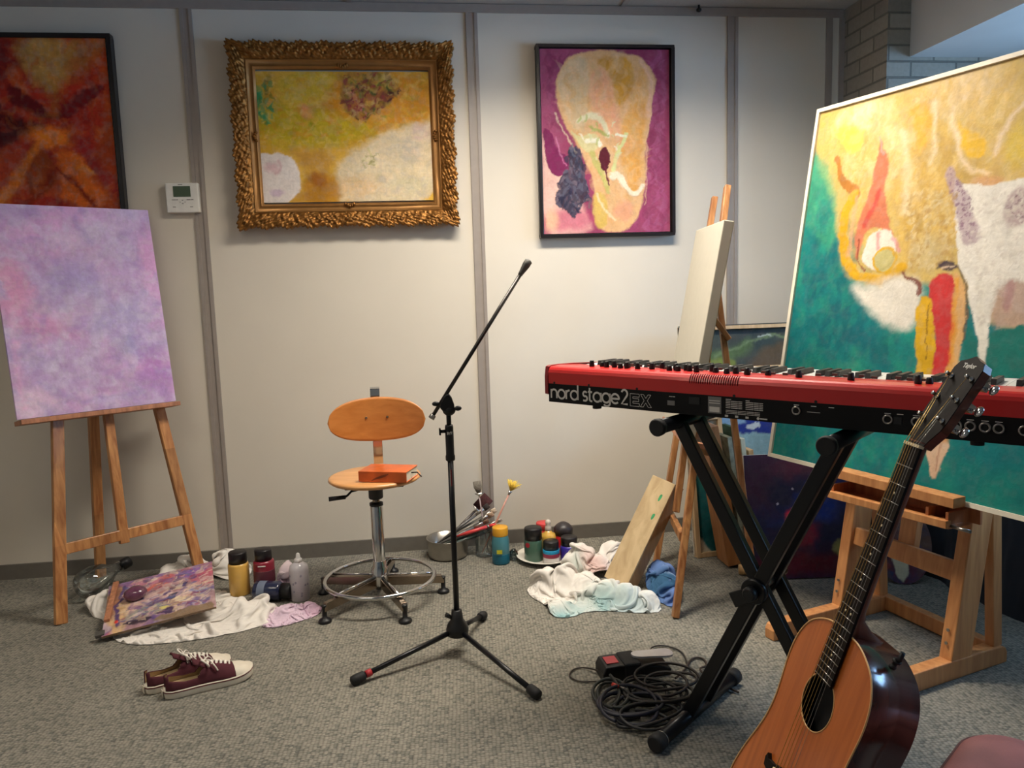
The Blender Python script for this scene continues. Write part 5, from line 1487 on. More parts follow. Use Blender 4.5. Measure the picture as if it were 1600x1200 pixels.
# bridge and strings
br = [(-.078, .004), (-.074, .014), (-.066, .006), (-.05, .008), (-.03, .015), (.03, .015), (.05, .008), (.066, .006), (.074, .014), (.078, .004), (.074, -.010), (.04, -.016), (0, -.018), (-.04, -.016), (-.074, -.010)]
mb = MB().prism(br, gp(0, -.652, .0), gx, gy, gz, .008); guitar_obj('bridge', mb.mesh('bridge'), M['ebony'])
mb = MB().beam(gp(-.036, -SC, .0095), gp(.036, -SC - .003, .0095), .003, .006, gy); guitar_obj('saddle', mb.mesh('saddle'), M['bone'])
sxs = [-.0265 + .0106 * k for k in range(6)]; nxs = [-.0178 + .00712 * k for k in range(6)]
for x_ in sxs:
    mb = MB().lathe([(.002, 0), (.002, .009), (.003, .010), (.003, .012), (.001, .0135)], gp(x_, -.657, .004), gz, 10)
    guitar_obj('bridge_pin', mb.mesh('bridge_pin'), M['bone'])
M['bronze'] = plain('bronze_string', (196, 156, 92), rough=0.3, metal=0.9)
order = [posts[0], posts[1], posts[2], posts[5], posts[4], posts[3]]
for k in range(6):
    r_ = [.0007, .0006, .00052, .00045, .0004, .0004][k]
    px_, py_ = order[k]
    inn = -.0036 if px_ > 0 else .0036
    mb = MB().tube([gp(sxs[k], -.657, .010), gp(sxs[k], -SC, .0128), gp(nxs[k], .003, .0112), hp(px_ + inn, py_, .007)], r_, 6)
    guitar_obj('string', mb.mesh('string'), M['bronze'] if k < 4 else M['steel'])
# strap button on the shoulder
sbp = gp(.085, JY - .012, -.045); sd = (gx * .35 + gy * .93).normalized()
mb = MB().lathe([(.006, 0), (.006, .004), (.004, .006), (.004, .012), (.0075, .014), (.0075, .017), (.002, .019)], sbp, sd, 16)
mb.tube([sbp + sd * .016, sbp + sd * .022 + gx * .003, sbp + sd * .036 - gx * .001], [.005, .0045, .004], 10)
guitar_obj('strap_button', mb.mesh('strap_button'), M['black'])
# low floor stand carrying the guitar
t2 = thing('guitar_stand', 'low black floor stand under the acoustic guitar', 'guitar stand', (.62, 1.22, 0))
bt = gp(0, JY - .508, -DP / 2)
lo_ = [gp(x_, JY - .480, -DP / 2) for x_ in (-.13, .13)]
for x_ in (-.11, .11):
    low = gp(x_, JY - .505 + .045 * (abs(x_) / .11), -.04)
    ctr = Vector((low.x, low.y, 0))
    MB().tube([low - gz * .075 - V(0, 0, .018), low - V(0, 0, .026), low + gz * .07 - V(0, 0, .018), low + gz * .082 + V(0, 0, .012)], .006, 10).build('cradle_arm', M['rubber'], t2)
    MB().tube([low - V(0, 0, .028), Vector((low.x + .02, low.y, .008))], .007, 10).build('post', M['blackmetal'], t2)
    MB().tube([Vector((low.x - .10, low.y, .007)), Vector((low.x + .16, low.y, .007))], .007, 10).build('foot_rail', M['blackmetal'], t2)
MB().tube([gp(-.11, JY - .46, -.04) * 1 - V(0, 0, 0) if False else Vector((gp(-.11, JY - .46, -.04).x + .05, gp(-.11, 0, 0).y, .007)), Vector((gp(.11, JY - .46, -.04).x + .05, gp(.11, 0, 0).y, .007))], .006, 10).build('cross_rail', M['blackmetal'], t2)

# ------------------------------------------------------------------ cloths
def cloth(name, label, cat, outline, bumps, seed, n=84, excess=1.35, tints=(), col=(226, 220, 212), steps=220, bend=.18, grav=.00010, solids=(), lift=0.0, rim=.5, mat=None, floorz=0.0, spread=.25):
    """crumpled fabric: a sheet larger than its footprint is relaxed (stretch, shear, bending, gravity, floor
    and whatever lies under it) until it buckles into folds"""
    P_ = np.array(chaikin(outline, 1, True))
    c = P_.mean(0)
    ang = np.unwrap(np.arctan2(P_[:, 1] - c[1], P_[:, 0] - c[0])); rad = np.hypot(P_[:, 0] - c[0], P_[:, 1] - c[1])
    o_ = np.argsort(ang % (2 * PI)); aa = (ang % (2 * PI))[o_]; rr_ = rad[o_]
    aa = np.concatenate([[aa[-1] - 2 * PI], aa, [aa[0] + 2 * PI]]); rr_ = np.concatenate([[rr_[-1]], rr_, [rr_[0]]])
    g = np.linspace(-1, 1, n); U_, V_ = np.meshgrid(g, g)
    dx_ = U_ * np.sqrt(1 - V_ ** 2 / 2); dy_ = V_ * np.sqrt(1 - U_ ** 2 / 2)
    r_ = np.hypot(dx_, dy_); th = np.arctan2(dy_, dx_) % (2 * PI)
    R_ = np.interp(th, aa, rr_)
    X = c[0] + r_ * R_ * np.cos(th); Y = c[1] + r_ * R_ * np.sin(th)
    def ground(x, y):
        z = np.full(x.shape, floorz + .002)
        for (bx_, by_, bh, br_) in bumps:
            z = np.maximum(z, floorz + bh * np.exp(-(((x - bx_) ** 2 + (y - by_) ** 2) / (br_ ** 2)) ** 1.3))
        return z
    sz = max(X.max() - X.min(), Y.max() - Y.min())
    f1 = 5.0 / sz
    qx = X * f1 + 1.5 * fbm(X * f1 * .6, Y * f1 * .6, seed + 7); qy = Y * f1 + 1.5 * fbm(X * f1 * .6 + 5, Y * f1 * .6, seed + 8)
    Zz = ground(X, Y) + .05 * sz * fbm(qx, qy, seed, 3) + .02 * sz * (1 - np.abs(2 * fbm(qx * 2.2, qy * 2.2, seed + 9, 2) - 1)) + lift
    p = np.stack([X + (fbm(qx * 2, qy * 2, seed + 1) - .5) * .04 * sz, Y + (fbm(qx * 2 + 9, qy * 2, seed + 2) - .5) * .04 * sz, Zz], -1)
    q0_ = np.stack([X, Y, ground(X, Y)], -1)
    ex = excess * (1 + spread * (fbm(X * f1 * .8, Y * f1 * .8, seed + 40) - .5) * 2)
    pin = q0_.copy()
    m_edge = np.zeros((n, n)); m_edge[0, :] = m_edge[-1, :] = m_edge[:, 0] = m_edge[:, -1] = 1
    def cons(di, dj, k):
        i0 = slice(0, n - di); i1 = slice(di, n)
        if dj >= 0: j0 = slice(0, n - dj); j1 = slice(dj, n)
        else: j0 = slice(-dj, n); j1 = slice(0, n + dj)
        L0 = np.linalg.norm(q0_[i1, j1] - q0_[i0, j0], axis=-1) * (ex[i1, j1] + ex[i0, j0]) / 2
        return (i0, i1, j0, j1, L0, k)
    C_ = [cons(0, 1, 1), cons(1, 0, 1), cons(1, 1, .5), cons(1, -1, .5), cons(0, 2, bend), cons(2, 0, bend), cons(0, 4, bend * .35), cons(4, 0, bend * .35)]
    v = np.zeros_like(p)
    for it in range(steps):
        prev = p.copy()
        p = p + v * .80; p[..., 2] -= grav
        for (i0, i1, j0, j1, L0, k) in C_:
            d = p[i1, j1] - p[i0, j0]; l = np.linalg.norm(d, axis=-1) + 1e-9
            corr = (d * ((l - L0) / l * .45 * k)[..., None])
            acc = np.zeros_like(p); acc[i0, j0] += corr; acc[i1, j1] -= corr
            p = p + acc
        w = m_edge * rim
        p[..., 0] += (pin[..., 0] - p[..., 0]) * w; p[..., 1] += (pin[..., 1] - p[..., 1]) * w
        p[..., 2] -= m_edge * .002 * rim
        # keep inside the footprint
        dd = p[..., :2] - c; rn_ = np.hypot(dd[..., 0], dd[..., 1]); tt = np.arctan2(dd[..., 1], dd[..., 0]) % (2 * PI)
        lim = np.interp(tt, aa, rr_); k_ = np.where(rn_ > lim, lim / (rn_ + 1e-9), 1.0)
        p[..., 0] = c[0] + dd[..., 0] * k_; p[..., 1] = c[1] + dd[..., 1] * k_
        p[..., 2] = np.maximum(p[..., 2], ground(p[..., 0], p[..., 1]))
        for (lo, hi) in solids:   # boxes lying on the cloth press it down / aside
            ins = (p[..., 0] > lo[0]) & (p[..., 0] < hi[0]) & (p[..., 1] > lo[1]) & (p[..., 1] < hi[1]) & (p[..., 2] > lo[2])
            p[..., 2] = np.where(ins, lo[2], p[..., 2])
        v = np.clip(p - prev, -.004, .004)
    vs_ = p.reshape(-1, 3)
    idx = np.arange(n * n).reshape(n, n)
    fs = np.stack([idx[:-1, :-1], idx[:-1, 1:], idx[1:, 1:], idx[1:, :-1]], -1).reshape(-1, 4)
    me = bpy.data.meshes.new(name); me.from_pydata(vs_.tolist(), [], fs.tolist())
    colr = np.empty((len(vs_), 4), np.float32); colr[:, :3] = lin(col); colr[:, 3] = 1
    cx = X.ravel(); cy = Y.ravel()
    for (tx, ty, tr, tc, op) in tints:
        n_ = fbm(cx * 16, cy * 16, seed + 61)
        g_ = np.clip(1.35 - np.hypot(cx - tx, cy - ty) / tr - (n_ - .5) * 1.2, 0, 1)[:, None] * op
        colr[:, :3] = colr[:, :3] * (1 - g_) + np.array(lin(tc)) * g_
    ca = me.color_attributes.new('paint', 'FLOAT_COLOR', 'POINT'); ca.data.foreach_set('color', colr.ravel())
    me.polygons.foreach_set('use_smooth', [True] * len(fs))
    o = bpy.data.objects.new(name, me); link(o); me.materials.append(mat or M['fabric_tint'])
    m = o.modifiers.new('thickness', 'SOLIDIFY'); m.thickness = .0014; m.offset = 1
    m = o.modifiers.new('smooth', 'SUBSURF'); m.levels = 1; m.render_levels = 1
    recentre(o)
    return tag(o, label, cat)

# sheet and rags around the palette (left)
cloth('bed_sheet', 'white crumpled sheet under the paint palette beside shoes', 'cloth',
      [(-1.335, 3.13), (-1.27, 3.03), (-1.20, 2.98), (-1.15, 2.88), (-1.06, 2.74), (-.86, 2.725), (-.66, 2.77), (-.55, 2.84), (-.55, 2.95), (-.64, 3.03), (-.74, 3.08), (-.82, 3.20), (-.98, 3.22), (-1.14, 3.22), (-1.22, 3.18)],
      [(-1.27, 3.11, .05, .06), (-.65, 2.93, .045, .08), (-1.02, 3.0, .02, .15)], 5, n=120, excess=1.32, solids=[((-1.16, 2.80, .022), (-.86, 3.14, 1)), ((-.9, 2.86, .045), (-.76, 3.1, 1))])
cloth('bunched_cloth', 'white bunched cloth behind the palette near grey wall strip', 'cloth',
      [(-1.14, 3.34), (-1.06, 3.33), (-1.0, 3.36), (-.945, 3.395), (-.89, 3.35), (-.82, 3.31), (-.745, 3.34), (-.75, 3.45), (-.86, 3.50), (-1.0, 3.505), (-1.12, 3.47)],
      [(-1.0, 3.43, .085, .06), (-.85, 3.42, .095, .065), (-1.08, 3.42, .05, .05)], 12, n=90, excess=1.55)
cloth('lilac_rag', 'pale lilac stained rag between the palette and the swivel chair', 'cloth',
      [(-.60, 2.80), (-.54, 2.78), (-.46, 2.82), (-.395, 2.87), (-.39, 2.94), (-.44, 2.965), (-.52, 2.965), (-.59, 2.93)],
      [(-.51, 2.89, .035, .06), (-.43, 2.91, .03, .03)], 23, n=84, excess=1.75, col=(214, 190, 206), tints=[(-.40, 2.92, .06, (206, 160, 184), .6)])
cloth('tissue', 'crumpled tissue with lilac stains leaning on the blue bottle', 'tissue',
      [(-.59, 3.12), (-.565, 3.095), (-.54, 3.10), (-.525, 3.115), (-.53, 3.16), (-.555, 3.185), (-.585, 3.17)],
      [(-.565, 3.13, .085, .028), (-.545, 3.14, .115, .018), (-.57, 3.155, .10, .016)], 31, n=60, excess=1.9, col=(216, 198, 202), tints=[(-.56, 3.1, .03, (176, 140, 166), .7)])
# rags around the wooden box (middle)
cloth('paint_rag', 'large white rag with grey-green stains in front of the leaning box', 'cloth',
      [(.41, 2.96), (.41, 2.88), (.46, 2.78), (.46, 2.67), (.53, 2.655), (.60, 2.70), (.70, 2.68), (.80, 2.635), (.87, 2.64), (.875, 2.72), (.835, 2.79), (.75, 2.86), (.72, 2.96), (.60, 3.02), (.50, 3.03)],
      [(.50, 2.93, .085, .06), (.56, 2.90, .10, .06), (.63, 2.86, .085, .07), (.70, 2.80, .07, .07), (.76, 2.76, .07, .06), (.83, 2.71, .05, .04), (.50, 2.74, .035, .05)], 44, n=124, excess=1.55,
      tints=[(.50, 2.67, .07, (140, 184, 188), .9), (.66, 2.71, .10, (128, 166, 166), .85), (.78, 2.66, .09, (176, 192, 196), .8), (.60, 2.93, .035, (186, 178, 176), .6)])
cloth('paint_rag', 'white rag with pink stain standing up behind the leaning box', 'cloth',
      [(.56, 3.05), (.66, 3.02), (.74, 3.0), (.86, 3.06), (.89, 3.14), (.80, 3.18), (.68, 3.18), (.59, 3.12)],
      [(.665, 3.09, .13, .05), (.62, 3.10, .09, .04), (.80, 3.11, .12, .06), (.73, 3.06, .08, .06)], 52, n=90, excess=1.5,
      tints=[(.70, 3.03, .06, (210, 176, 170), .8), (.62, 3.06, .04, (190, 204, 196), .6)])
cloth('blue_cloth', 'blue cloth heaped between the leaning box and the middle easel', 'cloth',
      [(.865, 2.80), (.90, 2.68), (.94, 2.66), (.975, 2.74), (1.0, 2.84), (.99, 2.93), (.95, 2.97), (.90, 2.93)],
      [(.935, 2.89, .10, .06), (.94, 2.80, .08, .06), (.95, 2.73, .05, .04)], 63, n=84, excess=1.5, col=(106, 132, 186),
      tints=[(.90, 2.80, .08, (52, 92, 122), .9), (.98, 2.85, .04, (160, 184, 214), .7)])

# ------------------------------------------------------------------ leaning wooden box
a0 = V(.775, 2.90, .012); a1 = V(1.0, 2.955, .405)
ax = (a1 - a0).normalized()
wv = Vector((.45, -.88, -.12)); wv = (wv - ax * wv.dot(ax)).normalized()   # across the pale face
nv = ax.cross(wv).normalized()
if nv.x > 0: nv = -nv
L_ = (a1 - a0).length
t = thing('wooden_box', 'long pale wooden box lid with green paint marks leaning on easel', 'box', a0)
WBX, TB = .125, .06
cB = a0 + ax * L_ / 2
MB().box(cB + nv * (TB / 2 - .004), (L_, WBX, .008), ax, wv, nv).build('panel', M['paleboard'], t, .002)
M['boxside'] = wood('box_side', (150, 108, 66), (180, 134, 88), rough=.55)
mb = MB()
for s_ in (-1, 1): mb.box(cB + wv * s_ * (WBX / 2 - .005) - nv * .004, (L_, .010, TB - .008), ax, wv, nv)
mb.build('side_wall', M['boxside'], t, .001)
mb = MB()
for s_ in (-1, 1): mb.box(cB + ax * s_ * (L_ / 2 - .005) - nv * .004, (.010, WBX - .02, TB - .008), ax, wv, nv)
mb.build('end_wall', M['boxside'], t, .001)
mb = MB()
M['greenpaint'] = plain('green_paint_mark', (60, 150, 96), rough=.5, var=.3, scale=80)
for s_, w_, l_ in ((.155, .022, .034), (.075, .030, .03)):
    MB().prism(chaikin([(-l_ / 2, 0), (-l_ / 4, .006), (l_ / 3, .009), (l_ / 2, .002), (l_ / 4, -.006), (-l_ / 3, -.005)], 2, True), cB + ax * s_ + wv * w_ + nv * (TB / 2), ax, wv, nv, .0006).build('paint_mark', M['greenpaint'], t)

# ------------------------------------------------------------------ palette board
t = thing('palette_board', 'paint-covered palette board lying on the white sheet', 'palette', (-.98, 3.0, .06))
pc_ = [V(-1.135, 2.775, .025), V(-.765, 2.87, .065), V(-.855, 3.235, .105), V(-1.205, 3.13, .085)]
pd = (pc_[1] - pc_[0]); pu = (pc_[3] - pc_[0]); PW, PHh = pd.length, pu.length
pd = pd.normalized(); pu = (pu - pd * pu.dot(pd)).normalized()
P = Paint(PW, PHh, .002, (170, 132, 140), 71)
P.fin = dict(amp=.016, f=38, tone=.28, dry=.15)
P.fillnoise((130, 96, 150), 8, .45, .6, .9).fillnoise((206, 176, 168), 11, .52, .68, .9).fillnoise((176, 84, 92), 9, .58, .72, .8).fillnoise((96, 76, 136), 12, .58, .7, .9).fillnoise((214, 190, 190), 18, .6, .75, .7)
P.poly([(0, 0), (.10, 0), (.06, PHh * .9), (0, PHh)], (214, 176, 124), .02, .9, .02)
P.poly([(.0, .1), (.03, .1), (.05, PHh), (0, PHh)], (150, 96, 80), .02, .8, .02)
P.stroke([(.05, .05), (.045, .15), (.05, .25), (.06, .33)], .02, (84, 60, 120), .01, .95, .012, relief=.002)
P.blob((.17, .29), .06, .045, (206, 96, 84), .4, 20, .9, .02, relief=.0015)
P.blob((.13, .32), .05, .03, (196, 130, 150), .5, 0, .9, .02)
P.blob((.15, .10), .075, .04, (150, 152, 140), .5, 10, .95, .02)
P.blob((.12, .04), .045, .022, (58, 46, 62), .3, 0, .95, .015, relief=.0015)
P.blob((.22, .06), .03, .016, (66, 46, 84), .3, 0, .95, .012, relief=.0015)
P.blob((.235, .155), .035, .018, (52, 46, 66), .3, 40, .95, .014, relief=.0015)
P.blob((.27, .24), .06, .015, (58, 44, 96), .3, 8, .95, .012, relief=.0015)
P.blob((.24, .09), .035, .014, (222, 210, 120), .3, 0, .95, .01, relief=.0015)
P.blob((.26, .12), .04, .02, (226, 204, 170), .5, 0, .9, .015, relief=.001)
P.blob((.33, .16), .035, .03, (120, 132, 186), .5, 0, .9, .015)
P.blob((.36, .27), .05, .04, (180, 70, 100), .6, 0, .85, .02)
P.blob((.30, .32), .08, .03, (134, 86, 160), .6, 0, .9, .02)
P.poly([(.16, 0), (.37, 0), (.37, .06), (.28, .055), (.2, .02)], (136, 112, 84), .01, .95, .01)
P.blob((.045, .075), .012, .012, (220, 60, 54), .2, 0, 1, .002, relief=.002)
dabs(P, [(.06, .04), (PW, .06), (PW, PHh), (.06, PHh)], [(110, 84, 140), (196, 150, 150), (70, 60, 110), (206, 186, 180), (150, 70, 90), (90, 100, 150), (170, 130, 120), (214, 190, 160)], 320, .013, 20, (-30, 60), .6, 2.6, .0014)
P.rel += .0012 * fbm(P.x * 45, P.y * 45, 8, 4)
painted_panel('board', P, pc_[0], pd, pu, .008, M['oil_gloss'], t, edge=(120, 96, 72))
pn_ = pd.cross(pu).normalized()
MB().beam(pc_[0] + pd * .012 + pu * .09 + pn_ * .008, pc_[0] + pd * .028 + pu * (PHh - .002) + pn_ * .010, .020, .010, pd).build('wooden_strip', M['ledge'], t, .001)
MB().box(pc_[0] + pd * -.006 + pu * .02 + pn_ * .0, (.03, .03, .012), pd, pu, pn_).build('clip', M['greymetal'], t, .002)
# paint-crusted round lump
sc2 = pc_[0] + pd * .105 + pu * .215 + pn_ * .018
mb = MB().ball((0, 0, 0), 1, 1, 1, 26, 16)
rn = np.array(mb.v); nse = fbm(rn[:, 0] * 3 + rn[:, 2] * 2, rn[:, 1] * 3 + 5, 3, 3)
mb.v = [tuple(sc2 + pd * (v[0] * .040 * (.9 + .25 * k)) + pu * (v[1] * .036 * (.9 + .25 * k)) + pn_ * (v[2] * .026 * (.9 + .2 * k) + .004)) for v, k in zip(mb.v, nse)]
tag(mb.build('painted_stone', plain('plum_gloss_paint', (104, 60, 84), rough=.22, var=.25, scale=40, coat=.5)), 'plum coloured glossy round paint lump sitting on the palette', 'stone')

# ------------------------------------------------------------------ bottles and jars
def bottle(name, label, cat, loc, body, cap, bcol, ccol, parts=(), axis=(0, 0, 1), group=None, bmat=None, capname='cap'):
    if group is None and name in ('paint_jar', 'paint_bottle'): group = 'paint jars on and beside the white plate' if name == 'paint_jar' else 'paint bottles beside the palette'
    t = thing(name, label, cat, loc, group)
    MB().lathe(body, loc, axis, 32).build('body', bmat or plain(name + '_paint', bcol, rough=.3, var=.05, coat=.3), t)
    if cap: MB().lathe(cap, loc, axis, 32).build(capname, plain(name + '_cap', ccol, rough=.4), t)
    for nm, pr, c_ in parts: MB().lathe(pr, loc, axis, 32).build(nm, plain(name + '_' + nm, c_, rough=.45, var=.1), t)
    return t
def jar_prof(r, h, neck=.8): return [(.001, 0), (r * .94, 0), (r, .005), (r, h - .014), (r * .96, h - .006), (r * neck, h), (.001, h)]
def cap_prof(r, z, h): return [(.001, z), (r, z), (r, z + h - .003), (r * .95, z + h), (.001, z + h)]
bottle('paint_bottle', 'ochre yellow paint bottle with black cap beside the palette', 'paint bottle', (-.742, 3.155, 0), jar_prof(.041, .135, .72), cap_prof(.036, .132, .045), (222, 176, 88), (22, 18, 20))
tpb = bottle('paint_bottle', 'dark red paint bottle with black cap behind the lying bottle', 'paint bottle', (-.640, 3.145, 0), jar_prof(.042, .142, .7), cap_prof(.034, .139, .045), (132, 26, 46), (22, 18, 22),
       [('label', [(.0424, .045), (.0426, .046), (.0426, .10), (.0424, .101)], (92, 40, 52)), ('label_border', [(.0428, .044), (.0430, .0445), (.0430, .0475), (.0428, .048)], (200, 196, 190))])
MB().box((-.640, 3.102, .125), (.03, .0012, .004)).build('print', M['ink'], tpb)
# bottle lying on its side
t = thing('paint_bottle', 'dark blue paint bottle lying on its side in front of red bottle', 'paint bottle', (-.60, 3.05, 0), 'paint bottles beside the palette')
lx = V(.97, -.24, 0).normalized(); o_ = V(-.665, 3.072, .039)
MB().lathe([(.001, 0), (.034, .001), (.038, .006), (.038, .10), (.034, .108), (.024, .115)], o_, lx, 30).build('body', plain('navy_paint', (36, 42, 70), rough=.25, coat=.4), t)
MB().lathe([(.001, .110), (.032, .112), (.032, .148), (.030, .152), (.001, .152)], o_, lx, 30).build('cap', M['black'], t)
MB().lathe([(.0384, .02), (.0386, .021), (.0386, .05), (.0384, .051)], o_, lx, 30).build('label', plain('slate_label', (108, 118, 138), rough=.5), t)
t = bottle('squeeze_bottle', 'white squeeze bottle with pointed nozzle nearest the swivel chair', 'squeeze bottle', (-.487, 3.045, 0), [(.001, 0), (.035, 0), (.038, .004), (.038, .125), (.034, .140), (.020, .150), (.014, .154)], [(.001, .152), (.015, .152), (.015, .166), (.011, .168), (.009, .172), (.007, .186), (.003, .190), (.001, .190)], (206, 200, 204), (226, 222, 220), capname='nozzle')
M['greysmear'] = plain('grey_paint_smear', (150, 146, 160), rough=.5, var=.4, scale=60)
mb = MB(); rnd = random.Random(3)
for k in range(9):
    a = R(-150 + rnd.uniform(0, 120)); z_ = rnd.uniform(.02, .12)
    cpt = V(-.487 + .0384 * math.cos(a), 3.045 + .0384 * math.sin(a), z_); tn_ = V(-math.sin(a), math.cos(a), 0)
    MB().prism(chaikin([(-.004, -.004), (.003, -.005), (.006, .003), (-.002, .006)], 2, True), cpt, tn_, V(0, 0, 1), V(math.cos(a), math.sin(a), 0), .0006).build('paint_smear', M['greysmear'], t)
# glass carafe with black stopper, left easel
t = thing('glass_carafe', 'clear glass carafe with black stopper lying behind left easel', 'carafe', (-1.33, 3.27, 0))
ca_ = V(.55, .80, .16).normalized(); co_ = V(-1.365, 3.185, .062)
MB().lathe([(.001, -.002), (.045, 0), (.058, .02), (.060, .07), (.050, .11), (.030, .14), (.022, .16), (.022, .185)], co_, ca_, 32).build('body', M['glass'], t)
MB().lathe([(.001, .18), (.018, .18), (.019, .19), (.024, .195), (.024, .225), (.020, .23), (.001, .23)], co_, ca_, 24).build('stopper', M['black'], t)

# steel saucepan with brushes
t = thing('saucepan', 'stainless steel pan full of paint brushes by the wall', 'pan', (.118, 3.425, 0))
pcen = (.118, 3.425, 0)
MB().lathe([(.001, 0), (.078, 0), (.088, .006), (.0905, .02), (.0925, .084), (.0965, .087), (.0965, .089), (.091, .088), (.089, .02), (.078, .006), (.001, .004)], pcen, seg=48).build('body', M['steel'], t)
MB().lathe([(.001, .012), (.0885, .012)], pcen, seg=32).build('dark_water', plain('dirty_water', (60, 56, 58), rough=.1), t)
def brush(label, p0, p1, w, hcol, bcol, kind='flat', blen=.03, rh=.004, mats=None, flen=.035):
    p0 = Vector(p0); p1 = Vector(p1); d_ = (p1 - p0).normalized(); L_ = (p1 - p0).length
    t = thing('paint_brush', label, 'paint brush', p0, 'paint brushes in the steel pan' if mats is None else None)
    MB().tube([p0, p0 + d_ * L_ * .3, p0 + d_ * (L_ - blen - flen)], [rh * .5, rh * 1.1, rh], 10).build('handle', plain('brush_handle', hcol, rough=.35, coat=.3), t)
    x_, y_, z_ = frame_to(d_, (1, 0, .3))
    e0 = p0 + d_ * (L_ - blen - flen); e1 = p0 + d_ * (L_ - blen)
    def ell(c, a, b_, n=14): return [c + x_ * a * math.cos(2 * PI * k / n) + y_ * b_ * math.sin(2 * PI * k / n) for k in range(n)]
    def loft(rings, nm, mt):
        mb = MB(); n = len(rings[0]); vs_ = [v for r_ in rings for v in r_]
        fs = [(i * n + k, i * n + (k + 1) % n, (i + 1) * n + (k + 1) % n, (i + 1) * n + k) for i in range(len(rings) - 1) for k in range(n)]
        fs += [tuple(reversed(range(n))), tuple((len(rings) - 1) * n + k for k in range(n))]
        mb.add(vs_, fs, True).build(nm, mt, t)
    loft([ell(e0, rh, rh), ell(e0 + d_ * flen * .4, rh * 1.15, rh * 1.1), ell(e1, w / 2, rh * .9)], 'ferrule', M['steel'])
    bm_ = plain('bristles', bcol, rough=.9, var=.4, scale=150)
    if kind == 'flat': loft([ell(e1, w / 2, rh * .9), ell(e1 + d_ * blen * .6, w / 2 * 1.05, rh * .8), ell(p1, w / 2, rh * .25)], 'bristles', bm_)
    elif kind == 'fan': loft([ell(e1, w / 2 * .4, rh * .7), ell(e1 + d_ * blen * .5, w / 2 * .9, rh), ell(p1, w / 2 * .9, rh * .5)], 'bristles', bm_)
    return t
pc2 = V(.118, 3.425, .02)
specs = [((.0, 0, .1), (.195, .03, .208), .020, (84, 80, 76), (52, 44, 42)), ((.02, .01, .1), (.212, .0, .175), .022, (120, 112, 100), (196, 168, 140)), ((-.01, -.02, .1), (.188, -.03, .150), .018, (90, 88, 84), (120, 90, 70)),
         ((.01, .03, .1), (.228, .03, .185), .020, (110, 106, 98), (206, 186, 160)), ((0, -.03, .09), (.235, -.04, .128), .024, (76, 92, 84), (176, 150, 120)), ((-.02, 0, .09), (.200, -.015, .118), .018, (90, 100, 92), (96, 84, 72)),
         ((.0, .02, .09), (.252, .012, .140), .018, (130, 120, 104), (214, 196, 176)), ((-.01, -.01, .09), (.245, -.005, .108), .016, (70, 66, 64), (60, 50, 46))]
labs = ['paint brush with flat black bristles, highest in the steel pan', 'wide paint brush with tan bristles resting in steel pan', 'grey-handled paint brush with brown bristles in the steel pan', 'paint brush with pale bristles just right of the black-bristled one',
        'green-handled broad paint brush lying low over pan rim', 'short paint brush with grey-brown bristles near pan rim', 'paint brush with cream bristles pointing at yellow-lidded jar', 'lowest thin paint brush with dark bristles in steel pan']
for (h0, h1, w_, hc, bc_), lb in zip(specs, labs):
    w_ *= 1.25
    p0 = V(pcen[0] - .055 + h0[0], pcen[1] + h0[1], .035 + .02 * (h0[2] > .095)); p1 = V(pcen[0] + h1[0], pcen[1] + h1[1] * .8 - .01, h1[2] + .012)
    brush(lb, p0, p1, w_, hc, bc_, 'flat', .028, .0068, flen=.045)
brush('brush with dark brown square bristles leaning against the wall strip', V(pcen[0] - .02, pcen[1] + .03, .05), V(.318, 3.478, .248), .055, (50, 34, 30), (70, 34, 34), 'flat', .075, .006, 1, .02)
brush('red-handled brush lying across the pan towards yellow-lidded jar', V(.16, 3.39, .10), V(.335, 3.37, .150), .016, (206, 60, 60), (206, 60, 60), 'flat', .03, .008, 1, .01)
# glass water jar holding two tall brushes
t = thing('glass_jar', 'clear glass water jar behind the yellow-lidded teal jar', 'jar', (.285, 3.40, 0))
MB().lathe([(.001, .001), (.040, .001), (.042, .006), (.042, .11), (.038, .118), (.038, .128), (.040, .130)], (.285, 3.40, 0), seg=32).build('body', M['glass'], t)
brush('tall brush with grey fan of bristles standing above the pan', V(.300, 3.41, .012), V(.262, 3.44, .335), .040, (150, 130, 130), (120, 112, 100), 'fan', .055, .003, 1, .02)
tb = brush('tall pink-handled brush with splayed bright yellow bristles', V(.27, 3.39, .012), V(.432, 3.40, .335), .02, (188, 130, 110), (222, 196, 90), 'none', .05, .0042, 1, .02)
p1 = V(.432, 3.40, .335); p0 = V(.27, 3.39, .012); d_ = (p1 - p0).normalized(); e1 = p1 - d_ * .05
mb = MB(); rnd = random.Random(9); x_, y_, z_ = frame_to(d_, (1, 0, 0))
for k in range(130):
    a = rnd.uniform(0, 2 * PI); sp_ = rnd.uniform(0, .036); ln = rnd.uniform(.036, .056)
    q1 = e1 + d_ * ln * .5 + (x_ * math.cos(a) + y_ * math.sin(a)) * sp_ * .5; q2 = e1 + d_ * ln * .95 + (x_ * math.cos(a) + y_ * math.sin(a)) * sp_ * 1.0
    mb.tube([e1, q1, q2], [.0011, .0012, .0009], 4)
mb.build('bristles', plain('yellow_bristles', (232, 200, 84), rough=.8, var=.25, scale=120), tb)
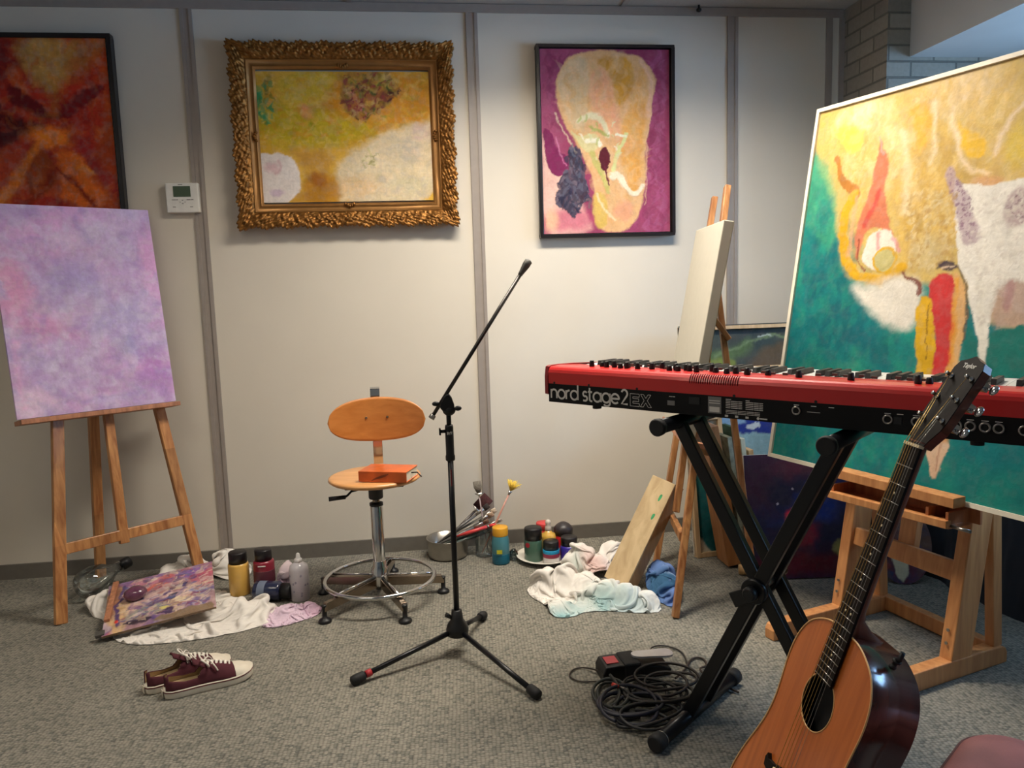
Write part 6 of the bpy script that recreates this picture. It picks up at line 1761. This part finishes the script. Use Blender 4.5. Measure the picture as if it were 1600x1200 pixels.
# teal jar with yellow lid
t = bottle('paint_jar', 'teal paint jar with a yellow lid right of the steel pan', 'paint jar', (.345, 3.285, 0), [(.001, 0), (.036, 0), (.039, .005), (.039, .10), (.034, .122), (.033, .130), (.001, .130)], [(.001, .126), (.034, .126), (.0345, .128), (.0345, .160), (.033, .164), (.001, .164)], (70, 130, 142), (222, 160, 42), capname='lid')
MB().lathe([(.0392, .004), (.0394, .005), (.0394, .045), (.0392, .046)], (.345, 3.285, 0), seg=32).build('paint_inside', plain('deep_teal', (20, 98, 122), rough=.3), t)
mb = MB().prism([(-.012, -.009), (.012, -.009), (.012, .009), (-.012, .009)], V(.335, 3.2445, .062), V(1, -.2, 0).normalized(), V(0, 0, 1), V(-.2, -1, 0).normalized(), .001)
mb.build('yellow_label', plain('yellow_sticker', (196, 190, 40), rough=.5), t)
# crumpled cling film
cloth('plastic_wrap', 'crumpled clear plastic wrap between teal jar and white plate', 'plastic wrap', [(.385, 3.30), (.41, 3.275), (.425, 3.31), (.42, 3.345), (.39, 3.345)], [(.405, 3.31, .05, .02)], 77, n=40, excess=1.5, col=(176, 172, 164), mat=M['glass'])
# plate with jars
t = thing('plate', 'white dinner plate under the group of paint jars', 'plate', (.545, 3.285, 0))
plc = (.545, 3.285, 0)
MB().lathe([(.001, .004), (.07, .004), (.075, 0), (.078, .003), (.085, .008), (.128, .022), (.131, .025), (.128, .026), (.085, .012), (.001, .009)], plc, seg=64).build('dish', plain('glazed_ceramic', (222, 218, 206), rough=.25, var=.01, coat=.3), t)
ZP = .0095
t = bottle('paint_jar', 'green paint jar with black lid on left side of white plate', 'paint jar', (.488, 3.262, ZP), jar_prof(.041, .098, .9), cap_prof(.039, .096, .052), (66, 100, 84), (20, 18, 20), capname='lid')
MB().prism(arc(0, 0, .011, 0, 360, 20)[:-1], V(.458, 3.2334, ZP + .078), V(.72, -.69, 0), V(0, 0, 1), V(-.69, -.72, 0).normalized(), .0012).build('round_label', plain('red_label', (160, 30, 46), rough=.5), t)
bottle('paint_jar', 'short paint jar with cyan and maroon bands under black lid', 'paint jar', (.558, 3.215, ZP), jar_prof(.036, .062, .9), cap_prof(.034, .060, .038), (214, 208, 206), (22, 20, 20),
       [('cyan_band', [(.0362, .045), (.0366, .046), (.0366, .060), (.0362, .061)], (34, 150, 196)), ('maroon_band', [(.0362, .028), (.0366, .029), (.0366, .044), (.0362, .045)], (140, 44, 70))], capname='lid')
bottle('paint_jar', 'violet blue paint jar with black lid at the right on plate', 'paint jar', (.640, 3.225, ZP), jar_prof(.040, .070, .9), cap_prof(.036, .068, .040), (58, 44, 150), (26, 22, 24), capname='lid')
bottle('paint_jar', 'jar with domed charcoal lid behind the violet blue jar', 'paint jar', (.635, 3.325, ZP), jar_prof(.044, .090, .9), [(.001, .088), (.043, .088), (.043, .118), (.030, .132), (.014, .142), (.001, .144)], (196, 30, 44), (50, 44, 46), capname='lid')
bottle('paint_jar', 'red paint jar with red lid behind the small cream bottle', 'paint jar', (.552, 3.372, 0.0255), jar_prof(.034, .090, .9), cap_prof(.033, .088, .03), (206, 60, 60), (206, 66, 66), capname='lid')
bottle('small_bottle', 'small bottle with ochre shoulder and clear glass stopper on plate', 'bottle', (.562, 3.300, ZP), [(.001, 0), (.032, 0), (.034, .004), (.034, .088), (.030, .102), (.016, .110), (.014, .118)], [(.001, .116), (.013, .116), (.015, .12), (.014, .136), (.010, .142), (.013, .150), (.012, .160), (.006, .166), (.001, .167)], (216, 170, 74), (200, 186, 172), capname='stopper')

# ------------------------------------------------------------------ sneakers
M['canvasred'] = plain('burgundy_canvas', (76, 22, 33), rough=.85, var=.08, scale=200, bmp=.3, bscale=900)
M['solewhite'] = plain('off_white_rubber', (214, 204, 186), rough=.6)
M['lining'] = plain('beige_lining', (186, 160, 120), rough=.9)
M['lace'] = plain('white_lace', (226, 218, 206), rough=.9)
def sneaker(name, label, heel, ang, side, lift=0.0):
    """side +1: right foot"""
    o0 = V(heel[0], heel[1], 0); X_ = V(math.cos(ang), math.sin(ang), 0); Y_ = V(-math.sin(ang), math.cos(ang), 0)
    t = thing(name, label, 'shoe', o0 + X_ * .12, 'pair of burgundy canvas sneakers')
    Lh = .262
    def P3(x, y, z): return o0 + X_ * x + Y_ * y + V(0, 0, z)
    xs = np.array([0, .004, .02, .05, .09, .13, .17, .20, .225, .245, .257, .262])
    wd = np.array([.004, .018, .029, .033, .032, .034, .041, .044, .0425, .034, .020, .003])
    cy = np.array([0, 0, 0, 0, .002, .004, .004, .002, 0, -.002, -.003, -.003]) * side
    def ol(x, k=1.0): return float(np.interp(x, xs, wd)) * k, float(np.interp(x, xs, cy))
    NX = 44
    xx_ = [Lh * (0.5 - 0.5 * math.cos(PI * i / NX)) for i in range(NX + 1)]
    ring = [(x, ol(x)[1] + ol(x)[0]) for x in xx_] + [(x, ol(x)[1] - ol(x)[0]) for x in reversed(xx_[1:-1])]
    def ringv(z, k, toe): return [P3(.131 + (x - .131) * (1 + (k - 1) * .6), y * k, z + toe * max(0, (x - .19) / .07) ** 2) for x, y in ring]
    def shell(levels, mat, nm, capped=True, lab=None):
        vs_ = []; m = len(ring)
        for z, k, toe in levels: vs_ += ringv(z, k, toe)
        fs = [(i * m + j, i * m + (j + 1) % m, (i + 1) * m + (j + 1) % m, (i + 1) * m + j) for i in range(len(levels) - 1) for j in range(m)]
        if capped: fs += [tuple(reversed(range(m))), tuple((len(levels) - 1) * m + j for j in range(m))]
        return MB().add(vs_, fs, True).build(nm, mat, t)
    shell([(0, .96, .006), (.002, 1.02, .006), (.006, 1.03, .006), (.022, 1.04, .008), (.026, 1.03, .008)], M['solewhite'], 'sole')
    shell([(.0200, 1.047, .008), (.0215, 1.052, .008), (.0235, 1.047, .008)], plain('dark_foxing_line', (110, 40, 50), rough=.6) if 'foxl' not in M else M['foxl'], 'sole_stripe', False)
    # upper: cross-sections from sole up and over; opening behind x=.115
    NA = 22
    top = lambda x: float(np.interp(x, [0, .02, .06, .095, .115, .15, .18, .205, .23, .25, .262], [.074, .074, .060, .062, .078, .074, .062, .052, .046, .036, .024]))
    def section(x, inner=0.0, frac=1.0):
        w, c = ol(x); w = max(w - inner, .002); h = top(x) - .022 - inner
        pts = []
        for k in range(NA + 1):
            a = PI * k / NA
            ex = .62
            y = w * (abs(math.cos(a)) ** ex) * (1 if math.cos(a) >= 0 else -1)
            z = h * (abs(math.sin(a)) ** .75)
            taper = 1 - .30 * (z / max(h, .01)) ** 1.6
            pts.append(P3(x, c + y * taper, .022 + z))
        return pts
    def upper(x0, x1, n, gap, inner, mat, nm):
        mb = MB(); vs_ = []; keepf = []
        for i in range(n + 1):
            x = x0 + (x1 - x0) * i / n; vs_ += section(x, inner)
        for i in range(n):
            xm = x0 + (x1 - x0) * (i + .5) / n
            g = gap(xm)
            for k in range(NA):
                a = (k + .5) / NA
                if abs(a - .5) < g: continue
                keepf.append((i * (NA + 1) + k, i * (NA + 1) + k + 1, (i + 1) * (NA + 1) + k + 1, (i + 1) * (NA + 1) + k))
        mb.add(vs_, keepf, True)
        return mb.build(nm, mat, t)
    gapf = lambda x: (.30 if x < .095 and x > .012 else (.30 * max(0, (.125 - x) / .03) if x < .125 else 0)) if x > .012 else .18
    up = upper(.003, .205, 60, gapf, 0, M['canvasred'], 'upper')
    md = up.modifiers.new('th', 'SOLIDIFY'); md.thickness = .002
    upper(.006, .150, 40, gapf, .0028, M['lining'], 'lining')
    w_, c_ = ol(.08)
    MB().prism([(x, ol(x)[1] + ol(x)[0] * .85) for x in (.012, .03, .06, .09, .12, .14)] + [(x, ol(x)[1] - ol(x)[0] * .85) for x in (.14, .12, .09, .06, .03, .012)], o0 + V(0, 0, .028), X_, Y_, V(0, 0, 1), .004).build('insole', M['lining'], t)
    tc_ = upper(.203, .2615, 20, lambda x: 0, -.0012, M['solewhite'], 'toe_cap')
    # tongue
    mb = MB(); vs_ = []
    for i in range(9):
        x = .135 - .05 * i / 8; z = top(.135) - .004 + .030 * (i / 8)
        for k in range(-3, 4): vs_.append(P3(x, c_ + k * .0068, z - .0012 * k * k))
    mb.add(vs_, [(i * 7 + k, i * 7 + k + 1, (i + 1) * 7 + k + 1, (i + 1) * 7 + k) for i in range(8) for k in range(6)], True)
    tg = mb.build('tongue', M['canvasred'], t); md = tg.modifiers.new('th', 'SOLIDIFY'); md.thickness = .003
    # laces
    mb = MB()
    for i in range(6):
        x = .126 + i * .013
        w = .019 - .0012 * i
        zt_ = top(x) + .001
        mb.tube([P3(x - .002, c_ - w, zt_ - .012), P3(x, c_ - w * .6, zt_ - .002), P3(x + .002, c_, zt_ + .0035), P3(x, c_ + w * .6, zt_ - .002), P3(x - .002, c_ + w, zt_ - .012)], .0028, 7)
        if i < 5: mb.tube([P3(x, c_ - w, zt_ - .010), P3(x + .006, c_, zt_ + .002), P3(x + .013, c_ + w, zt_ - .012)], .0026, 7)
    kx = .118; kz = top(.12) + .006
    for sg in (-1, 1):
        mb.tube(chaikin([P3(kx, c_, kz), P3(kx - .012, c_ + sg * .018, kz + .016), P3(kx + .006, c_ + sg * .036, kz + .004), P3(kx + .012, c_ + sg * .030, kz - .012), P3(kx + .004, c_ + sg * .012, kz)], 2), .0026, 7)
        mb.tube(chaikin([P3(kx, c_, kz), P3(kx + .014, c_ + sg * .012, kz + .008), P3(kx + .026, c_ + sg * .030, kz - .008), P3(kx + .034, c_ + sg * .034, kz - .026)], 2), .0022, 7)
    mb.ball(P3(kx, c_, kz), .006)
    mb.build('laces', M['lace'], t)
    for i in range(6):
        for sg in (-1, 1):
            x = .126 + i * .013; w = .023 - .001 * i
            MB().torus(P3(x, c_ + sg * w, top(x) - .013), .0028, .001, V(0, 0, 0) + Y_ * sg + V(0, 0, .7), 14, 6).build('eyelet', M['steel'], t)
    MB().prism([(-.010, 0), (.010, 0), (.009, .022), (-.009, .022)], P3(-.004, 0, .004), Y_, V(0, 0, 1), -X_, .0015).build('heel_patch', M['solewhite'], t)
    return t
sneaker('sneaker', 'burgundy canvas sneaker nearer the camera, whole side visible', (-.795, 2.340), math.atan2(.098, .215), -1)
sneaker('sneaker', 'burgundy canvas sneaker farther back, partly hidden by its pair', (-.862, 2.378), math.atan2(.130, .19), 1)

# ------------------------------------------------------------------ canvases leaning in the corner
def leaning(name, label, p_bl, p_br, h, lean, P, frame=None, fw=.014, thick=.018, cat='canvas'):
    """panel standing on its bottom edge p_bl-p_br, tipped back by lean degrees"""
    p_bl = Vector(p_bl); p_br = Vector(p_br)
    d = (p_br - p_bl).normalized(); w = (p_br - p_bl).length
    nf = d.cross(V(0, 0, 1)); u = V(0, 0, 1) * math.cos(R(lean)) - nf * math.sin(R(lean))
    t = thing(name, label, cat, p_bl)
    painted_panel('canvas', P, p_bl + u * .006, d, u, thick, M['oil'], t)
    if frame:
        n = d.cross(u); f = MB()
        for a, b in (((0, 0), (w, 0)), ((0, h), (w, h))):
            f.beam(p_bl + d * a[0] + u * (a[1] + fw / 2 * (1 if a[1] == 0 else -1)) + n * .002, p_bl + d * b[0] + u * (b[1] + fw / 2 * (1 if b[1] == 0 else -1)) + n * .002, fw, thick + .012, u)
        for a in (fw / 2, w - fw / 2):
            f.beam(p_bl + d * a + n * .002, p_bl + d * a + u * h + n * .002, fw, thick + .012, d)
        f.build('frame', frame, t, .001)
    return t
M['lightwood'] = wood('light_wood_frame', (196, 160, 116), (216, 184, 140), rough=.5)
# landscape in dark greens on top of the blue one
P = Paint(.56, .205, .004, (70, 76, 70), 81)
P.fillnoise((52, 66, 66), 8, .4, .6, .8).fillnoise((84, 72, 72), 6, .5, .7, .7, 10)
P.poly([(.0, .0), (.16, .0), (.30, .05), (.36, .10), (.34, .14), (.22, .09), (.10, .07), (.0, .08)], (88, 112, 66), .04, .8, .015)
P.poly([(.12, .0), (.24, .0), (.28, .035), (.22, .055), (.12, .05)], (122, 134, 58), .02, .9, .01)
P.poly([(.30, .0), (.56, .0), (.56, .09), (.46, .12), (.38, .07)], (92, 76, 56), .04, .9, .015)
P.stroke([(.16, .06), (.26, .09), (.34, .13), (.44, .145), (.52, .14)], .012, (116, 136, 96), .014, .8, .01)
P.stroke([(.38, .145), (.44, .15)], .006, (180, 190, 180), .006, .8)
leaning('framed_painting', 'dark green landscape painting with light wood edge in right corner', (1.20, 3.37, .797), (1.80, 3.37, .797), .205, 6, P, M['lightwood'], .016, cat='painting')
P = Paint(.56, .785, .005, (150, 190, 204), 82)
P.fillnoise((110, 168, 190), 5, .45, .65, .8).fillnoise((176, 206, 216), 8, .5, .7, .8)
P.poly([(0, .52), (.6, .50), (.6, .8), (0, .8)], (44, 62, 150), .012, 1, .01)
P.poly([(0, .56), (.14, .55), (.2, .56), (.12, .62), (0, .64)], (150, 190, 226), .015, .9, .01)
P.blob((.22, .545), .03, .014, (200, 214, 224), .3); P.blob((.33, .60), .03, .016, (196, 210, 224), .3)
P.poly([(.30, .38), (.36, .38), (.40, .46), (.37, .51), (.32, .48)], (130, 150, 186), .02, .9, .01)
P.poly([(.38, .36), (.5, .36), (.5, .5), (.42, .5)], (186, 150, 190), .03, .7, .01)
P.poly([(0, 0), (.6, 0), (.6, .355), (0, .35)], (170, 60, 120), .006, 1, .003)
P.poly([(.08, .36), (.12, .36), (.11, .53), (.09, .52)], (50, 110, 96), .01, .9, .004)
leaning('framed_painting', 'blue and turquoise painting in white frame behind dark red canvas', (1.30, 3.24, 0), (1.86, 3.24, 0), .785, 7, P, M['white'], .02, cat='painting')
# dark blue painting with red bloom
P = Paint(.46, .50, .003, (34, 32, 56), 83)
P.fin = dict(amp=.014, f=40, tone=.25, dry=.12)
P.fillnoise((28, 42, 92), 5, .45, .65, .8).fillnoise((62, 30, 48), 6, .5, .7, .8)
P.poly([(0, 0), (.46, 0), (.46, .10), (.2, .12), (0, .08)], (92, 24, 32), .08, .9, .02)
P.blob((.30, .30), .09, .07, (26, 48, 120), .9, 0, .8, .02)
P.blob((.25, .46), .12, .04, (84, 36, 48), 1.0, 0, .7, .02)
P.blob((.19, .22), .035, .045, (196, 36, 56), .5, 0, .95, .016, relief=.001)
P.blob((.24, .17), .05, .05, (130, 26, 44), .9, 0, .8, .02)
P.blob((.37, .12), .03, .03, (150, 140, 70), .7, 0, .7, .02)
for a, b in ((.2, .36), (.13, .30), (.3, .34), (.36, .40), (.2, .27)): P.blob((a, b), .006, .006, (190, 180, 190), .4, 0, .7, .004)
leaning('canvas', 'dark navy and red canvas standing behind the black keyboard stand', (1.305, 2.855, 0), (1.765, 2.80, 0), .50, 11, P, thick=.032)
# framed teal and cream painting
P = Paint(.165, .62, .003, (206, 200, 178), 84)
P.fillnoise((190, 184, 160), 8, .45, .65, .6)
P.poly([(0, 0), (.34, 0), (.34, .30), (.12, .36), (.06, .42), (0, .43)], (36, 110, 112), .012, 1, .008, mottle=.2)
P.fillnoise((20, 80, 90), 6, .9, 1.2, .3)
P.blob((.06, .36), .03, .06, (70, 140, 116), .8, 0, .6)
leaning('framed_painting', 'narrow cream and teal painting in wooden frame beside middle easel', (1.195, 3.165, 0), (1.36, 3.182, 0), .62, 9, P, M['lightwood'], .020, cat='painting')
# canvases and boards stored on edge, near edge towards the camera
def slab(name, label, x0, y0, w, dpt, h, lean, mat, edge=None, emat=None, cat='canvas'):
    t = thing(name, label, cat, (x0, y0, 0), 'canvases and boards stored upright in a row')
    u = V(-math.sin(R(lean)), .03, math.cos(R(lean))).normalized(); x_ = V(u.z, 0, -u.x).normalized()
    y_ = u.cross(x_) * 1
    if y_.y < 0: y_ = -y_
    o = V(x0, y0, .0)
    ex = w * abs(x_.z)
    MB().box(o + x_ * w / 2 + y_ * dpt / 2 + u * h / 2 + V(0, 0, ex), (w, dpt, h), x_, y_, u).build('board', mat, t, .002)
    if emat: MB().box(o + x_ * w / 2 - y_ * .001 + u * h / 2 + V(0, 0, ex), (w * .7, .003, h * .98), x_, y_, u).build('taped_edge', emat, t)
    return t
M['orangewood'] = wood('varnished_pine_edge', (166, 108, 62), (190, 132, 80), rough=.5)
slab('wooden_board', 'thick brown wooden board on edge beside the teal framed painting', 1.275, 3.00, .062, .12, .60, 9.5, M['orangewood'], cat='board')
slab('canvas', 'canvas on edge with paint-smeared grey side, next to brown board', 1.348, 3.01, .020, .12, .56, 7, plain('smeared_grey_edge', (150, 156, 138), rough=.8, var=.4, scale=30))
slab('canvas', 'dark green edged canvas between grey and cream edged ones', 1.373, 3.01, .016, .12, .60, 6.5, plain('dark_green_edge', (44, 84, 60), rough=.7, var=.2, scale=30))
slab('canvas', 'cream edged canvas stored upright right of the green edged one', 1.394, 3.01, .020, .12, .55, 6, plain('cream_edge', (196, 196, 172), rough=.8, var=.15, scale=25))
slab('canvas', 'yellow-brown wooden edged canvas furthest right in the upright row', 1.419, 3.01, .022, .12, .50, 5.5, M['pine'])
tag(MB().lathe([(.001, 0), (.020, .001), (.022, .02), (.022, .045), (.018, .05), (.001, .05)], (1.292, 2.935, .022), (1, -.25, 0), 20).build('wooden_cylinder', M['pine']), 'small round wooden block lying at foot of the brown board', 'wooden block')

# black drape over stored boards at the window side
rnd = random.Random(12)
foot = [(1.745, 3.12), (1.745, 2.98), (1.95, 2.93), (2.06, 2.86), (2.07, 2.45), (2.10, 2.22), (2.25, 2.14), (2.7, 2.08), (3.15, 2.06)]
fp = chaikin(foot, 3)
NS = 260
# resample
seg = [0]; 
for a, b in zip(fp, fp[1:]): seg.append(seg[-1] + math.hypot(b[0] - a[0], b[1] - a[1]))
ss = np.linspace(0, seg[-1], NS); fx = np.interp(ss, seg, [a for a, b in fp]); fy = np.interp(ss, seg, [b for a, b in fp])
tx = np.gradient(fx); ty = np.gradient(fy); tl_ = np.hypot(tx, ty); nx_ = -ty / tl_; ny_ = tx / tl_
zz = np.linspace(0, 1, 30); vs_ = []
for j, zf in enumerate(zz):
    fold = .030 * (fbm(ss * 9 + 3 * fbm(ss * 2, ss * 0 + zf * 2, 4), ss * 0 + zf * 1.5, 91, 3) - .5) * (1.4 - zf)
    z_ = .80 * zf - .012 * (1 - np.cos((1 - zf) * 0))
    inn = .03 * (max(0, zf - .9) / .1) ** 2
    for i in range(NS):
        vs_.append((fx[i] - nx_[i] * (fold[i] - .02 - .02 * (1 - zf)) * -1 - nx_[i] * 0 + nx_[i] * inn, fy[i] - ny_[i] * (fold[i] - .02 - .02 * (1 - zf)) * -1 + ny_[i] * inn, float(z_)))
fs = [(j * NS + i, j * NS + i + 1, (j + 1) * NS + i + 1, (j + 1) * NS + i) for j in range(29) for i in range(NS - 1)]
mb = MB().add(vs_, fs, True)
topr = vs_[29 * NS:]
vs2 = []
M_ = 14
for i in range(NS):
    a = topr[i]; cx_, cy_ = max(a[0], 2.0) * .25 + 2.6 * .75, 3.14
    for k in range(M_ + 1):
        f = k / M_
        x_ = a[0] + (min(3.2, max(a[0], a[0] + (.25 if a[1] < 3 else 0))) - a[0]) * f; y_ = a[1] + (3.15 - a[1]) * f
        vs2.append((x_, y_, a[2] + .02 * float(fbm(np.array([x_ * 9]), np.array([y_ * 9]), 7)[0]) * (f > 0)))
fs2 = [(i * (M_ + 1) + k, (i + 1) * (M_ + 1) + k, (i + 1) * (M_ + 1) + k + 1, i * (M_ + 1) + k + 1) for i in range(NS - 1) for k in range(M_)]
mb.add(vs2, fs2, True)
M['blackcloth'] = plain('black_cloth', (16, 16, 24), rough=.9, var=.2, scale=10, sheen=.1)
tag(mb.build('drape', M['blackcloth']), 'black cloth draped over stored boards behind the studio easel', 'cloth')

# oval painter's palette leaning behind the studio easel
QB = Vector((1.8694,2.7000,-0.0560))
P = Paint(.24, .30, .003, (96, 70, 60), 85)
P.fillnoise((52, 60, 96), 9, .4, .6, .9).fillnoise((120, 92, 80), 10, .5, .68, .9).fillnoise((104, 46, 56), 12, .55, .7, .8)
P.blob((.11, .07), .035, .06, (196, 190, 160), .25, 10, .98, .012, relief=.002)
P.blob((.05, .12), .03, .03, (20, 30, 54), .4, 0, .9, .015, relief=.001); P.blob((.16, .13), .035, .05, (40, 48, 96), .5, 0, .9, .015)
P.blob((.14, .21), .03, .05, (128, 118, 110), .6, 0, .8, .02); P.blob((.04, .06), .02, .02, (130, 60, 60), .5)
o = painted_panel('tmp', P, (0, 0, 0), (1, 0, 0), (0, 0, 1), .004, M['oil'], None)
me = o.data; o.location = (0, 0, 0)
co = np.empty(len(me.vertices) * 3); me.vertices.foreach_get('co', co); co = co.reshape(-1, 3)
u_ = (co[:, 0]) / .12; v_ = (co[:, 2] - .15) / .15
# map the square sheet onto an ellipse
uu = u_ * np.sqrt(np.clip(1 - v_ ** 2 / 2, 0, 1)); vv = v_ * np.sqrt(np.clip(1 - u_ ** 2 / 2, 0, 1))
lean_ = R(14)
nz_ = .15 + vv * .15; nx2 = uu * .105
ya = R(-20)
X_ = nx2; Y_ = co[:, 1] + nz_ * math.sin(lean_); Z_ = nz_ * math.cos(lean_)
co2 = np.stack([QB.x + X_ * math.cos(ya) - Y_ * math.sin(ya), QB.y + X_ * math.sin(ya) + Y_ * math.cos(ya), Z_ + max(QB.z, 0.002)], -1)
me.vertices.foreach_set('co', co2.ravel()); me.update()
o.name = 'painters_palette'; recentre(o)
tag(o, 'oval paint-covered palette leaning behind the studio easel', 'palette')

# ------------------------------------------------------------------ foot pedal and cables
pcn = V(.640, 2.222, 0); pa = R(4); px_ = V(math.cos(pa), math.sin(pa), 0); py_ = V(-math.sin(pa), math.cos(pa), 0)
t = thing('foot_pedal', 'black sustain foot pedal with red label and silver tread in the cables', 'pedal', pcn)
MB().prism([(-.115, 0), (.105, 0), (.105, .022), (.07, .034), (-.06, .052), (-.105, .05), (-.115, .03)], pcn - py_ * .042, px_, V(0, 0, 1), py_, .084).build('body', M['black'], t, .004)
MB().prism(chaikin([(-.01, -.020), (.06, -.022), (.115, -.028), (.128, 0), (.115, .028), (.06, .022), (-.01, .020)], 2, True), pcn + V(0, 0, .056), (px_ - V(0, 0, .06)).normalized(), py_, V(0, 0, 1), .006).build('tread', plain('silver_tread', (214, 214, 220), rough=.25, metal=.5), t)
MB().box(pcn - px_ * .078 + V(0, 0, .0525), (.038, .045, .002), px_, py_, V(0, 0, 1)).build('red_label', plain('red_pedal_label', (190, 60, 70), rough=.4), t)
MB().box(pcn - px_ * .02 + V(0, 0, .030), (.055, .088, .050), px_, py_, V(0, 0, 1)).build('strap', M['rubber'], t, .006)
def coil(label, c, rx, ry, turns, seed, r, col, z0=.008, wob=.25, ends=()):
    rnd = random.Random(seed); pts = []
    n = int(turns * 26); ph = [rnd.uniform(0, 6.28) for _ in range(6)]
    for i in range(n + 1):
        a = 2 * PI * i / 26
        k = 1 + wob * (.5 * math.sin(a * .37 + ph[0]) + .3 * math.sin(a * 1.7 + ph[1]) + .2 * math.sin(a * 2.3 + ph[2]))
        pts.append(V(c[0] + rx * k * math.cos(a + ph[3]) + .02 * math.sin(a * .21 + ph[4]), c[1] + ry * k * math.sin(a + ph[3]) + .02 * math.cos(a * .29 + ph[5]), z0 + .010 * (1 + math.sin(a * .8 + ph[5])) + .012 * i / n))
    pts = [V(*p_) for p_ in ends] + pts
    pts = chaikin([tuple(p_) for p_ in pts], 1)
    o = MB().tube(pts, r, 8).build('cable', plain('cable_rubber', col, rough=.5))
    return tag(o, label, 'cable', 'cables heaped around the foot pedal')
coil('black cable coiled in the middle of the cable heap', (.645, 2.06), .085, .07, 4.2, 1, .0048, (24, 22, 20))
coil('blue-black cable bundle nearest the camera in the heap', (.56, 2.005), .075, .075, 3.6, 2, .0052, (26, 28, 44), .008, .3)
coil('brown-black cable looping at right of the heap near stand foot', (.70, 2.10), .09, .065, 3.1, 3, .0044, (34, 26, 22), .012, .35)
coil('dark grey cable lying lowest, front edge of the heap', (.585, 1.94), .085, .045, 3.0, 6, .0045, (30, 30, 32), .006, .25)
coil('grey-green cable at the left side of the heap', (.515, 2.09), .045, .085, 2.4, 8, .0048, (44, 48, 46), .006, .2)
pts = [(.60, 2.19, .03), (.54, 2.20, .02), (.50, 2.275, .006), (.455, 2.275, .005), (.43, 2.23, .005), (.455, 2.19, .005), (.50, 2.185, .005), (.55, 2.16, .012), (.60, 2.12, .02)]
tag(MB().tube(chaikin(pts, 3), .0026, 8).build('cable', plain('thin_cable', (48, 38, 30), rough=.5)), 'thin brown cable looping out left of the foot pedal', 'cable')
pts = [(.72, 2.29, .02), (.73, 2.36, .008), (.78, 2.38, .005), (.83, 2.33, .005), (.82, 2.25, .005), (.80, 2.17, .01), (.83, 2.11, .01), (.88, 2.10, .008)]
tag(MB().tube(chaikin(pts, 3), .0026, 8).build('cable', M['thin'] if 'thin' in M else plain('thin_black_cable', (40, 32, 28), rough=.5)), 'thin black cable arching behind the silver pedal tread', 'cable')
pts = [(.74, 2.13, .02), (.80, 2.20, .01), (.84, 2.27, .006), (.88, 2.27, .005), (.875, 2.21, .005), (.83, 2.19, .012), (.85, 2.12, .008), (.90, 2.04, .007)]
tag(MB().tube(chaikin(pts, 3), .0034, 8).build('cable', plain('brown_cable', (52, 38, 30), rough=.5)), 'dark brown cable with small loop between pedal and stand foot', 'cable')
t = thing('jack_plug', 'red jack plug with silver tip on top of the cable heap', 'plug', (.545, 2.085, .03))
j0 = V(.535, 2.095, .040); jd = V(.75, -.6, -.1).normalized()
MB().tube([j0, j0 + jd * .022], [.0055, .005], 12).build('sleeve', plain('red_sleeve', (190, 50, 40), rough=.4), t)
MB().tube([j0 + jd * .022, j0 + jd * .045, j0 + jd * .05], [.003, .003, .0015], 10).build('tip', M['steel'], t)

# ------------------------------------------------------------------ pink upholstered stool, bottom right corner
M['pink'] = plain('dusty_pink_leather', (136, 84, 82), rough=.55, var=.1, scale=25, bmp=.2, bscale=300)
M['piping'] = plain('dark_red_piping', (74, 34, 36), rough=.6)
t = thing('upholstered_stool', 'dusty pink padded stool with dark piping at the bottom right corner', 'stool', (.872, .815, 0))
cs = V(.872, .815, 0); sa = math.atan2(-.6, -.8); X_ = V(math.cos(sa), math.sin(sa), 0); Y_ = V(-math.sin(sa), math.cos(sa), 0)
def rr(w, r, n=8):
    out = []
    for k, (a, b) in enumerate(((1, 1), (-1, 1), (-1, -1), (1, -1))):
        out += arc(a * (w - r), b * (w - r), r, 90 * k, 90 * k + 90, n)
    return out
ring_levels = [(.36, .218), (.365, .226), (.40, .230), (.425, .229)]
def seat_part(levels, nm, mat):
    mb = MB(); vs_ = []; m = None
    for z, w in levels:
        rg = rr(w, .07 * w / .23); m = len(rg)
        vs_ += [cs + X_ * a + Y_ * b + V(0, 0, z) for a, b in rg]
    fs = [(i * m + k, i * m + (k + 1) % m, (i + 1) * m + (k + 1) % m, (i + 1) * m + k) for i in range(len(levels) - 1) for k in range(m)]
    fs += [tuple(reversed(range(m))), tuple((len(levels) - 1) * m + k for k in range(m))]
    return mb.add(vs_, fs, True).build(nm, mat, t)
seat_part([(.36, .216), (.365, .226), (.40, .230), (.428, .228), (.431, .222)], 'cushion_side', M['pink'])
seat_part([(.430, .221), (.436, .224), (.445, .216), (.452, .19), (.457, .13), (.459, .05), (.4595, .01)], 'cushion_top', M['pink'])
rg = rr(.2245, .069); mb = MB().tube([cs + X_ * a + Y_ * b + V(0, 0, .4325) for a, b in rg + rg[:1]], .0042, 8, caps=False); mb.build('piping', M['piping'], t)
for a, b in ((1, 1), (-1, 1), (-1, -1), (1, -1)):
    MB().tube([cs + X_ * a * .17 + Y_ * b * .17 + V(0, 0, .36), cs + X_ * a * .185 + Y_ * b * .185], [.018, .012], 12).build('leg', M['neckwood'], t)
